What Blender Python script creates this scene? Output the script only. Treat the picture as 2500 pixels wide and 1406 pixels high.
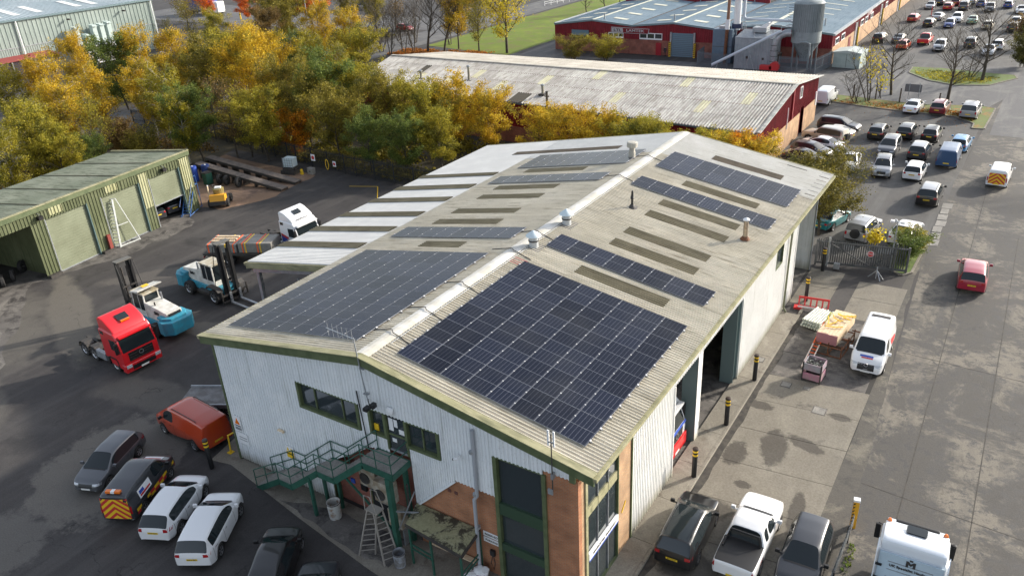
import bpy, bmesh, math, random
import numpy as np
from mathutils import Vector, Matrix
from mathutils.bvhtree import BVHTree
for _o in list(bpy.data.objects): bpy.data.objects.remove(_o)
random.seed(7)
SC = bpy.context.scene
COL = SC.collection
R = math.radians
PI = math.pi

# ---------------------------------------------------------------- camera, sky, sun, exposure
cd = bpy.data.cameras.new('camera'); cam = bpy.data.objects.new('camera', cd); COL.objects.link(cam)
cd.sensor_width = 36; cd.lens = 27.88; cd.clip_start = .5; cd.clip_end = 6000
_r = Vector((0.84239138, 0.53643916, -0.05108606)); _u = Vector((-0.20190809, 0.402111, 0.89305088)); _f = Vector((-0.49960973, 0.74198367, -0.44704625))
_m = Matrix((( _r.x, _u.x, -_f.x, 21.772), (_r.y, _u.y, -_f.y, -20.420), (_r.z, _u.z, -_f.z, 26.885), (0, 0, 0, 1)))
cam.matrix_world = _m
SC.camera = cam
SUN_EL, SUN_AZ = 23.0, 33.0          # azimuth clockwise from +Y
w = bpy.data.worlds.new('World'); SC.world = w; w.use_nodes = True
nt = w.node_tree; nt.nodes.clear()
sky = nt.nodes.new('ShaderNodeTexSky'); sky.sky_type = 'NISHITA'; sky.sun_disc = False
sky.sun_elevation = R(SUN_EL); sky.sun_rotation = R(SUN_AZ); sky.air_density = 1.0; sky.dust_density = 2.2; sky.ozone_density = 1.2
bg = nt.nodes.new('ShaderNodeBackground'); bg.inputs['Strength'].default_value = 0.15
wo = nt.nodes.new('ShaderNodeOutputWorld')
hsv = nt.nodes.new('ShaderNodeHueSaturation'); hsv.inputs['Saturation'].default_value = .5   # thin bright cloud: a paler sky
nt.links.new(sky.outputs[0], hsv.inputs['Color']); nt.links.new(hsv.outputs[0], bg.inputs[0]); nt.links.new(bg.outputs[0], wo.inputs[0])
sd = bpy.data.lights.new('sun', 'SUN'); sd.energy = 3.1; sd.angle = R(1.8); sd.color = (1, .92, .8)
sun = bpy.data.objects.new('sun', sd); COL.objects.link(sun)
_sv = Vector((math.sin(R(SUN_AZ)) * math.cos(R(SUN_EL)), math.cos(R(SUN_AZ)) * math.cos(R(SUN_EL)), math.sin(R(SUN_EL))))
sun.rotation_euler = _sv.to_track_quat('Z', 'Y').to_euler(); sun.location = (60, 60, 60)
vs = SC.view_settings; vs.view_transform = 'Standard'; vs.look = 'None'; vs.gamma = 1; vs.exposure = 1.0; vs.use_curve_mapping = False

# ---------------------------------------------------------------- materials
MATS = {}
def mat(name, col, rough=.6, metal=0.0, col2=None, scale=3.0, mixr=(.4, .6), bump=0.0, bscale=30, coat=0.0, emit=0, col3=None, scale3=.6, coords='pos', spec=.5, detail=6, stretch=None, mixr3=(.45,.6), alpha=None, trans=0.0):
    if name in MATS: return MATS[name]
    m = bpy.data.materials.new(name); m.use_nodes = True; nt = m.node_tree; N = nt.nodes; L = nt.links
    b = N['Principled BSDF']; b.inputs['Roughness'].default_value = rough; b.inputs['Metallic'].default_value = metal
    b.inputs['Specular IOR Level'].default_value = spec
    if coat: b.inputs['Coat Weight'].default_value = coat; b.inputs['Coat Roughness'].default_value = .05
    if trans: b.inputs['Transmission Weight'].default_value = trans
    c4 = lambda c: (c[0], c[1], c[2], 1)
    b.inputs['Base Color'].default_value = c4(col)
    vec = None
    if col2 or bump:
        if coords == 'pos':
            g = N.new('ShaderNodeNewGeometry'); vec = g.outputs['Position']
        else:
            g = N.new('ShaderNodeTexCoord'); vec = g.outputs['Object']
        if stretch:
            mp = N.new('ShaderNodeMapping'); mp.inputs['Scale'].default_value = stretch; L.new(vec, mp.inputs[0]); vec2 = mp.outputs[0]
        else: vec2 = vec
    out = None
    if col2:
        n1 = N.new('ShaderNodeTexNoise'); n1.inputs['Scale'].default_value = scale; n1.inputs['Detail'].default_value = detail; n1.inputs['Roughness'].default_value = .62
        L.new(vec2, n1.inputs['Vector'])
        mr = N.new('ShaderNodeMapRange'); mr.inputs[1].default_value = mixr[0]; mr.inputs[2].default_value = mixr[1]; L.new(n1.outputs[0], mr.inputs[0])
        mx = N.new('ShaderNodeMix'); mx.data_type = 'RGBA'; mx.inputs[6].default_value = c4(col); mx.inputs[7].default_value = c4(col2)
        L.new(mr.outputs[0], mx.inputs[0]); out = mx.outputs[2]
        if col3:
            n3 = N.new('ShaderNodeTexNoise'); n3.inputs['Scale'].default_value = scale3; n3.inputs['Detail'].default_value = 8; n3.inputs['Roughness'].default_value = .7
            L.new(vec, n3.inputs['Vector'])
            m3 = N.new('ShaderNodeMapRange'); m3.inputs[1].default_value = mixr3[0]; m3.inputs[2].default_value = mixr3[1]; L.new(n3.outputs[0], m3.inputs[0])
            x3 = N.new('ShaderNodeMix'); x3.data_type = 'RGBA'; L.new(out, x3.inputs[6]); x3.inputs[7].default_value = c4(col3); L.new(m3.outputs[0], x3.inputs[0]); out = x3.outputs[2]
        L.new(out, b.inputs['Base Color'])
    if bump:
        nb = N.new('ShaderNodeTexNoise'); nb.inputs['Scale'].default_value = bscale; nb.inputs['Detail'].default_value = 4; L.new(vec, nb.inputs['Vector'])
        bp = N.new('ShaderNodeBump'); bp.inputs['Strength'].default_value = bump; bp.inputs['Distance'].default_value = .02
        L.new(nb.outputs[0], bp.inputs['Height']); L.new(bp.outputs[0], b.inputs['Normal'])
    if emit: b.inputs['Emission Color'].default_value = c4(col); b.inputs['Emission Strength'].default_value = emit
    MATS[name] = m
    return m

def worn(name, base, light, dark, s1=.25, s2=1.3, fine=14, r1=(.5, .62), r2=(.52, .66), rough=.85, crack=0.0, streak=None, patches=None):
    """ground: base colour, big worn lighter patches, darker stains, fine grain, optional cracks, tyre streaks"""
    m = bpy.data.materials.new(name); m.use_nodes = True; nt = m.node_tree; N = nt.nodes; L = nt.links
    b = N['Principled BSDF']; b.inputs['Specular IOR Level'].default_value = .35
    g = N.new('ShaderNodeNewGeometry'); vec = g.outputs['Position']
    def noise(s, d=8, rgh=.65, v=vec, dist=0):
        n = N.new('ShaderNodeTexNoise'); n.inputs['Scale'].default_value = s; n.inputs['Detail'].default_value = d; n.inputs['Roughness'].default_value = rgh; n.inputs['Distortion'].default_value = dist; L.new(v, n.inputs['Vector']); return n.outputs[0]
    def rng(o, a, c, lo=0, hi=1):
        r = N.new('ShaderNodeMapRange'); r.inputs[1].default_value = a; r.inputs[2].default_value = c; r.inputs[3].default_value = lo; r.inputs[4].default_value = hi; L.new(o, r.inputs[0]); return r.outputs[0]
    def mix(f, a, c, blend='MIX'):
        x = N.new('ShaderNodeMix'); x.data_type = 'RGBA'; x.blend_type = blend
        L.new(f, x.inputs[0])
        for i, v in ((6, a), (7, c)):
            if isinstance(v, tuple): x.inputs[i].default_value = (v[0], v[1], v[2], 1)
            else: L.new(v, x.inputs[i])
        return x.outputs[2]
    big = noise(s1, 12, .74, dist=.5); med = noise(s2, 10, .76, dist=.3)
    out = mix(rng(big, *r1), base, light)
    out = mix(rng(med, *r2), out, dark)
    if streak:
        mp = N.new('ShaderNodeMapping'); mp.inputs['Rotation'].default_value = (0, 0, R(streak[1])); mp.inputs['Scale'].default_value = (1, .07, 1); L.new(vec, mp.inputs[0])
        st = noise(streak[2] if len(streak) > 2 else 1.6, 5, .6, mp.outputs[0]); out = mix(rng(st, .5, .72, 0, .75), out, streak[0])
    for (cx, cy, rx, ry, ang, cc, soft) in (patches or []):
        m1 = N.new('ShaderNodeMapping'); m1.vector_type = 'TEXTURE'; m1.inputs['Location'].default_value = (cx, cy, 0); m1.inputs['Rotation'].default_value = (0, 0, R(ang)); m1.inputs['Scale'].default_value = (rx, ry, 1); L.new(vec, m1.inputs[0])
        ln = N.new('ShaderNodeVectorMath'); ln.operation = 'LENGTH'; L.new(m1.outputs[0], ln.inputs[0])
        sb = N.new('ShaderNodeMath'); sb.operation = 'MULTIPLY_ADD'; sb.inputs[1].default_value = 1.5; L.new(noise(2.3 / max(rx, ry), 12, .72), sb.inputs[0]); L.new(ln.outputs['Value'], sb.inputs[2])
        out = mix(rng(sb.outputs[0], 1.75, 1.75 + soft, .9, 0), out, cc)
    fg = noise(fine, 4, .7)
    f2 = rng(fg, .25, .75, .72, 1.22)
    cmb = N.new('ShaderNodeCombineColor')
    for i in range(3): L.new(f2, cmb.inputs[i])
    one = N.new('ShaderNodeValue'); one.outputs[0].default_value = 1.0
    out = mix(one.outputs[0], out, cmb.outputs[0], 'MULTIPLY')
    if crack:
        vo = N.new('ShaderNodeTexVoronoi'); vo.feature = 'DISTANCE_TO_EDGE'; vo.inputs['Scale'].default_value = crack
        mpn = N.new('ShaderNodeVectorMath'); mpn.operation = 'ADD'
        nn = N.new('ShaderNodeTexNoise'); nn.inputs['Scale'].default_value = 1.2; nn.inputs['Detail'].default_value = 6; L.new(vec, nn.inputs['Vector'])
        sc_ = N.new('ShaderNodeVectorMath'); sc_.operation = 'SCALE'; sc_.inputs[3].default_value = 1.6; L.new(nn.outputs[1], sc_.inputs[0])
        L.new(vec, mpn.inputs[0]); L.new(sc_.outputs[0], mpn.inputs[1]); L.new(mpn.outputs[0], vo.inputs['Vector'])
        # cracks only in some areas
        ck = rng(vo.outputs['Distance'], 0.0, .012, .75, 0)
        mm = N.new('ShaderNodeMath'); mm.operation = 'MULTIPLY'; L.new(ck, mm.inputs[0]); L.new(rng(noise(.3), .5, .6), mm.inputs[1])
        out = mix(mm.outputs[0], out, (dark[0] * .45, dark[1] * .45, dark[2] * .45))
    L.new(out, b.inputs['Base Color'])
    L.new(rng(med, .45, .65, rough, rough - .22), b.inputs['Roughness'])
    bp = N.new('ShaderNodeBump'); bp.inputs['Strength'].default_value = .35; bp.inputs['Distance'].default_value = .02; L.new(fg, bp.inputs['Height']); L.new(bp.outputs[0], b.inputs['Normal'])
    MATS[name] = m; return m

def leafmat(name, a, b_, c_, scale=.55):
    m = bpy.data.materials.new(name); m.use_nodes = True; nt = m.node_tree; N = nt.nodes; L = nt.links
    p = N['Principled BSDF']; p.inputs['Roughness'].default_value = .62; p.inputs['Specular IOR Level'].default_value = .25
    g = N.new('ShaderNodeNewGeometry')
    n = N.new('ShaderNodeTexNoise'); n.inputs['Scale'].default_value = scale; n.inputs['Detail'].default_value = 5; L.new(g.outputs['Position'], n.inputs['Vector'])
    cr = N.new('ShaderNodeValToRGB'); e = cr.color_ramp.elements
    e[0].position = .36; e[0].color = (*a, 1); e[1].position = .64; e[1].color = (*c_, 1); q = e.new(.5); q.color = (*b_, 1)
    L.new(n.outputs[0], cr.inputs[0])
    wn = N.new('ShaderNodeTexWhiteNoise'); wn.noise_dimensions = '1D'; L.new(g.outputs['Random Per Island'], wn.inputs['W'])
    hs = N.new('ShaderNodeHueSaturation'); L.new(cr.outputs[0], hs.inputs['Color'])
    r = N.new('ShaderNodeMapRange'); r.inputs[3].default_value = .6; r.inputs[4].default_value = 1.5; L.new(wn.outputs[0], r.inputs[0]); L.new(r.outputs[0], hs.inputs['Value'])
    L.new(hs.outputs[0], p.inputs['Base Color'])
    t = N.new('ShaderNodeBsdfTranslucent'); L.new(hs.outputs[0], t.inputs[0])
    mx = N.new('ShaderNodeMixShader'); mx.inputs[0].default_value = .45; L.new(p.outputs[0], mx.inputs[1]); L.new(t.outputs[0], mx.inputs[2])
    L.new(mx.outputs[0], N['Material Output'].inputs[0])
    MATS[name] = m; return m

def ribstain(name, base, light, dark, axis='x', spec=.3, rough=.75, s=.5, dirt=(.5, .68), moss=None, r1=(.45, .62), metal=0, trough=None, foot=None):
    """corrugated sheet: dirt streaks running along the ribs (axis = direction the streaks run)"""
    m = bpy.data.materials.new(name); m.use_nodes = True; nt = m.node_tree; N = nt.nodes; L = nt.links
    b = N['Principled BSDF']; b.inputs['Roughness'].default_value = rough; b.inputs['Specular IOR Level'].default_value = spec; b.inputs['Metallic'].default_value = metal
    g = N.new('ShaderNodeNewGeometry'); vec = g.outputs['Position']
    mp = N.new('ShaderNodeMapping'); k = {'x': (.16, 1.6, 1), 'y': (1.6, .16, 1), 'z': (2.6, 2.6, .12)}[axis]; mp.inputs['Scale'].default_value = k; L.new(vec, mp.inputs[0])
    def noise(sc, v, d=7):
        n = N.new('ShaderNodeTexNoise'); n.inputs['Scale'].default_value = sc; n.inputs['Detail'].default_value = d; n.inputs['Roughness'].default_value = .68; L.new(v, n.inputs['Vector']); return n.outputs[0]
    def rng(o, a, c, lo=0, hi=1):
        r = N.new('ShaderNodeMapRange'); r.inputs[1].default_value = a; r.inputs[2].default_value = c; r.inputs[3].default_value = lo; r.inputs[4].default_value = hi; L.new(o, r.inputs[0]); return r.outputs[0]
    def mix(f, a, c):
        x = N.new('ShaderNodeMix'); x.data_type = 'RGBA'; L.new(f, x.inputs[0])
        for i, v in ((6, a), (7, c)):
            if isinstance(v, tuple): x.inputs[i].default_value = (v[0], v[1], v[2], 1)
            else: L.new(v, x.inputs[i])
        return x.outputs[2]
    o = mix(rng(noise(s, vec), *r1), base, light)
    o = mix(rng(noise(2.2, mp.outputs[0]), *dirt), o, dark)
    o = mix(rng(noise(9, vec, 5), .56, .75, 0, .55), o, dark)
    if moss: o = mix(rng(noise(.35, vec), .55, .66), o, moss)
    if foot:   # splash dirt and algae along the foot of the wall
        sz = N.new('ShaderNodeSeparateXYZ'); L.new(vec, sz.inputs[0]); zz_ = N.new('ShaderNodeMath'); zz_.operation = 'MULTIPLY_ADD'; zz_.inputs[1].default_value = -1.1; L.new(noise(1.3, mp.outputs[0]), zz_.inputs[0]); L.new(sz.outputs[2], zz_.inputs[2])
        o = mix(rng(zz_.outputs[0], -.45, .25, .75, 0), o, foot)
    if trough:   # grime in the valleys of the sheet, colour deepened so the ribs read
        sp_ = N.new('ShaderNodeSeparateXYZ'); L.new(vec, sp_.inputs[0])
        dv = N.new('ShaderNodeMath'); dv.operation = 'DIVIDE'; dv.inputs[1].default_value = trough[0]; L.new(sp_.outputs[trough[3] if len(trough) > 3 else 1], dv.inputs[0])
        fr_ = N.new('ShaderNodeMath'); fr_.operation = 'FRACT'; L.new(dv.outputs[0], fr_.inputs[0])
        pp_ = N.new('ShaderNodeMath'); pp_.operation = 'PINGPONG'; pp_.inputs[1].default_value = .5; L.new(fr_.outputs[0], pp_.inputs[0])
        f_ = N.new('ShaderNodeMath'); f_.operation = 'MULTIPLY'; L.new(rng(pp_.outputs[0], .12, .3, *trough[1]), f_.inputs[0]); L.new(rng(noise(1.2, mp.outputs[0]), .3, .62, .45, 1), f_.inputs[1])
        o = mix(f_.outputs[0], o, trough[2])
    L.new(o, b.inputs['Base Color'])
    MATS[name] = m; return m

def brickmat(name, c1, c2, mortar, swap=False):
    m = bpy.data.materials.new(name); m.use_nodes = True; nt = m.node_tree; N = nt.nodes; L = nt.links
    b = N['Principled BSDF']; b.inputs['Roughness'].default_value = .85
    g = N.new('ShaderNodeNewGeometry'); s = N.new('ShaderNodeSeparateXYZ'); L.new(g.outputs['Position'], s.inputs[0])
    ad = N.new('ShaderNodeMath'); ad.operation = 'ADD'; L.new(s.outputs[0], ad.inputs[0]); L.new(s.outputs[1], ad.inputs[1])
    c = N.new('ShaderNodeCombineXYZ'); L.new(ad.outputs[0], c.inputs[0]); L.new(s.outputs[2], c.inputs[1])
    br = N.new('ShaderNodeTexBrick'); br.inputs['Scale'].default_value = 1; br.inputs['Brick Width'].default_value = .225; br.inputs['Row Height'].default_value = .075; br.inputs['Mortar Size'].default_value = .008
    br.inputs['Color1'].default_value = (*c1, 1); br.inputs['Color2'].default_value = (*c2, 1); br.inputs['Mortar'].default_value = (*mortar, 1)
    L.new(c.outputs[0], br.inputs['Vector'])
    n = N.new('ShaderNodeTexNoise'); n.inputs['Scale'].default_value = 1.1; n.inputs['Detail'].default_value = 7; L.new(g.outputs['Position'], n.inputs['Vector'])
    hs = N.new('ShaderNodeHueSaturation'); L.new(br.outputs[0], hs.inputs['Color'])
    r = N.new('ShaderNodeMapRange'); r.inputs[1].default_value = .3; r.inputs[2].default_value = .7; r.inputs[3].default_value = .7; r.inputs[4].default_value = 1.25; L.new(n.outputs[0], r.inputs[0]); L.new(r.outputs[0], hs.inputs['Value'])
    L.new(hs.outputs[0], b.inputs['Base Color'])
    bp = N.new('ShaderNodeBump'); bp.inputs['Strength'].default_value = .5; bp.inputs['Distance'].default_value = .01; bp.invert = True; L.new(br.outputs['Fac'], bp.inputs['Height']); L.new(bp.outputs[0], b.inputs['Normal'])
    MATS[name] = m; return m

M_asph = worn('yard_asphalt', (.05, .046, .045), (.075, .07, .067), (.032, .03, .029), s1=.1, s2=.5, r1=(.5, .68), crack=.35, streak=((.088, .082, .078), -52, .8), patches=[(-16.2, -3.9, 3.3, 4.3, 25, (.125, .115, .102), .16), (-15.8, -10.2, 2.2, 1.7, 0, (.11, .103, .094), .25), (-35.5, 5.2, 7.5, 1.3, -25, (.13, .118, .1), .3), (-41, -3, 7, 7, 0, (.12, .11, .095), .5), (-30, -4.5, 5.0, 1.3, -20, (.1, .092, .082), .4), (-26, -7.5, 6, 1.0, -30, (.09, .083, .076), .4), (-21, 1.5, 3.5, 1.2, 10, (.1, .092, .082), .4), (-24, 9, 3.0, .8, 20, (.11, .1, .088), .35), (-36, 13, 4.0, .9, 50, (.1, .09, .08), .35)])
M_lot = worn('car_park_asphalt', (.085, .083, .08), (.125, .12, .11), (.05, .049, .05), s1=.2, s2=.9, streak=((.13, .13, .125), 4, .8))
M_road = worn('service_road_concrete', (.08, .075, .068), (.185, .166, .135), (.052, .05, .049), s1=.2, s2=1.7, r1=(.49, .56), r2=(.5, .6), crack=.45, streak=((.07, .068, .068), 3, .9))
M_roadfar = worn('tarmac_road', (.105, .105, .108), (.16, .158, .15), (.065, .065, .068), s1=.2, s2=1, streak=((.19, .185, .175), 2, .9))
M_conc = worn('slab_concrete', (.19, .172, .14), (.235, .215, .175), (.075, .066, .056), s1=.4, s2=.5, r1=(.46, .64), r2=(.585, .68), fine=9, streak=((.14, .128, .105), 8, .8), patches=[(13, 8.6, 0.9, 0.6, 20, (.07, .062, .052), .3), (14.2, 14.7, 0.6, 1.3, 10, (.07, .062, .052), .3), (12.6, 13.2, 0.5, 0.9, 0, (.07, .062, .052), .3), (15.6, 15.6, 0.9, 0.4, -20, (.07, .062, .052), .3), (13.7, 11, 0.35, 0.25, 0, (.07, .062, .052), .3), (12.3, 18, 0.8, 0.35, 0, (.07, .062, .052), .3), (16.6, 18.9, 0.5, 0.3, 0, (.07, .062, .052), .3), (13.4, 4.6, 1.2, 0.8, 10, (.07, .062, .052), .3), (16.5, 10.2, 0.3, 1.4, 5, (.07, .062, .052), .3)])
M_pave = worn('path_concrete', (.21, .19, .155), (.27, .25, .21), (.12, .1, .08), s1=.5, s2=.9, r2=(.54, .68))
M_concd = worn('dirty_concrete', (.13, .12, .11), (.2, .185, .165), (.05, .046, .044), s1=.35, s2=.7, r1=(.5, .6), r2=(.47, .6))
M_patch = worn('patch_concrete', (.125, .118, .108), (.17, .16, .145), (.07, .066, .06), s1=.5, s2=1.1, r2=(.5, .68))
M_craze = worn('crazed_concrete', (.09, .083, .072), (.17, .155, .125), (.05, .047, .042), s1=.4, s2=1.2, crack=1.3, r2=(.5, .62))
M_concl = worn('pale_concrete', (.23, .22, .2), (.31, .295, .265), (.1, .095, .09), s1=.5, s2=1.1, r2=(.55, .7))
M_dirt = worn('rusty_concrete', (.2, .13, .085), (.3, .2, .14), (.08, .055, .045), s1=.25, s2=.6)
M_soil = worn('wood_floor', (.055, .048, .03), (.09, .07, .035), (.03, .03, .018), s1=.4, s2=1.5, fine=20)
M_grass = worn('rough_grass', (.1, .15, .03), (.15, .2, .04), (.09, .09, .03), s1=.3, s2=1.2, fine=25, r2=(.5, .6))
M_lawn = worn('mown_lawn', (.12, .17, .012), (.17, .22, .015), (.13, .11, .02), s1=.12, s2=.35, fine=12, r2=(.5, .62))
M_litter = worn('leaf_litter', (.25, .09, .03), (.33, .14, .04), (.1, .09, .03), s1=.8, s2=2.2, fine=18)
M_leafy = worn('litter_grass', (.12, .16, .035), (.3, .13, .035), (.1, .08, .03), s1=.7, s2=2, fine=18)
TP = 37.173 / 200
M_roofR = ribstain('weathered_roof', (.66, .61, .5), (.74, .69, .58), (.33, .29, .21), 'x', dirt=(.53, .74), s=.35, trough=(TP, (0, .85), (.15, .13, .09)))
M_roofW = ribstain('cleaner_roof', (.62, .61, .57), (.7, .69, .66), (.38, .36, .3), 'x', dirt=(.55, .75), trough=(TP, (0, .5), (.25, .23, .19)))
M_white = ribstain('white_roof', (.56, .56, .545), (.62, .62, .6), (.45, .44, .4), 'x', dirt=(.6, .8))
M_rlight = ribstain('rooflight_sheet', (.19, .165, .1), (.24, .21, .135), (.12, .1, .06), 'x', spec=.4, trough=(TP, (0, .7), (.05, .042, .025)))
M_rlight2 = ribstain('dark_rooflight', (.13, .105, .075), (.17, .14, .1), (.07, .055, .04), 'x', spec=.4)
M_clad = ribstain('white_cladding', (.68, .71, .73), (.75, .77, .78), (.4, .42, .39), 'z', dirt=(.55, .78), s=.6, foot=(.24, .23, .17))
M_cladR = ribstain('cream_cladding', (.7, .7, .68), (.76, .76, .74), (.46, .45, .4), 'z', dirt=(.56, .78), foot=(.3, .28, .18))
M_trim = ribstain('olive_trim', (.27, .26, .15), (.34, .32, .2), (.14, .14, .08), 'x', s=1.2)
M_trimd = mat('green_trim', (.075, .1, .045), .55, col2=(.11, .135, .065), scale=2)
M_steelg = mat('dark_green_steel', (.015, .075, .05), .5, col2=(.025, .1, .07), scale=3)
M_asb = ribstain('asbestos_roof', (.31, .3, .28), (.46, .45, .425), (.17, .152, .13), 'y', dirt=(.46, .72), s=.25, r1=(.42, .6))
M_asb2 = ribstain('asbestos_roof_far', (.3, .285, .25), (.4, .38, .34), (.19, .17, .14), 'y', dirt=(.5, .75), s=.3)
M_yel = ribstain('yellowed_rooflight', (.44, .42, .28), (.52, .5, .36), (.3, .28, .2), 'y')
M_mar = ribstain('maroon_cladding', (.19, .012, .02), (.24, .02, .03), (.1, .01, .015), 'z', rough=.5)
M_blue = ribstain('blue_grey_roof', (.2, .27, .32), (.25, .32, .37), (.14, .2, .24), 'y', s=.1)
M_glight = mat('rooflight_pale', (.62, .62, .5), .5, col2=(.5, .5, .4), scale=.8)
M_sage = ribstain('sage_cladding', (.26, .31, .285), (.31, .36, .335), (.19, .235, .22), 'z', s=.1)
M_groof = ribstain('grey_sheet_roof', (.33, .4, .43), (.4, .46, .49), (.25, .3, .32), 'x', s=.1)
M_shed = ribstain('green_cladding', (.105, .12, .06), (.15, .165, .09), (.06, .072, .035), 'z', s=.4)
M_shedp = ribstain('faded_green_cladding', (.36, .36, .2), (.42, .42, .26), (.2, .2, .1), 'z', s=.5)
M_shedr = ribstain('mossy_green_roof', (.27, .29, .21), (.36, .37, .28), (.13, .14, .09), 'x', s=.25)
M_shut = mat('roller_shutter', (.17, .185, .12), .5, col2=(.21, .23, .155), scale=.5)
M_brick = brickmat('orange_brick', (.4, .16, .07), (.32, .12, .055), (.27, .21, .15))
M_brickR = brickmat('red_brick', (.3, .09, .06), (.24, .07, .05), (.2, .15, .12))
M_brickB = brickmat('buff_brick', (.45, .27, .14), (.38, .22, .12), (.35, .3, .22))
M_glass = mat('window_glass', (.03, .04, .045), .04, spec=.9, coat=.5)
M_cglass = mat('car_glass', (.016, .022, .025), .04, spec=.55)
def clearglass():
    m = bpy.data.materials.new('clear_window_glass'); m.use_nodes = True; nt = m.node_tree; N = nt.nodes; L = nt.links; N.remove(N['Principled BSDF'])
    t = N.new('ShaderNodeBsdfTransparent'); t.inputs[0].default_value = (.8, .86, .84, 1); g = N.new('ShaderNodeBsdfGlossy'); g.inputs['Roughness'].default_value = .03; f = N.new('ShaderNodeFresnel'); f.inputs[0].default_value = 1.75
    mx = N.new('ShaderNodeMixShader'); L.new(f.outputs[0], mx.inputs[0]); L.new(t.outputs[0], mx.inputs[1]); L.new(g.outputs[0], mx.inputs[2]); L.new(mx.outputs[0], N['Material Output'].inputs[0]); return m
M_clear = clearglass()
M_black = mat('black_plastic', (.012, .012, .013), .45)
M_tyre = mat('tyre_rubber', (.02, .02, .021), .8, col2=(.03, .028, .026), scale=8, coords='obj')
M_alu = mat('alloy', (.5, .5, .52), .3, metal=.8)
M_galv = mat('galvanised_steel', (.38, .4, .42), .45, metal=.5, col2=(.28, .3, .32), scale=2)
M_dark = mat('dark_interior', (.012, .012, .013), .9)  # near-black, stands in for the shade inside openings
M_dsteel = mat('grimy_steel', (.035, .033, .032), .6, col2=(.06, .052, .045), scale=4)
M_plateY = mat('yellow_plate', (.75, .52, .03), .5)
M_plateW = mat('white_plate', (.75, .75, .72), .5)
M_lens = mat('headlight_lens', (.5, .52, .55), .08, spec=.9, coat=.8)
M_red = mat('red_lens', (.35, .008, .012), .15, coat=.8)
M_orange = mat('amber_lens', (.75, .17, .01), .2, coat=.6)
M_yelp = mat('yellow_paint', (.75, .48, .02), .5)
M_redp = mat('red_paint_flat', (.5, .03, .03), .5)
M_bluep = mat('blue_paint_flat', (.03, .08, .4), .5)
M_whitep = mat('white_paint_flat', (.74, .75, .76), .5)
M_orp = mat('orange_strap', (.85, .12, .02), .6)
M_cell = None
M_bark = mat('bark', (.05, .04, .03), .9, col2=(.09, .075, .055), scale=3)
M_barkb = mat('birch_bark', (.42, .39, .34), .8, col2=(.12, .1, .08), scale=3, mixr=(.5, .6))
M_wood = mat('pale_timber', (.62, .47, .3), .7, col2=(.7, .57, .4), scale=5)
M_rust = mat('rusty_steel', (.2, .075, .03), .8, col2=(.1, .045, .025), scale=6)
def paint(n, c, rough=.28, metal=0.0): return mat('paint_' + n, c, rough, metal=metal, coat=.8)
P_ = dict(white=paint('white', (.75, .76, .77)), silver=paint('silver', (.36, .37, .38), .3, .5), grey=paint('grey', (.1, .105, .115), .3, .3), dgrey=paint('dark_grey', (.045, .048, .055), .3, .3), black=paint('black', (.008, .008, .009)), red=paint('red', (.42, .01, .012)), dred=paint('dark_red', (.16, .008, .015)),
          blue=paint('blue', (.02, .055, .25)), lblue=paint('light_blue', (.08, .27, .5)), vblue=paint('van_blue', (.025, .07, .16)), teal=paint('teal', (.01, .16, .17)), green=paint('pale_green', (.22, .34, .24)), cream=paint('cream', (.55, .5, .38)), orange=paint('orange', (.42, .045, .012)), orcar=paint('orange_red', (.5, .07, .02)), champ=paint('champagne', (.42, .39, .34), .3, .3), brightred=paint('signal_red', (.6, .012, .018)),
          crimson=paint('crimson', (.3, .012, .035)), lorwhite=paint('lorry_white', (.72, .76, .8)))

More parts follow.
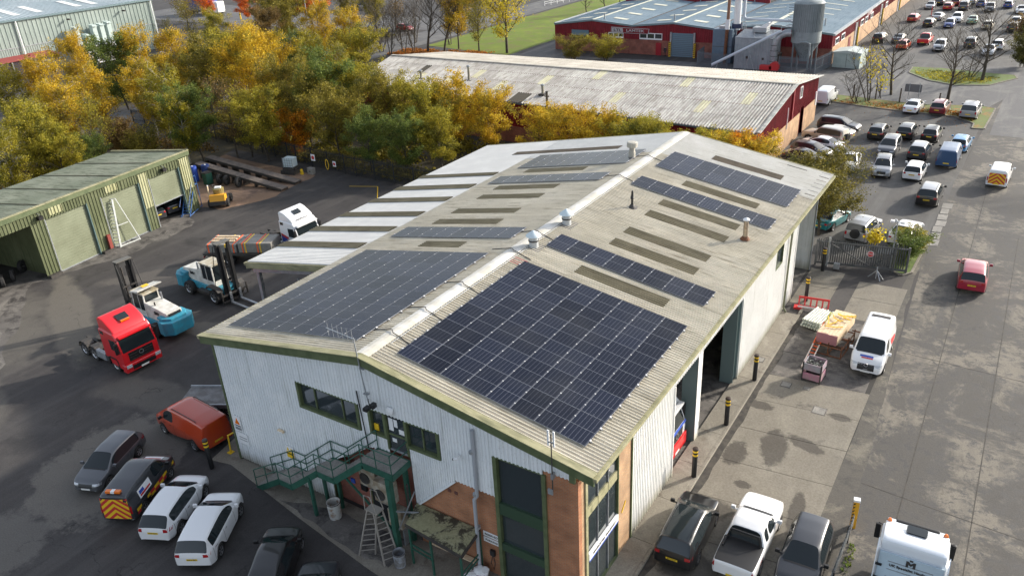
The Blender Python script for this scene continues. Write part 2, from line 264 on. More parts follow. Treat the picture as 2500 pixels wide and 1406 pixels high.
# ---------------------------------------------------------------- mesh helpers
def V(*a): return Vector(a)
class MB:
    def __init__(s, M=None): s.v = []; s.f = []; s.m = []; s.M = M
    def add(s, vs_, fs, m=0):
        b = len(s.v)
        s.v.extend([(s.M @ Vector(v)) if s.M else Vector(v) for v in vs_])
        s.f.extend([tuple(i + b for i in f) for f in fs]); s.m.extend([m] * len(fs)); return s
    def box(s, x0, x1, y0, y1, z0, z1, m=0, rz=0, c=None):
        vs_ = [(x, y, z) for x in (x0, x1) for y in (y0, y1) for z in (z0, z1)]
        if rz:
            cx, cy = c or ((x0 + x1) / 2, (y0 + y1) / 2); ca, sa = math.cos(rz), math.sin(rz)
            vs_ = [(cx + (x - cx) * ca - (y - cy) * sa, cy + (x - cx) * sa + (y - cy) * ca, z) for x, y, z in vs_]
        return s.add(vs_, [(0, 1, 3, 2), (4, 6, 7, 5), (0, 4, 5, 1), (2, 3, 7, 6), (0, 2, 6, 4), (1, 5, 7, 3)], m)
    def tube(s, pts, r, n=8, m=0, cap=True):
        pts = [Vector(p) for p in pts]; rs = r if isinstance(r, (list, tuple)) else [r] * len(pts)
        b = []; prev = None
        for i, p in enumerate(pts):
            d = (pts[min(i + 1, len(pts) - 1)] - pts[max(i - 1, 0)]).normalized()
            a = prev if prev is not None else (Vector((0, 0, 1)) if abs(d.z) < .9 else Vector((1, 0, 0)))
            u = (a - d * a.dot(d)).normalized(); w_ = d.cross(u); prev = u
            for k in range(n):
                t = 2 * PI * k / n + PI / n; b.append(p + (u * math.cos(t) + w_ * math.sin(t)) * rs[i])
        fs = [(i * n + k, i * n + (k + 1) % n, (i + 1) * n + (k + 1) % n, (i + 1) * n + k) for i in range(len(pts) - 1) for k in range(n)]
        if cap: fs += [tuple(range(n))[::-1], tuple(range((len(pts) - 1) * n, len(pts) * n))]
        return s.add(b, fs, m)
    def beam(s, a, b, w_, h, m=0):
        a = Vector(a); b = Vector(b); d = (b - a).normalized(); up = Vector((0, 0, 1)) if abs(d.z) < .95 else Vector((0, 1, 0))
        x = d.cross(up).normalized(); z = x.cross(d)
        vs_ = [p + x * sx * w_ / 2 + z * sz * h / 2 for p in (a, b) for sx in (-1, 1) for sz in (-1, 1)]
        return s.add(vs_, [(0, 2, 3, 1), (4, 5, 7, 6), (0, 4, 6, 2), (1, 3, 7, 5), (0, 1, 5, 4), (2, 6, 7, 3)], m)
    def prism(s, poly, a0, a1, axis='x', m=0):
        """polygon extruded; axis x: poly in (y,z); y: poly in (x,z); z: poly in (x,y)"""
        f = {'x': lambda a, p: (a, p[0], p[1]), 'y': lambda a, p: (p[0], a, p[1]), 'z': lambda a, p: (p[0], p[1], a)}[axis]
        n = len(poly); vs_ = [f(a0, p) for p in poly] + [f(a1, p) for p in poly]
        return s.add(vs_, [tuple(range(n))[::-1], tuple(range(n, 2 * n))] + [(i, (i + 1) % n, n + (i + 1) % n, n + i) for i in range(n)], m)
    def quad(s, a, b, c, d, m=0): return s.add([a, b, c, d], [(0, 1, 2, 3)], m)
    def poly(s, pts, m=0): return s.add(pts, [tuple(range(len(pts)))], m)
    def lathe(s, prof, c=(0, 0, 0), n=16, m=0):
        vs_ = [(c[0] + r * math.cos(2 * PI * k / n), c[1] + r * math.sin(2 * PI * k / n), c[2] + z) for r, z in prof for k in range(n)]
        fs = [(i * n + k, i * n + (k + 1) % n, (i + 1) * n + (k + 1) % n, (i + 1) * n + k) for i in range(len(prof) - 1) for k in range(n)]
        return s.add(vs_, fs, m)
    def corr(s, A, B, C, D, pitch, depth, m=0, prof='t', off=0):
        A, B, C, D = map(Vector, (A, B, C, D)); n = max(1, round((B - A).length / pitch))
        nr = (B - A).cross(D - A).normalized()
        P = {'t': [(0, 0), (.38, 0), (.5, 1), (.86, 1)], 's': [(0, 0), (.2, .2), (.36, .8), (.5, 1), (.64, .8), (.8, .2)], 'n': [(0, 0), (.72, 0), (.78, 1), (.94, 1)], 'i': [(0, 1), (.74, 1), (.8, 0), (.94, 0)]}[prof]
        tt = [((i + t) / n, h) for i in range(n) for t, h in P] + [(1, 0)]
        vs_ = []
        for t, h in tt: vs_ += [A.lerp(B, t) + nr * (h * depth + off), D.lerp(C, t) + nr * (h * depth + off)]
        return s.add(vs_, [(2 * i, 2 * i + 2, 2 * i + 3, 2 * i + 1) for i in range(len(tt) - 1)], m)
    def mesh(s, name, mats, smooth=False, bevel=0, seg=2, fix=True):
        me = bpy.data.meshes.new(name); me.from_pydata(s.v, [], s.f)
        for q in (mats if isinstance(mats, (list, tuple)) else [mats]): me.materials.append(q)
        me.polygons.foreach_set('material_index', s.m)
        if bevel or fix:
            bm = bmesh.new(); bm.from_mesh(me)
            if bevel:
                bmesh.ops.remove_doubles(bm, verts=bm.verts, dist=1e-4)
                bmesh.ops.recalc_face_normals(bm, faces=bm.faces)
                bmesh.ops.bevel(bm, geom=[e for e in bm.edges if len(e.link_faces) == 2 and e.calc_face_angle(0) > .5], offset=bevel, segments=seg, profile=.7, affect='EDGES', clamp_overlap=True)
            else: bmesh.ops.recalc_face_normals(bm, faces=bm.faces) if fix == 'n' else None
            bm.to_mesh(me); bm.free()
        if smooth:
            me.polygons.foreach_set('use_smooth', [True] * len(me.polygons))
            if smooth != 'all':
                me.set_sharp_from_angle(angle=R(38))
        me.update(); return me
    def build(s, name, mats, parent=None, **k): return obj(name, s.mesh(name, mats, **k), parent)

def obj(name, me, parent=None, loc=None, rot=None, scale=None):
    o = bpy.data.objects.new(name, me); COL.objects.link(o)
    if parent: o.parent = parent
    if loc is not None: o.location = loc
    if rot is not None: o.rotation_euler = rot
    if scale is not None: o.scale = scale
    return o
def tag(o, label, cat, group=None):
    o['label'] = label; o['category'] = cat
    if group: o['group'] = group
    return o
def thing(name, label, cat, loc=(0, 0, 0), rz=0, group=None):
    o = bpy.data.objects.new(name, None); COL.objects.link(o); o.location = loc; o.rotation_euler = (0, 0, rz); o.empty_display_size = .3
    return tag(o, label, cat, group)
def struct(o): o['kind'] = 'structure'; return o
def dup(root, loc, rz, label, group=None, scale=None, swap=None):
    def cp(o, par):
        c = o.copy(); COL.objects.link(c)
        if par: c.parent = par
        if swap and o.type == 'MESH':
            for i, sl in enumerate(c.material_slots):
                if sl.material in swap: sl.link = 'OBJECT'; sl.material = swap[sl.material]
        for ch in o.children: cp(ch, c)
        return c
    r = cp(root, None); r.location = loc; r.rotation_euler = (0, 0, rz); r['label'] = label
    if group: r['group'] = group
    elif 'group' in r: del r['group']
    if scale: r.scale = scale
    return r
def text_mesh(txt, size, mats, name='lettering', ext=.01, bold=False, shear=0):
    cu = bpy.data.curves.new('lettering', 'FONT'); cu.body = txt; cu.size = size; cu.align_x = 'CENTER'; cu.align_y = 'CENTER'; cu.extrude = ext; cu.resolution_u = 2; cu.shear = shear
    if bold: cu.offset = size * .022
    o = bpy.data.objects.new('lettering', cu); COL.objects.link(o)
    me = bpy.data.meshes.new_from_object(o)
    bpy.data.objects.remove(o); me.materials.clear(); me.materials.append(mats); me.name = name
    return me

# ================================================================ THE GROUND
def sheet(name, pts, z, m, kerb=None):
    mb = MB(); mb.poly([(x, y, z) for x, y in pts]); o = mb.build(name, m, fix='n'); 
    me = o.data
    if me.polygons[0].normal.z < 0: me.flip_normals()
    return struct(o)
def blob(pts, k=6, amp=.25, seed=1):
    """subdivide a polygon edge into an uneven outline"""
    rr = random.Random(seed); out = []
    for i in range(len(pts)):
        a = Vector(pts[i]); b = Vector(pts[(i + 1) % len(pts)]); n = (b - a); nn = Vector((-n.y, n.x)).normalized()
        for j in range(k): 
            t = j / k; q = a.lerp(b, t) + nn * (rr.uniform(-amp, amp) if j else 0); out.append((q.x, q.y))
    return out
sheet('ground', [(-2500, -2500), (2500, -2500), (2500, 2500), (-2500, 2500)], 0, M_asph)
sheet('car_park', [(-.2, 40.3), (17.6, 40.3), (17.8, 84), (18.2, 90), (.5, 90), (-.2, 79)], .004, M_lot)
sheet('far_car_park', [(-5, 96), (60, 100), (60, 330), (-5, 330)], .004, M_lot)
sheet('service_road', [(17.7, -30), (45, -30), (45, 100), (19.2, 98), (18.3, 84), (17.5, 62), (17.6, 40), (18.6, 14), (18.6, -5)], .008, M_road)
sheet('cross_road', [(-60, 95), (2, 93.2), (10, 91.5), (18, 93), (19.3, 98), (45, 100), (60, 101), (60, 120), (24, 124), (20, 120), (6, 112), (-2, 108.5), (-20, 108.5), (-60, 106)], .012, M_roadfar)
sheet('link_road', [(19, 80), (45, 80), (45, 210), (24, 210), (19.4, 120)], .016, M_roadfar)
sheet('main_road', [(-93, -100), (-83, -100), (-84, 400), (-95, 400)], .012, M_roadfar)
sheet('estate_road', [(-205, 120), (-130, 118), (-92, 125), (-92, 140), (-130, 140), (-205, 150)], .008, M_roadfar)
sheet('footpath', [(-57.5, 96), (-50, 96), (-50, 112), (-54.7, 113), (-55, 190), (-58, 190), (-59, 113)], .02, M_roadfar)
sheet('wood_floor', [(-84, 0), (-60, -12), (-56, 30), (-60, 41), (-31, 40.5), (-14, 40), (-1, 40.5), (-.5, 51), (-56, 56), (-58, 95), (-84, 95)], .006, M_soil)
sheet('wood_bank', [(-135, 60), (-96, 30), (-96, 118), (-132, 112)], .006, M_soil)
sheet('lawn', [(-82, 108), (-60, 104), (-60, 113), (-58.5, 190), (-55, 300), (-83, 300)], .01, M_lawn)
sheet('shed_apron', blob([(-44.3, 7), (-33, -1), (-26.5, -14), (-60, -14), (-60, 4), (-47, 6), (-46.4, 24), (-43.2, 22.2), (-42.2, 16)], 8, .5, 3), .004, M_concd)
sheet('rusty_yard_slab', blob([(-59, 27), (-47, 25.0), (-43.5, 26), (-41.5, 31), (-42.6, 37.8), (-59, 39)], 6, .3, 4), .006, M_dirt)
sheet('front_apron', [(-12.2, 1), (-11.8, -.9), (-10.5, -.62), (-4, -1.75), (1.0, -2.5), (9, -3.4), (14, -3), (14, 2.9), (11.7, 3), (10.3, .3), (-10.3, .3), (-10.4, 3), (-12, 3)], .012, M_pave)
o = sheet('apron_stain', blob([(-6, -1.3), (-3, -.4), (1.6, -.3), (1.8, -2.0), (-2, -1.9)], 6, .15, 11), .016, M_concd)
sheet('grit_strip', blob([(10.5, 29.6), (11.6, 30), (17.4, 30.2), (17.4, 38), (14, 38.2), (13, 31.4), (10.5, 31.5)], 4, .15, 21), .006, M_asph)
# concrete bay slabs beside the building, each slab its own piece with open joints
ap = struct(obj('concrete_apron', None)); random.seed(3)
def slab(x0, x1, y0, y1, z0, z1, m, par, sk=0.0, name='slab'):
    mb = MB(); mb.prism([(x0, y0), (x1, y0 + sk), (x1, y1 + sk), (x0, y1)], z0, z1, 'z'); mb.build(name, m, par)
ys = [-6, -2.9, .2, 3.2, 6.3, 9.3, 12.4, 15.5, 18.5, 21.4]
for i in range(len(ys) - 1): slab(11.74, 17.55, ys[i] + .014, ys[i + 1] - .014, -.2, .014 + random.uniform(0, .006), M_conc, ap, .55)
for y0, y1 in ((21.45, 24.4), (24.45, 27.4), (27.45, 29.9)): slab(11.95, 17.3, y0, y1, -.2, .010 + random.uniform(0, .004), M_concd, ap, .3)
for x0, x1, y0, y1 in ((10.5, 12.9, 31.2, 34.3), (10.5, 12.9, 34.35, 37.4), (14.1, 17.3, 30.6, 33.8), (14.1, 17.3, 33.85, 36.6)): slab(x0, x1, y0, y1, -.2, .014, M_conc, ap, .1)
sheet('gutter_grime', blob([(11.69, -6), (11.95, -6), (12.05, 14), (11.95, 30), (11.69, 30)], 24, .09, 41), .022, mat('gutter_dirt', (.035, .032, .028), .9, col2=(.07, .062, .052), scale=2))
for a_, b_ in (((20.7, -8), (20.3, 60)), ((18.7, 13.9), (32, 12.8)), ((18.4, 27.6), (32, 27)), ((23.6, -8), (23.4, 50))): struct(MB().beam((*a_, .006), (*b_, .006), .05, .012).build('road_joint', mat('gutter_dirt', (0, 0, 0))))
sheet('joint_bed', [(11.7, -6), (17.6, -6), (17.6, 30), (11.7, 30)], .004, mat('joint_dirt', (.03, .028, .026), .9))
# worn jointed strip between apron and road
sheet('crazed_strip', blob([(17.56, -6), (18.7, -6), (18.75, 13), (18.15, 25), (17.45, 38), (17.5, 47), (16.9, 47), (17.0, 31), (17.56, 24)], 10, .08, 31), .010, M_craze)
pv = struct(obj('pavement', None))
py = [2.0, 5.0, 8.1, 11.2, 14.2, 17.2, 20.2, 23.2, 26.3, 29.4]
for i in range(len(py) - 1): slab(10.3, 11.5, py[i] + .012, py[i + 1] - .012, -.1, .12, M_pave, pv)
for k in range(31):
    y = 2.0 + k * .915; mb = MB(); mb.prism([(11.512, -.1), (11.68, -.1), (11.68, .105), (11.655, .128), (11.512, .128)], y + .008, y + .907, 'y') 
    mb.v = [Vector((v.x, v.y, v.z)) for v in mb.v]; mb.build('kerb_stone', M_pave, pv)
# car park verges and island
def kerbed(name, pts, m, h=.11, wk=.16):
    r = struct(obj(name, None))
    c = Vector((sum(p[0] for p in pts) / len(pts), sum(p[1] for p in pts) / len(pts)))
    MB().poly([(x, y, h - .02) for x, y in pts]).build('turf', m, r, fix='n')
    for p in r.children: 
        if p.data and p.data.polygons[0].normal.z < 0: p.data.flip_normals()
    for i in range(len(pts)):
        a = Vector(pts[i]); b = Vector(pts[(i + 1) % len(pts)]); n = max(1, int((b - a).length / .95))
        if n > 14: n = 14
        for k in range(n):
            p = a.lerp(b, (k + .02) / n); q = a.lerp(b, (k + .98) / n); MB().beam((p.x, p.y, h / 2 - .05), (q.x, q.y, h / 2 - .05), wk, h + .1).build('kerb_stone', M_pave, r)
    return r
kerbed('tree_verge', [(-.3, 89.2), (6, 87.6), (15, 86.6), (17.1, 84.2), (17.1, 82), (18.3, 82.2), (18.7, 92.2), (17, 93), (10.5, 91.2), (0, 93)], M_leafy)
kerbed('traffic_island', [(6.2, 114.2), (6.3, 110), (9.5, 105.6), (13, 103.6), (17, 105), (20, 110.5), (19.6, 112.5), (16, 113), (10, 114.5)], M_grass)
kerbed('gate_verge', [(16.55, 38.9), (17.1, 39.6), (17.3, 45.5), (16.4, 45.4), (15.4, 41.2), (15.8, 39.4)], M_grass)
for nm, x0, y0, y1 in (('broken_kerb_bed', 17.55, 45.5, 56),):
    r = struct(obj(nm, None))
    for k in range(7): slab(17.3 + .05 * (k % 2), 18.1 - .07 * (k % 3), y0 + k * 1.5, y0 + k * 1.5 + 1.35, -.1, .03 + .01 * (k % 3), M_concl, r, .1)
# parking bay lines
pl = struct(obj('parking_lines', None))
for x in (-1.8, .8, 3.4, 6, 8.6, 11.2, 13.8): 
    for y0 in (131, 152, 174): MB().box(x - .05, x + .05, y0, y0 + 4.6, .012, .016).build('bay_line', M_concl, pl)
for a, b in (((-33.6, 40.0 - 2.2), (-30.5, 34.2)), ((-36.5, 36.6), (-33.6, 37.8))): MB().beam((*a, .008), (*b, .008), .08, .008).build('bay_line', M_yelp, pl)
mb = MB()
# drains and manholes
for x, y, s in ((15.46, 19.0, .38), (13.15, 20.75, .3), (14.3, 20.9, .2), (11.0, 22.6, .3)):
    t = thing('manhole_cover', {15.46: 'square iron manhole cover set in the concrete bay between bollards and road', 13.15: 'small flat drain cover beside the cracked kerb end of the bay', 14.3: 'smallest drain cover in front of the scrap stillages', 11.0: 'drain cover on the narrow pavement below the white side wall'}[x], 'manhole cover', (x, y, 0))
    z = .13 if x == 11.0 else .02
    m2 = MB(); m2.box(-s, s, -s, s, 0, z + .004).build('frame', M_concd, t); MB().box(-s * .82, s * .82, -s * .82, s * .82, z, z + .012).build('lid', M_concl, t)

# ================================================================ MAIN BUILDING
Wd, HE, HR, LB, WX = 11.198, 7.553, 9.5, 37.173, 18.85
K = (HR - HE) / Wd; CS = 1 / math.sqrt(1 + K * K)
def zr(x): return HR - K * abs(x)
bld = thing('industrial_unit', 'large white clad industrial unit with shallow pitched roof, rooflights and brick office corner', 'building', (0, 0, 0))
# roof sheets
n_ = 40; sw = LB / n_; random.seed(5)
for i in range(n_):
    y0, y1 = i * sw, (i + 1) * sw
    far = y0 > 31
    mr = M_roofW if far else M_roofR
    mb = MB(); mb.corr((0.06, y1, zr(.06)), (0.06, y0, zr(.06)), (Wd, y0, zr(Wd)), (Wd, y1, zr(Wd)), sw / 5, .07, prof='t'); mb.build('roof_sheet', mr, bld, fix='')
    mb = MB(); mb.corr((-Wd, y1, zr(Wd)), (-Wd, y0, zr(Wd)), (-.06, y0, zr(.06)), (-.06, y1, zr(.06)), sw / 5, .07, prof='t'); mb.build('roof_sheet', M_white if y0 > 30.8 else mr, bld, fix='')
    if y0 >= 9.2:
        mb = MB(); mb.corr((-WX, y1, zr(WX)), (-WX, y0, zr(WX)), (-Wd + .08, y0, zr(Wd - .08)), (-Wd + .08, y1, zr(Wd - .08)), sw / 4, .04, prof='i', off=.012); mb.build('extension_roof_sheet', M_white, bld, fix='')
def rl(x0, x1, y0, y1, s, m):
    q_ = sw / 5; y0 = round(y0 / q_) * q_; y1 = round(y1 / q_) * q_; ex = x0 > Wd
    mb = MB(); a = (s * x0, zr(x0)); b = (s * x1, zr(x1))
    if s < 0: a, b = b, a
    mb.corr((a[0], y1, a[1]), (a[0], y0, a[1]), (b[0], y0, b[1]), (b[0], y1, b[1]), sw / 5, .06, off=.075 if ex else .03); mb.build('rooflight', m, bld, fix='')
for k, i in enumerate((13, 18, 20, 23, 25, 30)):
    if i == 13: rl(3.6, 8.62, 12.43, 13.36, 1, M_rlight)
for i, mm in ((13, M_rlight), (18, M_rlight), (20, M_rlight2), (23, M_rlight), (25, M_rlight), (30, M_rlight)):
    pass
for y in (16.49, 18.42, 21.4, 23.4, 27.4): rl(3.6, 8.62, y, y + .9, 1, M_rlight)
rl(3.5, 8.5, 33.3, 34.25, 1, M_rlight2)
for y in (16.4, 18.4, 21.45, 23.42, 27.5): rl(3.85, 8.9, y, y + .93, -1, M_rlight)
rl(3.85, 6.9, 12.5, 13.35, -1, M_rlight); rl(3.77, 13.5, 33.1, 34.05, -1, M_rlight2)
for y in (11.95, 14.95, 17.85, 20.95, 23.95, 27.05): rl(11.3, 18.84, y, y + .9, -1, M_rlight)
# missing purlin ends at the far eave: dark bars stand in for the shaded slots
for k in range(8):
    y = 31.4 + k * .78; MB().beam((10.45, y, zr(10.45) + .06), (11.12, y, zr(11.12) + .06), .05, .03).build('dark_slot', M_dsteel, bld)
MB().beam((8.1, 36.4, zr(8.1) + .07), (9.5, 36.4, zr(9.5) + .07), .1, .04).build('verge_patch', M_dsteel, bld)
MB().prism([(-.36, zr(.36) + .075), (-.1, HR + .07), (.1, HR + .07), (.36, zr(.36) + .075), (.36, zr(.36) + .02), (-.36, zr(.36) + .02)], -.03, LB + .03, 'y').build('ridge_capping', mat('ridge_white', (.62, .61, .58), .8, col2=(.48, .46, .4), scale=1), bld)
# trims: verges, eaves, gutter
for s in (-1, 1):
    x1 = Wd if s > 0 else Wd
    p = [(0, HR - .42), (s * x1, zr(x1) - .42), (s * x1, zr(x1) + .04), (0, HR + .05)]
    MB().prism(p, -.10, -.02, 'y').build('verge_fascia', M_trimd, bld)
    p2 = [(0, HR + .05), (s * (x1 + .02), zr(x1) + .05), (s * (x1 + .02), zr(x1) + .085), (0, HR + .09)]
    MB().prism(p2, -.2, .16, 'y').build('verge_capping', M_trim, bld)
    xf = Wd if s > 0 else WX
    MB().prism([(0, HR - .3), (s * xf, zr(xf) - .3), (s * xf, zr(xf) + .08), (0, HR + .08)], LB, LB + .08, 'y').build('verge_fascia', M_trim, bld)
MB().box(Wd - .02, Wd + .14, -.12, LB + .1, HE - .17, HE - .01).build('gutter', M_trim, bld)
MB().box(-Wd - .14, -Wd + .02, -.12, 9.15, HE - .17, HE - .01).build('gutter', M_trim, bld)
MB().box(-WX - .14, -WX + .02, 9.1, LB, zr(WX) - .17, zr(WX) - .01).build('gutter', M_trim, bld)
# lean-to extension: edge fascia, beam, posts, bracing
MB().prism([(-WX, zr(WX) + .03), (-WX, zr(WX) - .4), (-Wd, HE - .4), (-Wd, HE + .03)], 9.12, 9.2, 'y').build('verge_fascia', M_trim, bld)
MB().prism([(-WX + .3, zr(WX) - .42), (-WX + .3, zr(WX) - .72), (-Wd, HE - .72), (-Wd, HE - .42)], 9.4, 9.6, 'y').build('edge_beam', M_galv, bld)
for y in (9.7, 18.5, 27.5, 36.9):
    MB().box(-WX + .3, -WX + .55, y - .12, y + .12, 0, zr(WX) - .2).build('column', M_galv, bld)
    MB().beam((-WX + .4, y, zr(WX) - .2), (-Wd, y, HE - .2), .14, .3).build('rafter', M_dsteel, bld)
MB().beam((-14.5, 9.5, 5.9), (-13.2, 9.5, 4.2), .12, .12).build('brace', M_galv, bld); MB().box(-12.6, -12.2, 9.4, 9.5, 4.2, 5.4).build('sign_board', M_whitep, bld)
# gable wall
G0 = .07
def gpan(x0, x1, z0a, z0b, z1a, z1b, m=M_clad):
    n = max(1, round((x1 - x0) / 1.0))
    for i in range(n):
        t0, t1 = i / n, (i + 1) / n; a = x0 + (x1 - x0) * t0; b = x0 + (x1 - x0) * t1
        l = lambda p, q, t: p + (q - p) * t
        MB().corr((a, G0, l(z0a, z0b, t0)), (b, G0, l(z0a, z0b, t1)), (b, G0, l(z1a, z1b, t1)), (a, G0, l(z1a, z1b, t0)), .19, .04).build('cladding_panel', m, bld, fix='')
zt = lambda x: zr(x) - .1
gpan(-10.42, -4.63, .12, .12, zt(-10.42), zt(-4.63))
gpan(-4.63, -3.3, .12, .12, 5.36, 5.36); gpan(-3.3, -.65, 2.55, 4.3, 5.36, 5.36); gpan(-4.63, -.65, 6.8, 6.8, zt(-4.63), zt(-.65))
gpan(-.65, -.1, 4.45, 4.6, zt(-.65), zt(-.1)); gpan(-.1, .9, 4.6, 4.6, 5.42, 5.42)
MB().corr((-.1, G0, 6.8), (0, G0, 6.8), (0, G0, HR - .1), (-.1, G0, zt(.1)), .1, .02).build('cladding_panel', M_clad, bld, fix='')
gpan(0, 3.87, 6.8, 6.8, zt(0), zt(3.87)); gpan(2.1, 3.87, 2.2, 3.95, 5.4, 5.4); gpan(3.87, 4.5, 3.95, 4.58, zt(3.87), zt(4.5)); gpan(4.5, 6.6, 4.58, 4.58, zt(4.5), zt(6.6))
gpan(6.6, 8.9, 6.7, 6.65, zt(6.6), zt(8.9)); gpan(8.9, 10.15, 6.9, 6.9, zt(8.9), zt(10.15))
MB().box(-10.48, -10.36, 0, .14, 0, zt(10.4)).build('corner_trim', M_trimd, bld)
MB().box(10.12, 10.36, -.02, .1, 6.85, 7.65).build('corner_trim', M_trimd, bld)
MB().beam((2.05, .03, 2.1), (4.5, .03, 4.55), .07, .1).build('sloping_trim', M_clad, bld)
# brickwork
BK = M_brick
MB().prism([(2.1, 0), (6.55, 0), (6.55, 4.6), (4.5, 4.6), (2.1, 2.2)], .13, .4, 'y').build('brick_wall', BK, bld)
MB().box(8.92, 10.44, .1, .35, 0, 6.92).build('brick_wall', BK, bld)
MB().prism([(-3.3, 0), (2.1, 0), (2.1, 4.6), (-.1, 4.6), (-3.3, 2.6)], .5, .75, 'y').build('recessed_brick_wall', M_brickR, bld)
MB().box(2.04, 2.12, .1, .7, 0, 4.6).build('recess_cheek', M_concd, bld)
MB().box(-3.34, -3.26, .06, .7, 0, 2.6).build('recess_cheek', M_trimd, bld)
dr = MB().box(-1.1, -.1, .46, .5, 0, 2.1).build('dark_doorway', M_dark, bld); MB().box(-1.16, -1.1, .44, .5, 0, 2.16).build('jamb', M_trimd, dr)  # near-black panel paints the dark inside the doorway
MB().box(-1.75, -1.4, .38, .5, 1.2, 1.65).build('meter_box', M_black, bld); MB().box(-2.45, -2.2, .44, .5, 1.35, 1.6).build('round_notice', M_bluep, bld)
for x in (4.0, 4.35): MB().box(x, x + .16, .1, .13, 3.75, 3.9).build('air_brick', mat('air_brick', (.12, .05, .04), .9), bld)
MB().box(10.2, 10.44, .353, .6, 0, 6.92).build('brick_return', M_brickB, bld)
MB().box(10.15, 10.44, 3.62, 4.88, 0, 7.1).build('brick_pier', M_brickB, bld)
MB().beam((10.46, 3.95, 2.35), (10.46, 4.35, 2.75), .02, .07).build('yellow_notice', M_yelp, bld)
# windows
def window(x0, x1, z0, z1, mull, y=G0, frame=.14, name='window', par=bld, depth=.16, gl=M_glass):
    f = MB(); t = frame
    f.box(x0 - t, x1 + t, y - .07, y + depth, z1, z1 + .02); f.box(x0 - t, x0, y - .07, y + depth, z0 - t, z1); f.box(x1, x1 + t, y - .07, y + depth, z0 - t, z1); f.box(x0, x1, y - .07, y + depth, z0 - t, z0)
    o = f.build(name, M_trimd, par); xs = [x0] + list(mull) + [x1]
    for i in range(len(xs) - 1): MB().box(xs[i] + .03, xs[i + 1] - .03, y + .10, y + .12, z0 + .02, z1 - .02).build('pane', gl, o)
    for a in mull: MB().box(a - .03, a + .03, y + .04, y + .12, z0, z1).build('mullion', M_trimd, o)
    return o
window(-4.45, -.82, 5.5, 6.78, (-3.5, -1.75))
window(2.12, 3.72, 5.55, 6.78, (2.92,))
fx = window(.05, .78, 5.6, 6.78, ())
dd = MB().box(.86, .96, .03, .18, 4.9, 6.79).box(1.98, 2.08, .03, .18, 4.9, 6.79).build('entrance_door', M_trimd, bld)
MB().box(1.0, 1.94, .1, .13, 4.95, 6.72).build('door_pane', M_glass, dd); MB().box(.98, 1.96, .07, .12, 5.75, 5.83).build('door_rail', M_trimd, dd); MB().box(.98, 1.96, .05, .1, 4.9, 4.97).build('threshold', M_galv, dd)
for a, b, c_, d in ((1.05, 1.3, 6.0, 6.65), (1.35, 1.55, 6.25, 6.65), (1.6, 1.9, 5.95, 6.2), (1.15, 1.4, 5.4, 5.6)): MB().box(a, b, .085, .095, c_, d).build('notice', M_whitep, dd)
MB().box(.1, .36, .12, .16, 5.65, 6.0).build('notice', M_yelp, dd)
tw = window(6.75, 8.86, .12, 6.68, (), frame=.18)
for a, b in ((3.75, 4.35), (1.75, 2.15)): MB().box(6.75, 8.86, .03, .2, a, b).build('transom', mat('deep_green_trim', (.03, .06, .035), .5), tw)
# glazed corner on the road side
def xwin(y0, y1, z0, z1, mull, x=10.42, m=M_trimd, gl=M_glass):
    f = MB(); f.box(x - .1, x + .06, y0 - .08, y0, z0, z1); f.box(x - .1, x + .06, y1, y1 + .06, z0, z1); f.box(x - .1, x + .05, y0, y1, z0 - .02, z0 + .08)
    o = f.build('window', m, bld); ys_ = [y0] + list(mull) + [y1]
    for i in range(len(ys_) - 1): MB().box(x - .06, x - .04, ys_[i] + .03, ys_[i + 1] - .03, z0 + .05, z1 - .02).build('pane', gl, o)
    for a in mull: MB().box(x - .06, x + .02, a - .02, a + .02, z0, z1).build('mullion', M_galv, o)
    return o
cw = xwin(.78, 3.55, .12, 7.05, (1.75, 2.7))
for a, b in ((4.55, 5.0),): MB().box(10.34, 10.44, .78, 3.55, a, b).build('transom', M_trim, cw)
sg = MB().box(10.4, 10.5, .85, 3.55, 2.25, 2.62).build('shop_sign', M_whitep, cw)
tm = text_mesh('MAURICE HILL TRANSPORT', .17, M_dsteel); o_ = obj('lettering', tm, sg, (10.505, 2.2, 2.43), (PI / 2, 0, PI / 2))
MB().box(10.5, 10.505, .85, 3.55, 2.2, 2.27).build('sign_stripe', M_bluep, sg)
MB().box(10.3, 10.5, .6, .78, 0, 7.0).build('corner_trim', M_trim, bld)
# side wall
def xpan(y0, y1, z0, z1, x=10.42, m=M_cladR):
    n = max(1, round((y1 - y0) / 1.0))
    for i in range(n):
        a = y0 + (y1 - y0) * i / n; b = y0 + (y1 - y0) * (i + 1) / n
        MB().corr((x, a, z0), (x, b, z0), (x, b, z1), (x, a, z1), .19, .04).build('cladding_panel', m, bld, fix='')
xpan(4.97, 9.72, .14, 7.35); xpan(9.72, 19.95, 5.5, 7.35); xpan(19.95, 26.5, .14, 7.35); xpan(26.5, 28.0, .14, 4.35); xpan(26.5, 28.0, 6.0, 7.35); xpan(28.0, 31.4, .14, 7.35); xpan(31.4, 37.0, 6.55, 7.35)
xwin(26.55, 27.95, 4.4, 5.98, ())
for a, z0, z1 in ((4.93, 0, 7.2), (9.75, .1, 5.5), (19.92, .1, 5.5), (31.43, .1, 6.55)): MB().box(10.36, 10.5, a - .04, a + .04, z0, z1).build('jamb_trim', M_trimd if a < 6 else M_cladR, bld)
for y in (13.3, 19.6): 
    c_ = MB(); c_.box(9.6, 10.4, y - .3, y - .27, 0, 5.5).box(9.6, 10.4, y + .27, y + .3, 0, 5.5).box(9.97, 10.03, y - .27, y + .27, 0, 5.5).build('steel_column', mat('column_grey', (.13, .18, .18), .6), bld)
MB().box(10.38, 10.42, 13.0, 13.6, 0, 5.5).build('column_cladding', M_cladR, bld)
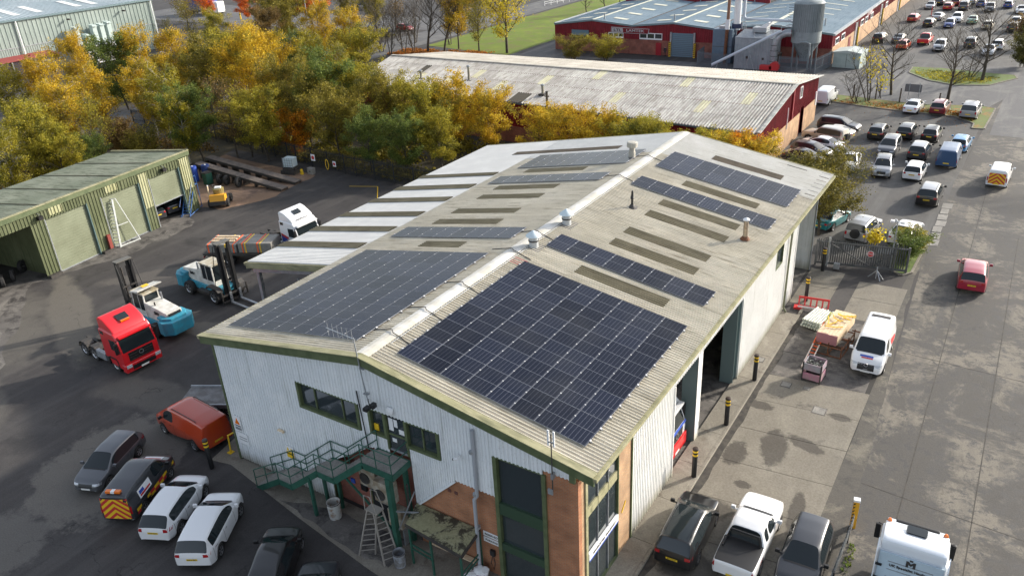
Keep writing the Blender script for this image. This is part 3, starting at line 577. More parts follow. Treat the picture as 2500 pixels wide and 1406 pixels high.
MB().box(-18.5, 10.38, 36.95, 37.1, 0, 6.1).build('rear_wall', M_clad, bld)
MB().prism([(-10.3, 6.1), (10.3, 6.1), (10.3, zt(10.3)), (0, zt(0)), (-10.3, zt(10.3))], 36.95, 37.1, 'y').build('rear_gable', M_clad, bld)
MB().box(-10.5, -10.38, .1, 36.9, 0, 7.5).build('side_wall', M_dsteel, bld)
MB().box(-10.3, 10.3, 31.0, 31.3, 0, 7.3).build('partition', M_shed, bld); MB().box(5.5, 5.7, 31.3, 36.9, 0, 6.6).build('bay_back_wall', M_dark, bld)  # dark inner walls, here and below, added so the openings look dark
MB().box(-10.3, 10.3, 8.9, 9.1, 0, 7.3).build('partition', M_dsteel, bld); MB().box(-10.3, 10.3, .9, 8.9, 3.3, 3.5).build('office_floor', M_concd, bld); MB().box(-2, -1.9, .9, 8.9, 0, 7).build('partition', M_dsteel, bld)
struct(MB().box(-10.3, 10.3, .5, 36.9, .0, .012).build('workshop_floor', M_concd))
for y in (36.85,): MB().tube([(10.4, y, 6.6), (10.42, y, .1)], .06, 8).build('downpipe', M_galv, bld)
dp = MB().tube([(11.1, 29.3, 7.3), (10.6, 29.3, 6.9), (10.56, 29.3, .5), (10.75, 29.3, .15)], .07, 8).build('downpipe', mat('pipe_olive', (.14, .15, .09), .6), bld)
dp = MB().tube([(5.74, -.08, 7.75), (5.74, -.1, 4.4), (5.62, -.16, 4.2), (5.58, -.16, .05)], .085, 10).build('soil_pipe', mat('grey_pvc', (.33, .35, .38), .5), bld, smooth=True)
for z in (6.6, 4.4, 2.6): MB().tube([(5.66, -.12, z), (5.66, -.12, z + .12)], .11, 10).build('collar', M_galv, dp)
MB().beam((-.52, -.03, 7.6), (-.3, -.03, 4.4), .04, .04).build('cable_conduit', M_black, bld)

# office interior seen through the tall windows
def checker():
    m = bpy.data.materials.new('office_floor_tiles'); m.use_nodes = True; nt = m.node_tree; N = nt.nodes; L = nt.links; b = N['Principled BSDF']; b.inputs['Roughness'].default_value = .3
    g = N.new('ShaderNodeNewGeometry'); c = N.new('ShaderNodeTexChecker'); c.inputs['Scale'].default_value = 1.6; c.inputs[1].default_value = (.42, .4, .36, 1); c.inputs[2].default_value = (.2, .11, .08, 1); mp = N.new('ShaderNodeMapping'); mp.inputs['Rotation'].default_value = (0, 0, .78); mp.inputs['Location'].default_value = (.1, .1, .3)
    L.new(g.outputs['Position'], mp.inputs[0]); L.new(mp.outputs[0], c.inputs[0]); L.new(c.outputs[0], b.inputs['Base Color']); return m
M_tiles = checker()
MB().box(-1.8, 10.3, .5, 8.8, .02, .05).build('tiled_floor', M_tiles, bld); MB().box(-1.8, 10.3, .9, 8.8, 3.505, 3.53).build('tiled_floor', mat('office_carpet', (.2, .17, .14), .9), bld)
for x, y, z, a, b_, h in ((7.4, 1.3, .05, .9, .6, .95), (8.9, 2.2, .05, .6, .5, .8), (8.1, 1.2, 3.53, .8, .5, .75), (8.4, 1.25, 4.28, .35, .3, .4), (7.2, 3.0, 3.53, 1.4, .7, .75)):
    MB().box(x - a / 2, x + a / 2, y - b_ / 2, y + b_ / 2, z, z + h).build('office_cabinet', mat('office_white', (.6, .63, .62), .5), bld, bevel=.02)
# ---------------------------------------------------------------- solar arrays
def cellmat():
    m = bpy.data.materials.new('solar_cells'); m.use_nodes = True; nt = m.node_tree; N = nt.nodes; L = nt.links; b = N['Principled BSDF']
    b.inputs['Roughness'].default_value = .2; b.inputs['Specular IOR Level'].default_value = .12
    tc = N.new('ShaderNodeTexCoord'); s = N.new('ShaderNodeSeparateXYZ'); L.new(tc.outputs['Object'], s.inputs[0])
    def lines(o, period, wd):
        a = N.new('ShaderNodeMath'); a.operation = 'DIVIDE'; a.inputs[1].default_value = period; L.new(o, a.inputs[0])
        f = N.new('ShaderNodeMath'); f.operation = 'FRACT'; L.new(a.outputs[0], f.inputs[0])
        l = N.new('ShaderNodeMath'); l.operation = 'LESS_THAN'; l.inputs[1].default_value = wd; L.new(f.outputs[0], l.inputs[0]); return l.outputs[0]
    a = lines(s.outputs[0], .1817, .085); c = lines(s.outputs[1], .0915, .08)
    mx = N.new('ShaderNodeMix'); mx.data_type = 'RGBA'; mx.inputs[6].default_value = (.009, .012, .022, 1); mx.inputs[7].default_value = (.075, .08, .105, 1); L.new(a, mx.inputs[0])
    m2 = N.new('ShaderNodeMix'); m2.data_type = 'RGBA'; L.new(mx.outputs[2], m2.inputs[6]); m2.inputs[7].default_value = (.016, .019, .03, 1); L.new(c, m2.inputs[0])
    oi = N.new('ShaderNodeObjectInfo'); rr_ = N.new('ShaderNodeMapRange'); rr_.inputs[3].default_value = .75; rr_.inputs[4].default_value = 1.45; L.new(oi.outputs['Random'], rr_.inputs[0])
    hs = N.new('ShaderNodeHueSaturation'); L.new(rr_.outputs[0], hs.inputs['Value']); L.new(m2.outputs[2], hs.inputs['Color'])
    du = N.new('ShaderNodeNewGeometry'); dn = N.new('ShaderNodeTexNoise'); dn.inputs['Scale'].default_value = .45; dn.inputs['Detail'].default_value = 8; L.new(du.outputs['Position'], dn.inputs['Vector'])
    dr_ = N.new('ShaderNodeMapRange'); dr_.inputs[1].default_value = .45; dr_.inputs[2].default_value = .75; dr_.inputs[4].default_value = .1; L.new(dn.outputs[0], dr_.inputs[0])
    md = N.new('ShaderNodeMix'); md.data_type = 'RGBA'; md.inputs[7].default_value = (.12, .12, .11, 1); L.new(dr_.outputs[0], md.inputs[0]); L.new(hs.outputs[0], md.inputs[6])
    L.new(md.outputs[2], b.inputs['Base Color']); return m
M_cell = cellmat(); M_pframe = mat('panel_frame', (.25, .265, .3), .35, metal=.3)
PW, PL = 1.134, 1.722
pm = MB(); pm.box(.003, PW + .005, .003, PL + .005, -.035, 0, 0)
for y0, y1 in ((.012, PL / 2 - .008), (PL / 2 + .008, PL - .004)): pm.quad((.012, y0, .002), (PW - .004, y0, .002), (PW - .004, y1, .002), (.012, y1, .002), 1)
PANEL = pm.mesh('solar_panel', [M_pframe, M_cell])
def array(s, s0, y0, cols, rows, label):
    ang = math.atan(K)
    t = thing('solar_array', label, 'solar panels', group='solar arrays on the main roof')
    if s > 0: ox = s0 * CS; t.location = (ox, y0, zr(ox) + .15); t.rotation_euler = (0, ang, 0)
    else: ox = (s0 + cols * 1.154) * CS; t.location = (-ox, y0, zr(ox) + .15); t.rotation_euler = (0, -ang, 0)
    for i in range(cols):
        for j in range(rows): obj('solar_panel', PANEL, t, (i * 1.154 + .01, j * 1.742 + .01, 0))
    cl = MB(); n = 0
    for i in range(1, cols):
        for j in range(rows):
            for q in (.42, 1.3):
                cx, cy = i * 1.154, j * 1.742 + q; cl.box(cx - .028, cx + .028, cy - .028, cy + .028, .0, .012); n += 1
    for i in (0, cols):
        for j in range(rows):
            for q in (.42, 1.3): cx, cy = i * 1.154, j * 1.742 + q; cl.box(cx - .03, cx + .03, cy - .05, cy + .05, -.04, .005)
    c_ = cl.build('mounting_clamps', mat('bright_clamp', (.55, .55, .56), .4), t)
    if n > 60: c_['kind'] = 'stuff'
    rails = MB()
    for j in range(rows):
        for q in (.42, 1.3): rails.box(-.08, cols * 1.154 + .08, j * 1.742 + q - .02, j * 1.742 + q + .02, -.12, -.036)
    rails.build('mounting_rails', M_galv, t)
    return t
array(1, 1.18, 1.06, 8, 6, 'largest solar array on the road-facing slope beside the gable end')
array(-1, 1.16, 1.08, 8, 6, 'large solar array on the yard-facing slope beside the aerial')
array(1, 1.16, 13.79, 8, 1, 'single row of solar panels on the road-facing slope just behind the largest array')
array(1, 1.12, 24.8, 8, 1, 'single row of solar panels on the road-facing slope near its far end')
array(1, 1.08, 28.89, 8, 2, 'two-row solar array on the road-facing slope, farthest along the roof')
array(-1, 1.19, 13.81, 8, 1, 'single row of solar panels on the yard-facing slope just behind the large array')
array(-1, 1.17, 24.74, 8, 1, 'single row of solar panels on the yard-facing slope near the far end')
array(-1, 1.07, 28.66, 8, 2, 'two-row solar array on the yard-facing slope, partly browned, behind a stub chimney')
cb = MB(); rnd = random.Random(2)
for y in (4.6, 7.6, 14.9, 25.6, 30.3, 12.2, 2.2):
    pts = [(-1.35, y, zr(1.35) + .09), (-.5, y + .15, zr(.5) + .1), (-.1, y + .1, HR + .13), (.1, y - .1, HR + .13), (.5, y - .1, zr(.5) + .09), (1.3, y - .3, zr(1.3) + .09)]
    t = MB().tube(pts, .022, 5).build('roof_cable', M_black, bld)
MB().tube([(.47, 1.5, zr(.47) + .08), (.47, 30, zr(.47) + .08)], .02, 5).build('roof_cable', M_galv, bld)

# ---------------------------------------------------------------- things on the roof
def cowl(x, y, label):
    t = thing('roof_vent', label, 'roof vent', (x, y, zr(x)), 0, 'round cowled vents by the ridge'); z = .05
    MB().lathe([(.26, -.1), (.26, .62)], n=16).build('pipe', mat('vent_grey', (.42, .44, .45), .5), t, smooth=True)
    MB().lathe([(.29, .38), (.29, .46)], n=16).build('band', M_dsteel, t); MB().lathe([(.42, .68), (.4, .74), (.05, .98), (.0, 1.0)], n=18).build('cap', mat('cowl_pale', (.55, .64, .68), .4), t, smooth=True)
    for k in range(4): a = k * PI / 2; MB().box(-.02, .02, -.02, .02, .6, .76).build('bracket', M_dsteel, t).location = (.27 * math.cos(a), .27 * math.sin(a), 0)
    MB().box(-.5, .5, -.5, .5, -.03, .06).build('flashing', mat('lead', (.06, .06, .065), .6), t).rotation_euler = (0, math.atan(K), 0)
cowl(.62, 13.36, 'round cowled vent on the ridge, the one nearer the gable end'); cowl(.68, 16.97, 'round cowled vent on the ridge, the one farther from the gable end')
t = thing('soil_vent', 'thin black soil vent pipe with ribbed cap on the road-facing roof slope', 'vent pipe', (2.59, 21.8, zr(2.59)))
MB().tube([(0, 0, 0), (0, 0, .55)], .07, 8).build('pipe', M_black, t); MB().lathe([(.05, .55), (.12, .62), (.12, .66), (.08, .7), (.12, .74), (.08, .8), (.06, 1.1), (0, 1.15)], n=10).build('cap', M_black, t); MB().lathe([(.34, .02), (.2, .1), (.1, .25)], n=10).build('skirt', M_dsteel, t)
t = thing('metal_flue', 'tall rust-stained metal flue with white cap low on the road-facing roof slope', 'flue', (9.47, 22.54, zr(9.47)))
MB().tube([(0, 0, -.1), (0, 0, 1.25)], .14, 12).build('pipe', mat('flue_metal', (.45, .38, .3), .35, metal=.6, col2=(.3, .2, .12), scale=3), t, smooth=True); MB().lathe([(.2, 1.3), (.2, 1.36), (0, 1.48)], n=14).build('cap', M_whitep, t); MB().lathe([(.3, .1), (.16, .3)], n=12).build('skirt', M_rust, t)
for k in range(3): a = k * 2.1; MB().tube([(.13 * math.cos(a), .13 * math.sin(a), 1.2), (.15 * math.cos(a), .15 * math.sin(a), 1.34)], .015, 4).build('strut', M_dsteel, t)
t = thing('stub_chimney', 'stub chimney with slotted head in front of the far yard-side panels', 'chimney', (-1.27, 30.13, zr(1.27)))
MB().lathe([(.24, -.1), (.24, .5), (.2, .55), (.2, .9)], n=14).build('pipe', mat('flue_grey', (.35, .33, .28), .6), t, smooth=True); MB().lathe([(.38, .88), (.38, 1.2), (.3, 1.24), (0, 1.26)], n=14).build('head', mat('flue_grey2', (.42, .4, .34), .6), t); MB().lathe([(.4, .0), (.26, .14)], n=12).build('skirt', M_dsteel, t)
t = thing('roof_patch', 'small corrugated patch with faded red sheets by the corner of the largest array', 'roof patch', (.75, 11.4, zr(.75) + .08))
for k in range(3): MB().corr((-.3 + 0, .35 - k * .25, .0), (-.3, .35 - k * .25 - .2, .0), (.5, .35 - k * .25 - .2, -.14), (.5, .35 - k * .25, -.14), .1, .03).build('sheet', mat('faded_red', (.38, .1, .09), .7), t)
# aerials, camera, lamp on gable
t = thing('tv_aerial', 'many-armed metal yagi aerial on a tall pole at the gable apex', 'aerial', (.05, -.16, 7.4))
MB().tube([(.2, 0, 0), (.05, 0, 1.3), (-.08, 0, 3.1)], .03, 6).build('mast', M_galv, t); MB().tube([(-.02, .02, 3.02), (-1.75, .1, 3.1)], .022, 6).build('boom', M_galv, t)
for k in range(6): x = -.25 - k * .28; MB().tube([(x, .1, 3.06 - .33), (x, .1, 3.06 + .33)], .01, 5).build('element', M_galv, t)
for z in (.3, 1.6): MB().box(.0, .25, -.03, .12, z, z + .05).build('bracket', M_galv, t)
t = thing('cctv_camera', 'black security cameras and floodlight on a bracket under the aerial pole', 'camera', (.4, -.1, 7.25))
MB().tube([(-.3, .1, .1), (.1, -.25, .05), (.35, -.3, .2)], .025, 6).build('bracket', M_dsteel, t); MB().box(-.1, .12, -.5, -.2, -.1, .06).build('camera_body', M_black, t); MB().box(.3, .5, -.45, -.2, .15, .35).build('floodlight', M_black, t)
t = thing('cctv_camera', 'small white bullet camera on the gable left of the soil pipe', 'camera', (4.95, -.05, 6.15))
MB().tube([(0, .05, 0), (0, -.1, 0)], .03, 6).build('bracket', M_whitep, t); MB().tube([(.12, -.25, .05), (-.12, -.2, -.08)], .06, 8).build('camera_body', M_whitep, t); MB().tube([(-.12, -.2, -.08), (-.19, -.19, -.12)], .05, 8).build('lens', M_black, t)
t = thing('comms_aerial', 'slim pole with two white paddle antennas near the road-side gable corner', 'aerial', (9.5, -.2, 6.7))
MB().tube([(0, 0, -.4), (.0, 0, 2.3)], .025, 6).build('mast', M_dsteel, t)
for x in (-.12, .12): MB().box(x - .04, x + .04, -.02, .02, 1.75, 2.45).build('paddle', M_whitep, t)
MB().box(-.12, .12, -.02, .02, 1.9, 1.95).build('bracket', M_galv, t); MB().box(-.05, .05, -.05, .15, .2, .45).build('bracket', M_galv, t); MB().box(-.2, .02, -.05, 0, -.55, -.3).build('bracket', M_galv, t)
t = thing('wall_light', 'white bulkhead light above the upper entrance door', 'light', (1.35, -.02, 7.15)); MB().lathe([(.2, 0), (.18, .08), (0, .12)], n=14).build('dome', M_whitep, t).rotation_euler = (PI / 2, 0, 0); MB().box(-.16, .16, 0, .03, -.16, .16).build('base', M_whitep, t)
t = thing('wall_light', 'small beige wall light low on the gable above the yellow sign', 'light', (-6.35, .0, 3.35)); MB().box(-.2, .2, -.12, 0, -.06, .06).build('housing', M_wood, t, bevel=.02); MB().box(-.16, .16, -.13, -.12, -.05, .0).build('diffuser', M_whitep, t)
# signs on the gable
def sign(x, z, w_, h, label, parts, name='wall_sign', y=-.01):
    t = thing(name, label, 'sign', (x, y, z)); MB().box(-w_ / 2, w_ / 2, 0, .02, -h / 2, h / 2).build('board', M_whitep, t)
    for nm, a, b, c_, d, m in parts: MB().box(a, b, -.006, 0, c_, d).build(nm, m, t)
    return t
t = sign(-9.9, 2.55, .55, .95, 'white warning notice with orange triangle at the left end of the gable', [('text_band', -.24, .24, -.42, -.25, M_galv)])
MB().prism([(-.2, -.05), (.2, -.05), (0, .36)], -.008, 0, 'y').build('triangle', M_orange, t); obj('lettering', text_mesh('WARNING', .1, M_black), t, (0, -.008, -.15), (PI / 2, 0, 0))
t = sign(-9.7, 1.6, .75, .7, 'blank white notice below the warning triangle notice', [('text_band', -.3, .3, .05, .1, M_galv), ('text_band', -.3, .3, -.1, -.05, M_galv)])
t = sign(-6.05, 2.1, .55, .75, 'yellow and white danger sign beside the foot of the green stairs', [('panel', -.26, .26, -.36, .05, M_yelp)])
for x in (-.12, .12): MB().prism([(x - .1, .1), (x + .1, .1), (x, .3)], -.008, 0, 'y').build('triangle', M_yelp, t)
obj('lettering', text_mesh('DANGER', .11, M_black), t, (0, -.01, -.1), (PI / 2, 0, 0))
t = thing('parking_sign', 'pair of white RESERVED PARKING strips on the brick wall by the tall window', 'sign', (6.15, .12, 2.2))
for k, s_ in enumerate(('RESERVED', 'PARKING')): q = MB().box(-.42, .42, -.02, 0, -.13 - k * .32, .13 - k * .32).build('board', M_whitep, t); obj('lettering', text_mesh(s_, .15, M_dsteel), q, (0, -.024, -k * .32), (PI / 2, 0, 0))
t = thing('wall_socket', 'black cable reel and charger hanging on the brick wall below the parking sign', 'charger', (6.2, .1, 1.2)); MB().box(-.12, .12, -.12, 0, -.05, .25).build('housing', M_black, t, bevel=.03); MB().tube([(0, -.08, -.05), (-.1, -.1, -.5), (.05, -.1, -.8), (.12, -.1, -.4), (.04, -.08, -.05)], .02, 6).build('cable', M_black, t)

# ---------------------------------------------------------------- green outside stair
st = thing('outside_stair', 'dark green steel staircase with landings and pipe handrails up to the office door', 'staircase', (0, 0, 0))
Y0, Y1 = -1.18, -.02
land = [(-5.85, -4.94, 1.27), (-2.85, -1.75, 2.97), (.3, 2.05, 4.72)]
fl = [((-7.75, 0), (-5.85, 1.27)), ((-4.94, 1.27), (-2.85, 2.97)), ((-1.75, 2.97), (.3, 4.72))]
for (x0, x1, z) in land:
    MB().box(x0, x1, Y0 + .05, Y1, z - .06, z).build('landing', M_concl, st)
    f = MB().box(x0 - .02, x1 + .02, Y0, Y0 + .05, z - .28, z + .03).box(x0, x1, Y1, Y1 + .04, z - .28, z + .03)
    if x1 > 2: f.box(x1, x1 + .05, Y0, Y1 + .04, z - .28, z + .03)
    f.build('landing_frame', M_steelg, st)
for (a, b) in fl:
    for y in (Y0 + .025, Y1 + .02): MB().beam((a[0], y, a[1] - .1), (b[0], y, b[1] - .1), .05, .3).build('stringer', M_steelg, st)
    n = round((b[1] - a[1]) / .19)
    for k in range(n):
        x = a[0] + (b[0] - a[0]) * (k + .5) / n; z = a[1] + (b[1] - a[1]) * (k + .6) / n; MB().box(x - .14, x + .14, Y0 + .06, Y1 - .01, z - .03, z).build('tread', M_concl, st)
def rail(pts, y, h=1.05):
    for hh in (h, h * .52):
        for a, b in zip(pts[:-1], pts[1:]): MB().tube([(a[0], y, a[1] + hh), (b[0], y, b[1] + hh)], .028, 6).build('handrail', M_steelg, st)
    for a, b in zip(pts[:-1], pts[1:]):
        n = max(1, round((b[0] - a[0]) / 1.1))
        for k in range(n): t_ = k / n; x = a[0] + (b[0] - a[0]) * t_; z = a[1] + (b[1] - a[1]) * t_; MB().tube([(x, y, z - .1), (x, y, z + h)], .026, 5).build('baluster', M_steelg, st)
    MB().tube([(pts[-1][0], y, pts[-1][1] - .1), (pts[-1][0], y, pts[-1][1] + h)], .026, 5).build('baluster', M_steelg, st)
pp = [(-7.75, .1), (-5.85, 1.27), (-4.94, 1.27), (-2.85, 2.97), (-1.75, 2.97), (.3, 4.72), (2.03, 4.72)]
rail(pp, Y0 + .02); rail(pp[:6], Y1 - .02)
for hh in (1.05, .55): MB().tube([(2.05, Y0, 4.72 + hh), (2.05, Y1, 4.72 + hh)], .028, 6).build('handrail', M_steelg, st)
for (x, y, z, w_) in ((-3.5, -1.15, 2.4, .07), (-3.7, -.15, 2.3, .07), (-2.75, -.1, 2.8, .07), (1.75, -1.12, 4.45, .12), (1.75, -.05, 4.45, .09)):
    MB().box(x - w_, x + w_, y - w_, y + w_, 0, z).build('post', M_steelg, st)
MB().beam((-1.0, -1.12, 3.4), (1.7, -1.12, 1.3), .08, .08).build('brace', M_steelg, st); MB().beam((1.8, -1.1, 2.6), (3.0, -.1, 2.2), .06, .06).build('brace', M_galv, st)
MB().beam((1.75, -1.12, 1.2), (2.6, -.5, 3.6), .05, .05).build('brace', M_galv, st)
# plant under the stair
for k, (x, y, z, lab) in enumerate(((-.35, -.15, 2.55, 'rust-stained air conditioning unit with round fan, left one under the stair'), (.85, -.5, 2.35, 'pale boxy air conditioning unit under the stair landing, right of the fan unit'))):
    t = thing('air_conditioner', lab, 'air conditioner', (x, y, z), 0, 'air conditioning units under the green stair'); MB().box(-.5, .5, -.25, .25, 0, 1.15 if k else .95).build('casing', mat('stained_white', (.45, .42, .35), .6, col2=(.25, .2, .14), scale=2), t, bevel=.02)
    g_ = MB().lathe([(.0, 0), (.26, .0), (.3, .04), (.3, .0)], n=18).build('fan_grille', M_dsteel, t); g_.rotation_euler = (PI / 2, 0, 0); g_.location = (-.15, -.26, .45); MB().box(-.4, .4, -.2, .2, -.08, 0).build('bracket', M_galv, t)
t = thing('store_tank', 'stained tank and pipework on a frame behind the stair post', 'tank', (1.2, -.3, 0)); MB().box(-.4, .4, -.25, .25, .9, 1.9).build('tank', mat('stained_white', (0, 0, 0)), t, bevel=.04); MB().box(-.45, -.38, -.25, .25, 0, .9).box(.38, .45, -.25, .25, 0, .9).build('frame', M_galv, t); MB().tube([(.45, 0, 1.7), (.75, 0, 1.9), (.8, 0, 3.6)], .05, 6).build('pipe', M_dsteel, t)
# smoking shelter
t = thing('smoking_shelter', 'green framed shelter with mossy flat roof leaning on the brick wall', 'shelter', (0, 0, 0))
MB().prism([(2.55, -1.25), (5.75, -1.55), (5.55, .05), (2.15, .05)], 2.28, 2.36, 'z').build('roof', worn('mossy_board', (.27, .26, .15), (.34, .33, .22), (.05, .045, .03), s1=.8, s2=.8, fine=9, r2=(.5, .56)), t)
MB().beam((2.5, -1.27, 2.25), (5.78, -1.57, 2.25), .05, .16).build('roof_edge', M_dsteel, t); MB().beam((5.78, -1.55, 2.25), (5.6, .05, 2.25), .05, .16).build('roof_edge', M_dsteel, t)
for x, y in ((2.65, -1.2), (3.9, -1.3), (5.65, -1.48), (5.6, .0)): MB().box(x - .04, x + .04, y - .04, y + .04, 0, 2.25).build('post', M_steelg, t)
for z in (.9, 1.15): MB().beam((3.9, -1.3, z), (2.7, -1.2, z), .04, .08).build('rail', M_steelg, t); MB().beam((5.65, -1.45, z), (5.6, 0, z), .04, .08).build('rail', M_steelg, t)
MB().box(2.8, 5.4, -.2, .05, .42, .47).build('bench', M_wood, t)
# bins
for x, y, s_, lab in ((-2.6, -.75, 1, 'large white rusty bin standing under the green stairs'), (2.2, -1.6, .85, 'grey bin beside the shelter post'),):
    t = thing('waste_drum', lab, 'bin', (x, y, .012)); m_ = mat('rusty_white', (.5, .5, .47), .6, col2=(.25, .16, .1), scale=3, mixr=(.5, .62)) if s_ == 1 else mat('bin_grey', (.28, .3, .33), .6, col2=(.15, .14, .13), scale=4)
    MB().lathe([(.0, .02), (.3 * s_, .02), (.34 * s_, .95 * s_), (.31 * s_, .95 * s_), (.28 * s_, .25), (0, .25)], n=20).build('drum', m_, t, smooth=True); MB().lathe([(.35 * s_, .9 * s_), (.36 * s_, .93 * s_), (.35 * s_, .96 * s_)], n=20).build('rim', M_dsteel, t)
# bags
t = thing('waste_bags', 'heap of white and mauve plastic bags against the foot of the soil pipe', 'bags', (5.6, -.6, 0)); rb = random.Random(4)
for k in range(6):
    bm = bmesh.new(); bmesh.ops.create_icosphere(bm, subdivisions=2, radius=.28)
    for v in bm.verts: v.co *= 1 + rb.uniform(-.22, .22); v.co.z *= .8
    me = bpy.data.meshes.new('bag'); bm.to_mesh(me); bm.free(); me.materials.append(M_whitep if k % 2 else mat('mauve_bag', (.3, .12, .2), .5)); obj('bag', me, t, (rb.uniform(-.5, .5), rb.uniform(-.35, .3), .2 + .18 * (k % 2)))
# step ladder by the shelter
def ladder(t, a0, a1, b0, b1, n, m, r=.025, nm='rung'):
    a0, a1, b0, b1 = map(Vector, (a0, a1, b0, b1)); MB().beam(a0, b0, r * 2, r * 3).build('stile', m, t); MB().beam(a1, b1, r * 2, r * 3).build('stile', m, t)
    for k in range(1, n): MB().beam(a0.lerp(b0, k / n), a1.lerp(b1, k / n), r * 1.6, r * 1.2).build(nm, m, t)
t = thing('step_ladder', 'tall aluminium step ladder with platform standing open near the stair post', 'ladder', (0, 0, 0))
al = mat('dull_alu', (.4, .37, .33), .5, metal=.4)
ladder(t, (.15, -2.1, 0), (.75, -1.65, 0), (.55, -1.5, 2.5), (.85, -1.25, 2.5), 9, al); ladder(t, (1.6, -2.0, 0), (2.0, -1.4, 0), (.95, -1.55, 2.5), (1.15, -1.2, 2.5), 9, al)
MB().box(.5, 1.2, -1.6, -1.15, 2.48, 2.54).build('platform', al, t)
for y in (-1.6, -1.15): MB().tube([(.5, y, 2.5), (.55, y, 3.35), (.9, y, 3.4), (1.2, y, 2.5)], .025, 6).build('guard_rail', al, t)

# ---------------------------------------------------------------- bollards, barrier, rail
def bollard(x, y, label, g='black bollards with yellow bands along the kerb'):
    t = thing('bollard', label, 'bollard', (x, y, 0), 0, g); MB().lathe([(.13, 0), (.13, 1.42), (.12, 1.44)], n=14).build('post', M_black, t, smooth=True); MB().lathe([(.15, 1.78), (.15, 1.86), (.12, 1.9), (0, 1.91)], n=14).build('cap', mat('dark_brown', (.04, .025, .02), .5), t)
    for z in (1.44, 1.66): MB().lathe([(.134, z), (.134, z + .11)], n=14).build('yellow_band', M_yelp, t, smooth=True)
    MB().lathe([(.131, 1.42), (.131, 1.8)], n=14).build('collar', M_black, t, smooth=True)
for x, y, l in ((11.45, 10.3, 'first banded bollard from the office corner along the kerb'), (11.43, 15.2, 'second banded bollard from the office corner, opposite the workshop opening'), (11.43, 20.2, 'third banded bollard, beside the corner of the second cladding panel'), (11.46, 31.8, 'fourth banded bollard, behind the red plastic barrier'), (11.3, 37.26, 'banded bollard standing right in front of the palisade gate'), (-11.17, -1.31, 'banded bollard alone beside the orange van at the yard corner')): bollard(x, y, l)
t = thing('guard_rail', 'yellow bent pipe rail at the left corner of the gable', 'rail', (0, 0, 0)); MB().tube([(-11.35, .1, 0), (-11.3, .15, 1.15), (-11.0, .75, 1.25), (-10.9, .9, 1.1), (-10.85, 1.0, 0)], .05, 8).build('pipe', M_yelp, t, smooth=True); MB().box(-11.5, -11.2, -.05, .25, .012, .04).build('foot_plate', M_yelp, t)

# ================================================================ VEHICLES
def lerpf(tab, y):
    if y <= tab[0][0]: return tab[0][1]
    for (a, b), (c_, d) in zip(tab[:-1], tab[1:]):
        if y <= c_: return b + (d - b) * (y - a) / max(1e-6, c_ - a)
    return tab[-1][1]
SP = {}
SP['hatch'] = dict(L=4.3, W=1.8, r=.32, zb=.19, wr=.7, top=[(-2.15, .74), (-2.1, .98), (-1.66, 1.4), (-1.2, 1.455), (-.3, 1.48), (.3, 1.44), (1.14, .99), (1.85, .84), (2.08, .7), (2.15, .5)], belt=[(-2.15, .7), (-2.1, .93), (-1.5, .96), (.3, .91), (1.14, .92), (1.85, .79), (2.08, .64), (2.15, .46)], hw=[(-2.15, .84), (-1.95, .95), (-1.2, 1), (1.2, 1), (1.8, .94), (2.05, .82), (2.15, .7)], rw=(-2.1, -1.66), ws=(.3, 1.14), side=[(-1.6, -.62), (-.54, .3), (.3, .74)], hl=(.42, .82, .6, .74), tl=(.55, .86, .78, .95), pz=(.5, .8), px=.26, trim=0)
SP['suv'] = dict(L=4.5, W=1.88, r=.36, zb=.24, wr=.73, top=[(-2.25, .86), (-2.2, 1.1), (-1.88, 1.57), (-1.3, 1.64), (-.3, 1.67), (.35, 1.61), (1.18, 1.13), (1.95, 1.0), (2.18, .84), (2.25, .6)], belt=[(-2.25, .82), (-2.2, 1.05), (-1.5, 1.09), (1.18, 1.05), (1.95, .94), (2.18, .78), (2.25, .56)], hw=[(-2.25, .86), (-2.05, .95), (-1.2, 1), (1.2, 1), (1.9, .95), (2.15, .84), (2.25, .72)], rw=(-2.2, -1.88), ws=(.35, 1.18), side=[(-1.75, -.66), (-.57, .35), (.35, .78)], hl=(.44, .86, .74, .86), tl=(.55, .9, .88, 1.04), pz=(.55, .82), px=.26, trim=1)
SP['sedan'] = dict(L=4.7, W=1.84, r=.33, zb=.18, wr=.66, top=[(-2.35, .68), (-2.3, .95), (-1.72, 1.03), (-1.0, 1.34), (-.4, 1.42), (.22, 1.39), (1.15, .96), (2.0, .8), (2.28, .64), (2.35, .46)], belt=[(-2.35, .64), (-2.3, .9), (-1.72, .96), (1.15, .89), (2.0, .75), (2.28, .58), (2.35, .42)], hw=[(-2.35, .82), (-2.15, .93), (-1.3, 1), (1.3, 1), (2.0, .93), (2.25, .8), (2.35, .66)], rw=(-1.72, -1.0), ws=(.22, 1.15), side=[(-1.25, -.5), (-.42, .22), (.22, .72)], hl=(.45, .82, .55, .67), tl=(.5, .86, .72, .86), pz=(.45, .62), px=.26, trim=0)
SP['boxy'] = dict(L=4.7, W=1.88, r=.39, zb=.3, wr=.78, top=[(-2.33, .9), (-2.3, 1.18), (-2.1, 1.76), (-1.4, 1.85), (-.3, 1.87), (.35, 1.8), (.95, 1.2), (1.95, 1.1), (2.25, .98), (2.35, .65)], belt=[(-2.33, .86), (-2.3, 1.12), (.95, 1.12), (1.95, 1.04), (2.25, .92), (2.35, .6)], hw=[(-2.33, .9), (-2.1, .97), (1.6, 1), (2.1, .94), (2.35, .84)], rw=(-2.3, -2.1), ws=(.35, .95), side=[(-2.0, -1.05), (-.97, -.2), (-.12, .62)], hl=(.5, .86, .8, .95), tl=(.66, .9, .8, 1.1), pz=(.6, .8), px=.26, trim=1)
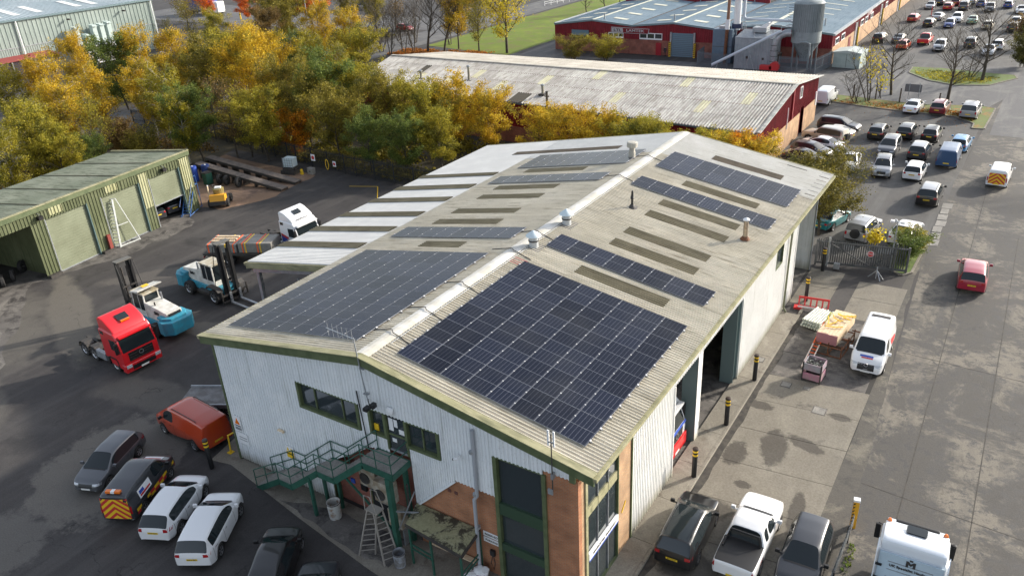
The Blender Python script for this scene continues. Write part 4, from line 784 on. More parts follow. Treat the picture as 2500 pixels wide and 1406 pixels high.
SP['van'] = dict(L=5.1, W=1.98, r=.35, zb=.24, wr=.82, top=[(-2.55, 1.86), (-2.45, 1.93), (-1.5, 1.98), (.6, 1.98), (.95, 1.9), (1.66, 1.28), (2.25, 1.1), (2.5, .86), (2.57, .55)], belt=[(-2.55, 1.15), (1.85, 1.15), (2.3, 1.0), (2.5, .8), (2.57, .5)], hw=[(-2.55, .95), (-2.3, .99), (1.6, 1), (2.2, .95), (2.45, .85), (2.57, .74)], rw=None, ws=(.95, 1.66), side=[(.35, .95), (.95, 1.32)], hl=(.5, .86, .72, .95), tl=(.82, .93, .8, 1.5), pz=(.5, .72), px=.26, trim=0)
SP['minivan'] = dict(L=4.4, W=1.8, r=.32, zb=.2, wr=.8, top=[(-2.2, 1.7), (-2.1, 1.78), (-1.0, 1.83), (.4, 1.82), (.72, 1.75), (1.35, 1.13), (1.95, .98), (2.18, .78), (2.25, .5)], belt=[(-2.2, 1.05), (1.35, 1.03), (1.95, .93), (2.18, .73), (2.25, .46)], hw=[(-2.2, .95), (-2.0, .99), (1.4, 1), (1.95, .94), (2.15, .84), (2.25, .72)], rw=None, ws=(.72, 1.35), side=[(.05, .72), (.72, 1.05)], hl=(.45, .82, .62, .85), tl=(.74, .84, .72, 1.15), pz=(.5, .55), px=.26, trim=0)
SP['pickup'] = dict(L=5.3, W=1.88, r=.39, zb=.32, wr=.74, top=[(-2.65, .98), (-2.6, 1.12), (-1.02, 1.14), (-.84, 1.7), (-.4, 1.8), (.3, 1.77), (1.02, 1.2), (2.1, 1.08), (2.55, .92), (2.65, .62)], belt=[(-2.65, .94), (-2.6, 1.07), (-1.02, 1.09), (1.02, 1.1), (2.1, 1.02), (2.55, .86), (2.65, .58)], hw=[(-2.65, .95), (-2.3, .98), (1.7, 1), (2.3, .94), (2.65, .82)], rw=(-1.02, -.84), ws=(.3, 1.02), side=[(-.72, -.3), (-.22, .3), (.3, .68)], hl=(.5, .88, .82, .98), tl=(.78, .92, .78, 1.05), pz=(.6, .62), px=.26, trim=0, bed=1)
def build_cage(s):
    big = s['trim'] or s['r'] < .34; car_ = s['rw'] is not None and not s.get('bed'); s['wide'] = car_ and s['top'][2][1] > 1.2
    s['glass'] = [(s['side'][0][0], s['side'][-1][1])] if car_ else s['side']
    a, W2 = s['L'] / 2, s['W'] / 2; yf, yr = s['L'] * .305, -s['L'] * .285; ra = s['r'] + .06
    ys = set(round(y, 3) for y, _ in s['top'])
    for w_ in s['side']: ys |= {w_[0], w_[1]}
    for c_ in (yf, yr):
        for d in (-1, -.9, -.6, 0, .6, .9, 1): ys.add(round(c_ + d * ra, 3))
    ys = sorted(ys); o = [ys[0]]
    keep = set(round(y, 3) for y, _ in s['top']) | {q for w_ in s['side'] for q in w_}
    for y in ys[1:]:
        if y - o[-1] < .045:
            if y in keep and o[-1] not in keep: o[-1] = y
            elif y in keep: o.append(y)
            continue
        o.append(y)
    ys = o; hm = max(t - lerpf(s['belt'], y) for y, t in s['top'])
    v = []; f = []; mi = []
    for y in ys:
        w_ = W2 * lerpf(s['hw'], y); top = lerpf(s['top'], y); belt = min(lerpf(s['belt'], y), top - .02); h = max(0, top - belt); zb = s['zb']
        zb += .14 * max(0, (abs(y) - a + .25) / .25)
        for c_ in (yf, yr):
            d = abs(y - c_)
            if d < ra - 1e-3: zb = max(zb, s['r'] + math.sqrt(max(0, ra * ra - d * d)) * .98)
        zb = min(zb, belt - .12); q = min(1, h / hm * 1.15); wt = w_ * .94 + (W2 * s['wr'] - w_ * .94) * q
        row = [(0, zb), (w_ * .88, zb), (w_ * .985, zb + .03), (w_, zb + (belt - zb) * .55), (w_ * .985, belt - .05), (w_ * .945, belt + .012), (wt, top - .1 * h - .012), (wt * .91, top - .004), (wt * .5, top + .02), (0, top + .026)]
        v.append(row)
    n = len(ys); vv = []; idx = {}
    for i in range(n):
        for j in range(10):
            x, z = v[i][j]
            if j in (0, 9): vv.append((0, ys[i], z)); idx[i, j, 1] = idx[i, j, -1] = len(vv) - 1
            else:
                for sg in (1, -1): vv.append((sg * x, ys[i], z)); idx[i, j, sg] = len(vv) - 1
    def inr(y, iv): return iv and iv[0] < y < iv[1]
    for i in range(n - 1):
        ym = (ys[i] + ys[i + 1]) / 2
        for j in range(9):
            m = 0
            if j == 0: m = 2
            if j == 1 and s['trim']: m = 2
            if j == 5 and any(w_[0] < ym < w_[1] for w_ in s['glass']): m = 1
            if j in (7, 8) and inr(ym, s['ws']): m = 3
            if j in ((6, 7, 8) if s['wide'] else (7, 8)) and inr(ym, s['rw']): m = 4
            if s.get('bed') and j in (6, 7, 8) and -2.55 < ym < -1.04: m = 2
            for sg in (1, -1):
                q = [idx[i, j, sg], idx[i, j + 1, sg], idx[i + 1, j + 1, sg], idx[i + 1, j, sg]]
                if sg < 0: q = q[::-1]
                f.append(q); mi.append(5 if (m == 1 and sg < 0) else m)
    for i, rv in ((0, 0), (n - 1, 1)):
        for j in range(9):
            q = [idx[i, j, 1], idx[i, j + 1, 1], idx[i, j + 1, -1], idx[i, j, -1]]; q = [k for t, k in enumerate(q) if k not in q[:t]]
            if not rv: q = q[::-1]
            f.append(q); mi.append(2 if j <= 1 else 0)
    return vv, f, mi, yf, yr, n, idx
def split(me, names):
    out = {}; vs_ = [tuple(v.co) for v in me.vertices]
    for mi, nm in names.items():
        fs = [tuple(p.vertices) for p in me.polygons if p.material_index == mi]
        if not fs: continue
        used = sorted({k for q in fs for k in q}); mp = {k: i for i, k in enumerate(used)}
        m2 = bpy.data.meshes.new(nm); m2.from_pydata([vs_[k] for k in used], [], [tuple(mp[k] for k in q) for q in fs]); m2.polygons.foreach_set('use_smooth', [True] * len(m2.polygons)); m2.update(); out[nm] = m2
    return out
RX = Matrix.Rotation(PI / 2, 4, 'Y')
def wheel_meshes(r, wd=.2):
    t = MB(RX); t.lathe([(r * .62, -wd / 2), (r * .94, -wd / 2), (r, -wd * .33), (r, wd * .33), (r * .94, wd / 2), (r * .62, wd / 2)], n=24)
    m = MB(RX); k = 20
    for i in range(k):
        a0, a1 = 2 * PI * i / k, 2 * PI * (i + 1) / k
        p = lambda rr, a, z: (rr * math.cos(a), rr * math.sin(a), z)
        m.add([p(r * .15, a0, wd * .4), p(r * .57, a0, wd * .42), p(r * .57, a1, wd * .42), p(r * .15, a1, wd * .4)], [(0, 1, 2, 3)], 0 if i % 4 < 2 else 1)
        m.add([p(r * .57, a0, wd * .42), p(r * .64, a0, wd * .5), p(r * .64, a1, wd * .5), p(r * .57, a1, wd * .42)], [(0, 1, 2, 3)], 0)
    m.lathe([(0, wd * .44), (r * .15, wd * .4)], n=12)
    return t.mesh('tyre', M_tyre, smooth=True), m.mesh('rim', [M_alu, M_black])
def decal(bvh, axis, sgn, u0, u1, v0, v1, off=.007, nu=6, nv=4, shape=None):
    """patch lying on the body; axis 'y': u=x v=z seen along y; axis 'x': u=y v=z; axis 'z': u=x v=y"""
    mb = MB(); g = {}
    for i in range(nu + 1):
        for j in range(nv + 1):
            tu, tv = i / nu, j / nv
            if shape: tu, tv = shape(tu, tv)
            u = u0 + (u1 - u0) * tu; v = v0 + (v1 - v0) * tv
            if axis == 'y': o, d = Vector((u, 6 * sgn, v)), Vector((0, -sgn, 0))
            elif axis == 'x': o, d = Vector((6 * sgn, u, v)), Vector((-sgn, 0, 0))
            else: o, d = Vector((u, v, 6)), Vector((0, 0, -1))
            h = bvh.ray_cast(o, d)
            if h[0] is None: continue
            g[i, j] = len(mb.v); mb.v.append(h[0] - d * off)
    for i in range(nu):
        for j in range(nv):
            k = [(i, j), (i + 1, j), (i + 1, j + 1), (i, j + 1)]
            if all(q in g for q in k): mb.f.append(tuple(g[q] for q in k)); mb.m.append(0)
    return mb
CARS = {}
def make_type(ty, opt):
    s = SP[ty]; vv, f, mi, yf, yr, n, idx = build_cage(s)
    me = bpy.data.meshes.new('cage'); me.from_pydata(vv, [], f)
    for k in range(6): me.materials.append(M_black)
    me.polygons.foreach_set('material_index', mi)
    cr = me.attributes.new('crease_edge', 'FLOAT', 'EDGE'); vals = [0.0] * len(me.edges)
    mat_of = {}
    for p, m in zip(me.polygons, mi):
        for ek in p.edge_keys: mat_of.setdefault(ek, set()).add(m)
    for e in me.edges:
        ms = mat_of.get(tuple(sorted(e.vertices)), {0})
        if len(ms) > 1: vals[e.index] = .9
    cr.data.foreach_set('value', vals); me.update()
    o = bpy.data.objects.new('tmp', me); COL.objects.link(o); md = o.modifiers.new('s', 'SUBSURF'); md.levels = 2; md.render_levels = 2
    ev = bpy.data.meshes.new_from_object(o.evaluated_get(bpy.context.evaluated_depsgraph_get())); bpy.data.objects.remove(o)
    bvh = BVHTree.FromPolygons([v.co.copy() for v in ev.vertices], [tuple(p.vertices) for p in ev.polygons])
    parts = split(ev, {0: 'body', 1: 'side_window', 5: 'side_window_l', 2: 'underbody', 3: 'windscreen', 4: 'rear_window'})
    d = dict(spec=s, parts=parts, bvh=bvh, yf=yf, yr=yr); L = s['L'] / 2; W = s['W'] / 2
    d['wheel'] = wheel_meshes(s['r'], .21)
    h0, h1, hz0, hz1 = s['hl']; t0, t1, tz0, tz1 = s['tl']
    d['hl'] = [decal(bvh, 'y', 1, sg * h0, sg * h1 * W / .9 * .98, hz0, hz1, shape=lambda u, v: (u, v * (.45 + .55 * u) + .4 * (1 - u))).mesh('headlight', M_lens) for sg in (1, -1)]
    d['tl'] = [decal(bvh, 'y', -1, sg * t0 * W / .93, sg * t1 * W / .93, tz0, tz1).mesh('tail_light', M_red) for sg in (1, -1)]
    d['pf'] = decal(bvh, 'y', 1, -s['px'], s['px'], s['pz'][0] - .12, s['pz'][0] - .01, .012, 2, 1).mesh('number_plate', M_plateW)
    zr_ = s['pz'][1]; d['pr'] = decal(bvh, 'y', -1, -s['px'], s['px'], zr_ - .12, zr_ - .01, .014, 2, 1).mesh('number_plate', M_plateY)
    d['gr'] = decal(bvh, 'y', 1, -h0 * .95, h0 * .95, s['pz'][0] + .02, hz1 - .04, .006, 6, 3).mesh('grille', M_black)
    d['lg'] = decal(bvh, 'y', 1, -h1 * .75, h1 * .75, s['zb'] + .12, s['pz'][0] - .14, .006, 6, 2).mesh('lower_grille', M_black)
    d['cw'] = decal(bvh, 'z', 1, -W * .72, W * .72, s['ws'][1] + .0, s['ws'][1] + .075, .008, 8, 1).mesh('scuttle', M_black)
    gp = MB()
    lines = [w_[0] - .04 for w_ in s['side'][:2]] + [s['side'][1][1] + .28 if len(s['side']) > 1 else 0]
    if ty in ('van', 'minivan'): lines = [s['side'][0][0] - .06, s['side'][0][1] + .35, s['side'][0][0] - 1.2]
    for sg in (1, -1):
        for y in lines:
            q = decal(bvh, 'x', sg, y - .009, y + .009, s['zb'] + .12, lerpf(s['belt'], y) - .02, .004, 1, 6); gp.add(q.v, q.f)
    d['gp'] = gp.mesh('panel_gaps', M_black)
    hd = MB()
    for sg in (1, -1):
        for y in (s['side'][0][0] + .15, s['side'][1][0] + .12):
            z = lerpf(s['belt'], y) - .16; q = decal(bvh, 'x', sg, y, y + .17, z, z + .03, .02, 2, 1); hd.add(q.v, q.f)
    d['hd'] = hd.mesh('door_handles', M_black)
    ym = s['side'][-1][1] + .08; zm = lerpf(s['belt'], ym) + .06
    mr = MB(); mr.box(W - .1, W + .03, ym - .03, ym + .03, zm - .03, zm + .02); mr.box(W + .0, W + .2, ym - .06, ym + .05, zm - .02, zm + .15); d['mir'] = mr.mesh('mirror', M_black, bevel=.02)
    mr = MB(); mr.box(-W - .03, -W + .1, ym - .03, ym + .03, zm - .03, zm + .02); mr.box(-W - .2, -W, ym - .06, ym + .05, zm - .02, zm + .15); d['mir2'] = mr.mesh('mirror', M_black, bevel=.02)
    for b in (parts['body'],): b.materials.append(P_['white'])
    for k in ('side_window', 'side_window_l', 'windscreen', 'rear_window'):
        if k in parts: parts[k].materials.append(M_cglass)
    parts['underbody'].materials.append(M_black)
    CARS[ty] = d
for ty in SP: make_type(ty, None)
def car(ty, x, y, hd, col, label, cat='car', name='parked_car', group=None, sc=(1, 1, 1), rails=None, black_roof=None, plate=None, extra=None, z=0):
    d = CARS[ty]; s = d['spec']
    t = thing(name, label, cat, (x, y, z), -R(hd), group); t.scale = sc
    pm_ = P_[col]
    b = obj('body', d['parts']['body'], t); b.material_slots[0].link = 'OBJECT'; b.material_slots[0].material = pm_
    for k, nm in (('side_window', 'side_window'), ('side_window_l', 'side_window'), ('windscreen', 'windscreen'), ('rear_window', 'rear_window'), ('underbody', 'underbody')):
        if k in d['parts']: obj(nm, d['parts'][k], t)
    W = s['W'] / 2; r = s['r']
    for yy in (d['yf'], d['yr']):
        for sg in (1, -1):
            wv = obj('wheel', d['wheel'][0], t, (sg * (W - .115), yy, r)); obj('rim', d['wheel'][1], wv, (0, 0, 0), (0, 0, 0 if sg > 0 else PI))
    for k in ('hl', 'tl'):
        for m in d[k]: obj({'hl': 'headlight', 'tl': 'tail_light'}[k], m, t)
    for k, nm in (('pf', 'number_plate'), ('pr', 'number_plate'), ('gr', 'grille'), ('cw', 'scuttle'), ('lg', 'lower_grille'), ('gp', 'panel_gaps'), ('hd', 'door_handles'), ('mir', 'mirror'), ('mir2', 'mirror')): 
        o = obj(nm, d[k], t)
        if nm == 'mirror' and col in ('white', 'silver', 'crimson', 'red', 'lblue', 'grey'): o.material_slots[0].link = 'OBJECT'; o.material_slots[0].material = pm_
        if k == 'pr' and plate:
            c_ = sum((v.co for v in d[k].vertices), Vector()) / max(1, len(d[k].vertices)); tm_ = obj('lettering', text_mesh(plate, .095, M_black, ext=.002), o, (c_.x, c_.y - .01, c_.z), (PI / 2 - .12, 0, 0))
    if rails:
        for sg in (1, -1):
            x_ = sg * W * s['wr'] * .86; zz = lerpf(s['top'], -.5); MB().tube([(x_, -1.6, zz - .03), (x_, -1.5, zz + .045), (x_, .1, zz + .045), (x_, .2, zz - .02)], .02, 5).build('roof_rail', {'s': M_galv, 'b': M_black}[rails], t)
    if black_roof:
        q = decal(d['bvh'], 'z', 1, -W * s['wr'] * .82, W * s['wr'] * .82, s['rw'][1] + .08 if s['rw'] else -2, s['ws'][0] - .06, .006, 6, 8); q.build('roof_panel', black_roof, t, smooth='all')
    return t
def chevrons(t, ty, z0, z1, xw):
    """red and yellow chevron panel across the rear doors"""
    d = CARS[ty]; bvh = d['bvh']; q = decal(bvh, 'y', -1, -xw, xw, z0, z1, .009, 6, 6); pnl = q.build('chevron_panel', M_yelp, t)
    n = 3; rise = xw * .85; wd = .17; st = MB()
    for k in range(-2, 5):
        zc = z0 + k * .36
        for sg in (1, -1):
            N_ = 8
            for i in range(N_):
                u0, u1 = i / N_ * xw, (i + 1) / N_ * xw
                def cl(z): return min(max(z, z0), z1)
                a = [(u0, cl(zc + rise - u0 * .85)), (u1, cl(zc + rise - u1 * .85)), (u1, cl(zc + wd + rise - u1 * .85)), (u0, cl(zc + wd + rise - u0 * .85))]
                if abs(a[0][1] - a[3][1]) < .004 and abs(a[1][1] - a[2][1]) < .004: continue
                ps = []
                for u, z in a:
                    h = bvh.ray_cast(Vector((sg * u, -6, z)), Vector((0, 1, 0)))
                    if h[0] is None: break
                    ps.append(h[0] + Vector((0, -.016, 0)))
                if len(ps) == 4: st.poly(ps)
    st.build('chevron_stripes', M_redp, t)
def spare(t, y, z, r=.36):
    w_ = obj('spare_wheel', CARS['boxy']['wheel'][0], t, (0, y, z), (0, 0, PI / 2)); obj('cover', MB().lathe([(0, .11), (.3, .11), (.36, .07)], n=20).mesh('cover', M_black), w_, (0, 0, 0), (0, -PI / 2, 0))
def lightbar(t, y, z, w_=.75):
    o = MB().box(-w_ / 2, w_ / 2, y - .1, y + .1, z, z + .12).build('beacon_bar', M_orange, t, bevel=.02); MB().box(-w_ / 8, w_ / 8, y - .105, y + .105, z + .01, z + .125).build('lamp', M_whitep, o)
# middle car park
G1 = None
t = car('van', -.55, 88.9, 3, 'white', 'white panel van parked beside the far corner of the maroon building', 'van', 'parked_van')
car('sedan', 10.1, 88.1, 4, 'white', 'white fastback saloon, left of the three cars against the leafy verge', sc=(1, 1, 1))
car('suv', 13.0, 88.3, 4, 'dred', 'dark red SUV in the middle of the row against the leafy verge', sc=(.98, .98, .98))
car('boxy', 16.35, 87.7, 3, 'silver', 'silver boxy 4x4 at the right end of the row against the leafy verge', sc=(1.03, 1.02, 1))
car('suv', 4.0, 75.7, 99, 'dgrey', 'dark grey SUV nosing out from the maroon building, farthest of the side-on cars', rails='b', sc=(1, 1.05, 1))
car('sedan', 4.1, 73.0, -80, 'champ', 'champagne saloon mostly hidden behind the long silver 4x4', sc=(1, .92, 1))
t = car('boxy', 3.6, 70.7, -75, 'champ', 'long champagne silver 4x4 with rear spare wheel, side-on to the camera', sc=(1, 1.06, 1)); spare(t, -2.42, 1.0)
car('sedan', 3.8, 68.0, -77, 'white', 'white coupe parked side-on in front of the long silver 4x4', sc=(1, 1.02, 1))
car('hatch', 3.5, 65.3, 103, 'grey', 'grey hatchback parked side-on in front of the white coupe', sc=(1, 1, 1))
car('sedan', 3.4, 62.7, 103, 'dgrey', 'dark saloon nearest the white roof, half hidden by the tree', sc=(1, .95, 1))
car('sedan', 7.85, 62.9, 177, 'white', 'white saloon facing the camera beside the yellow-green tree', sc=(1, .94, 1))
car('suv', 11.05, 62.2, 174, 'silver', 'small silver SUV with dark roof facing the camera', rails='b', black_roof=P_['grey'], sc=(.95, .92, .98))
car('suv', 10.45, 69.4, 181, 'grey', 'grey estate SUV with roof rails facing the camera behind the small silver SUV', rails='s', sc=(.98, 1.06, .98))
car('suv', 13.4, 69.3, 2, 'dgrey', 'two-tone SUV with silver roof and dark tailgate behind the white hatchback', black_roof=P_['silver'], sc=(1, .98, .96))
car('hatch', 13.95, 62.5, 1, 'white', 'white hatchback with high red tail lights beside the blue van', sc=(1, .98, 1.03), plate='DL14 KHG')
car('hatch', 8.4, 75.2, 3, 'black', 'black hatchback at the left of the dark row behind the grey estate')
car('suv', 11.15, 76.3, 3, 'black', 'black SUV in the middle of the dark row with one red tail light showing', sc=(.96, .95, .93))
car('hatch', 13.65, 76.3, 2, 'black', 'black hatchback at the right of the dark row behind the two-tone SUV', sc=(1, 1, 1.03))
car('hatch', 16.75, 73.7, 3, 'lblue', 'light blue hatchback just in front of the dark blue van')
t = car('van', 16.25, 68.15, 0, 'vblue', 'dark blue panel van with closed rear doors in the middle car park', 'van', 'parked_van', sc=(1, 1, 1))
t = car('minivan', 21.0, 63.7, 3, 'white', 'small white van with red and yellow chevron doors driving up the service road', 'van', 'white_van', sc=(1, 1, 1)); chevrons(t, 'minivan', .5, 1.5, .68)
car('suv', 16.1, 56.1, 1, 'black', 'black SUV with silver roof driving across the car park', rails='b', black_roof=P_['silver'], plate='OY65 WXB', sc=(1, 1, 1.02))
car('suv', 21.0, 39.9, -3, 'crimson', 'crimson SUV driving up the service road, nearest moving car', plate='YT22 GWO', name='driving_car')
t = car('boxy', 12.6, 45.3, 8, 'silver', 'pale silver 4x4 with rear spare wheel just behind the palisade gate', rails='b', sc=(.97, .93, .97)); spare(t, -2.42, 1.0)
car('sedan', 15.6, 46.4, 6, 'white', 'white saloon with red tail lights just behind the palisade gate')
car('sedan', 9.7, 46.8, 14, 'teal', 'teal blue saloon half hidden under the green tree behind the gate', sc=(1, .95, 1))
t = car('van', 16.85, 26.2, 179, 'white', 'white passenger van facing the camera beside the timber stack', 'van', 'white_van', sc=(.98, 1, .97))
MB().box(-.55, .55, -2.0, -1.75, 1.97, 2.02).build('roof_lightbar', M_dsteel, t)
b_ = decal(CARS['van']['bvh'], 'z', 1, -.3, .45, 1.95, 2.1, .01, 4, 2).build('bonnet_stripe', M_bluep, t); decal(CARS['van']['bvh'], 'z', 1, -.3, .35, 2.12, 2.2, .01, 4, 2).build('bonnet_stripe', M_redp, t)
MB().lathe([(.085, 0), (.115, .0), (.115, .02), (.085, .02), (.085, 0)], n=16).build('bonnet_badge', M_alu, t).matrix_local = Matrix.Translation((0, 2.52, .86)) @ Matrix.Rotation(-PI / 2, 4, 'X')
side = decal(CARS['van']['bvh'], 'x', -1, -1.6, -.2, .8, 1.5, .01, 4, 3, shape=lambda u, v: (u, v * .5 + u * .4)).build('side_stripe', M_redp, t)
# near kerbside row
car('suv', 12.7, 6.25, -3, 'black', 'glossy black SUV parked nearest the office corner', plate='BV74 FDF', rails='b', black_roof=M_cglass)
t = car('pickup', 15.25, 7.2, -1, 'white', 'white pickup with black load cover in the kerbside row', 'pickup truck', 'parked_pickup')
MB().tube([(-.72, -1.12, 1.14), (-.62, -1.05, 1.62), (.62, -1.05, 1.62), (.72, -1.12, 1.14)], .045, 8).build('sports_bar', M_black, t); MB().tube([(-.74, -1.7, 1.16), (-.72, -1.12, 1.25)], .04, 6).build('sports_bar', M_black, t)
car('hatch', 17.6, 7.3, 178, 'dgrey', 'dark grey hatchback with pink mirrors facing the camera in the kerbside row', sc=(1, 1, 1))
# left yard
car('hatch', -15.95, -4.05, 158, 'grey', 'grey five-door hatchback facing the camera on the pale concrete patch', sc=(.98, .99, .97))
t = car('minivan', -12.6, -4.5, -27, 'dgrey', 'dark grey small van with amber light bar and chevron doors', 'van', 'parked_van', plate=None); chevrons(t, 'minivan', .42, 1.62, .7); lightbar(t, -1.95, 1.84)
for nm, y0, y1, z0, z1, mm in (('side_logo', -1.4, -.3, 1.0, 1.45, M_whitep), ('side_logo_stripe', -1.3, -.4, 1.06, 1.16, M_redp), ('side_logo_stripe', -1.3, -.9, 1.18, 1.36, M_bluep)): decal(CARS['minivan']['bvh'], 'x', 1, y0, y1, z0, z1, .01 if nm == 'side_logo' else .016, 5, 3).build(nm, mm, t)
for k in range(9):
    for r_ in (0, 1): y0 = -1.9 + k * .42; decal(CARS['minivan']['bvh'], 'x', 1, y0, y0 + .42, .44 + r_ * .17, .61 + r_ * .17, .012, 3, 1).build('side_check', M_yelp if (k + r_) % 2 else M_redp, t)
decal(CARS['minivan']['bvh'], 'z', 1, -.5, .5, 1.45, 1.75, .01, 4, 3).build('bonnet_sign', M_whitep, t); decal(CARS['minivan']['bvh'], 'z', 1, -.45, .45, 1.48, 1.56, .016, 4, 2).build('bonnet_stripe', M_redp, t)
car('hatch', -9.75, -4.5, -26, 'white', 'white hatchback with dark tailgate glass beside the chevron van', plate='LO59 AXT', sc=(1.0, 1, 1.02))
car('suv', -6.85, -4.65, -30, 'white', 'white SUV with red corner lights, nearest the green stairs', plate='WP19 SBO', sc=(.98, .99, .98))
car('hatch', -2.45, -4.7, -33, 'black', 'black hatchback parked nose in beyond the white SUV', sc=(1, 1.03, 1))
car('sedan', .65, -5.5, -33, 'dgrey', 'dark grey saloon at the bottom edge beside the black hatchback', sc=(1, 1, 1))
t = car('van', -14.6, .25, -86, 'orange', 'burnt orange panel van with roof rails beside the left corner of the gable', 'van', 'parked_van', sc=(.99, .98, .98), plate='CP23 WKU')
for sg in (1, -1): MB().tube([(sg * .72, -1.9, 1.96), (sg * .72, -1.8, 2.03), (sg * .72, .4, 2.03), (sg * .72, .5, 1.97)], .025, 6).build('roof_rail', M_black, t)
# far car park: few pixels each, still whole cars
far = [('sedan', .45, 176.3, 181, 'silver', 'silver saloon facing the camera, left end of the farthest row'), ('suv', 1.6, 182, 2, 'dgrey', 'dark car behind the silver saloon in the farthest rows'), ('hatch', 3.95, 175.4, 2, 'red', 'red hatchback in the farthest row beside the red post'), ('suv', 4.7, 181.9, 2, 'dred', 'dark red SUV behind the far red hatchback'),
 ('boxy', 6.9, 175.5, 2, 'grey', 'grey 4x4 with spare wheel in the farthest row'), ('suv', 7.5, 184.4, 2, 'silver', 'silver SUV at the top edge behind the grey 4x4'), ('hatch', 9.6, 181.2, 2, 'blue', 'blue hatchback in the top row, left of the two blue cars'), ('suv', 11.65, 174.2, 180, 'grey', 'grey SUV facing the camera between the two far blue cars'), ('hatch', 14.55, 180, 2, 'blue', 'blue hatchback in the top row, right of the two blue cars'), ('sedan', 17.1, 173, 178, 'white', 'white saloon facing the camera at the far right edge'),
 ('hatch', -.2, 158.4, 5, 'red', 'small red hatchback alone near the buff brick wall'), ('hatch', 3.3, 153.1, 5, 'black', 'black hatchback beside the small red hatchback'), ('sedan', 3.8, 161.2, 5, 'silver', 'silver saloon behind the black far hatchback'), ('hatch', 6.75, 152.8, 181, 'blue', 'blue hatchback facing the camera in the second far row'), ('suv', 7.25, 159.4, 181, 'white', 'white SUV behind the blue hatchback facing the camera'), ('sedan', 10.05, 158.3, 1, 'green', 'pale green saloon in the second far row'), ('hatch', 13, 152.6, 2, 'cream', 'cream hatchback behind the bare island tree'), ('suv', 17, 150.5, 1, 'black', 'black SUV at the right of the second far row'), ('hatch', 17.1, 157, 181, 'silver', 'silver car behind the black SUV at the right of the far rows'),
 ('pickup', 5.1, 134.7, 3, 'brightred', 'bright red pickup in the nearer far row'), ('suv', 8.0, 129.2, 181, 'silver', 'silver SUV facing the camera beside the red pickup'), ('suv', 12.1, 133.5, 3, 'dgrey', 'dark SUV seen through the bare island trees'), ('sedan', 15.1, 128, 181, 'white', 'white saloon facing the camera behind the island tree trunk'), ('hatch', 16.0, 133.3, 2, 'white', 'white hatchback behind the white saloon by the island'), ('hatch', 2.5, 129.4, 3, 'orcar', 'orange red hatchback with yellow plate near the bare tree'), ('suv', -2.05, 134.4, 4, 'black', 'dark SUV closest to the side doors of the red building'), ('sedan', .95, 135.2, 5, 'grey', 'grey saloon behind the orange red hatchback')]
for ty, x, y, hd, c_, lab in far: car(ty, x, y, hd, c_, lab, 'pickup truck' if ty == 'pickup' else 'car', 'parked_pickup' if ty == 'pickup' else 'parked_car', 'cars in the far car park')
car('hatch', -99.5, 122.5, 95, 'red', 'red car on the road beyond the bare trees', name='driving_car')

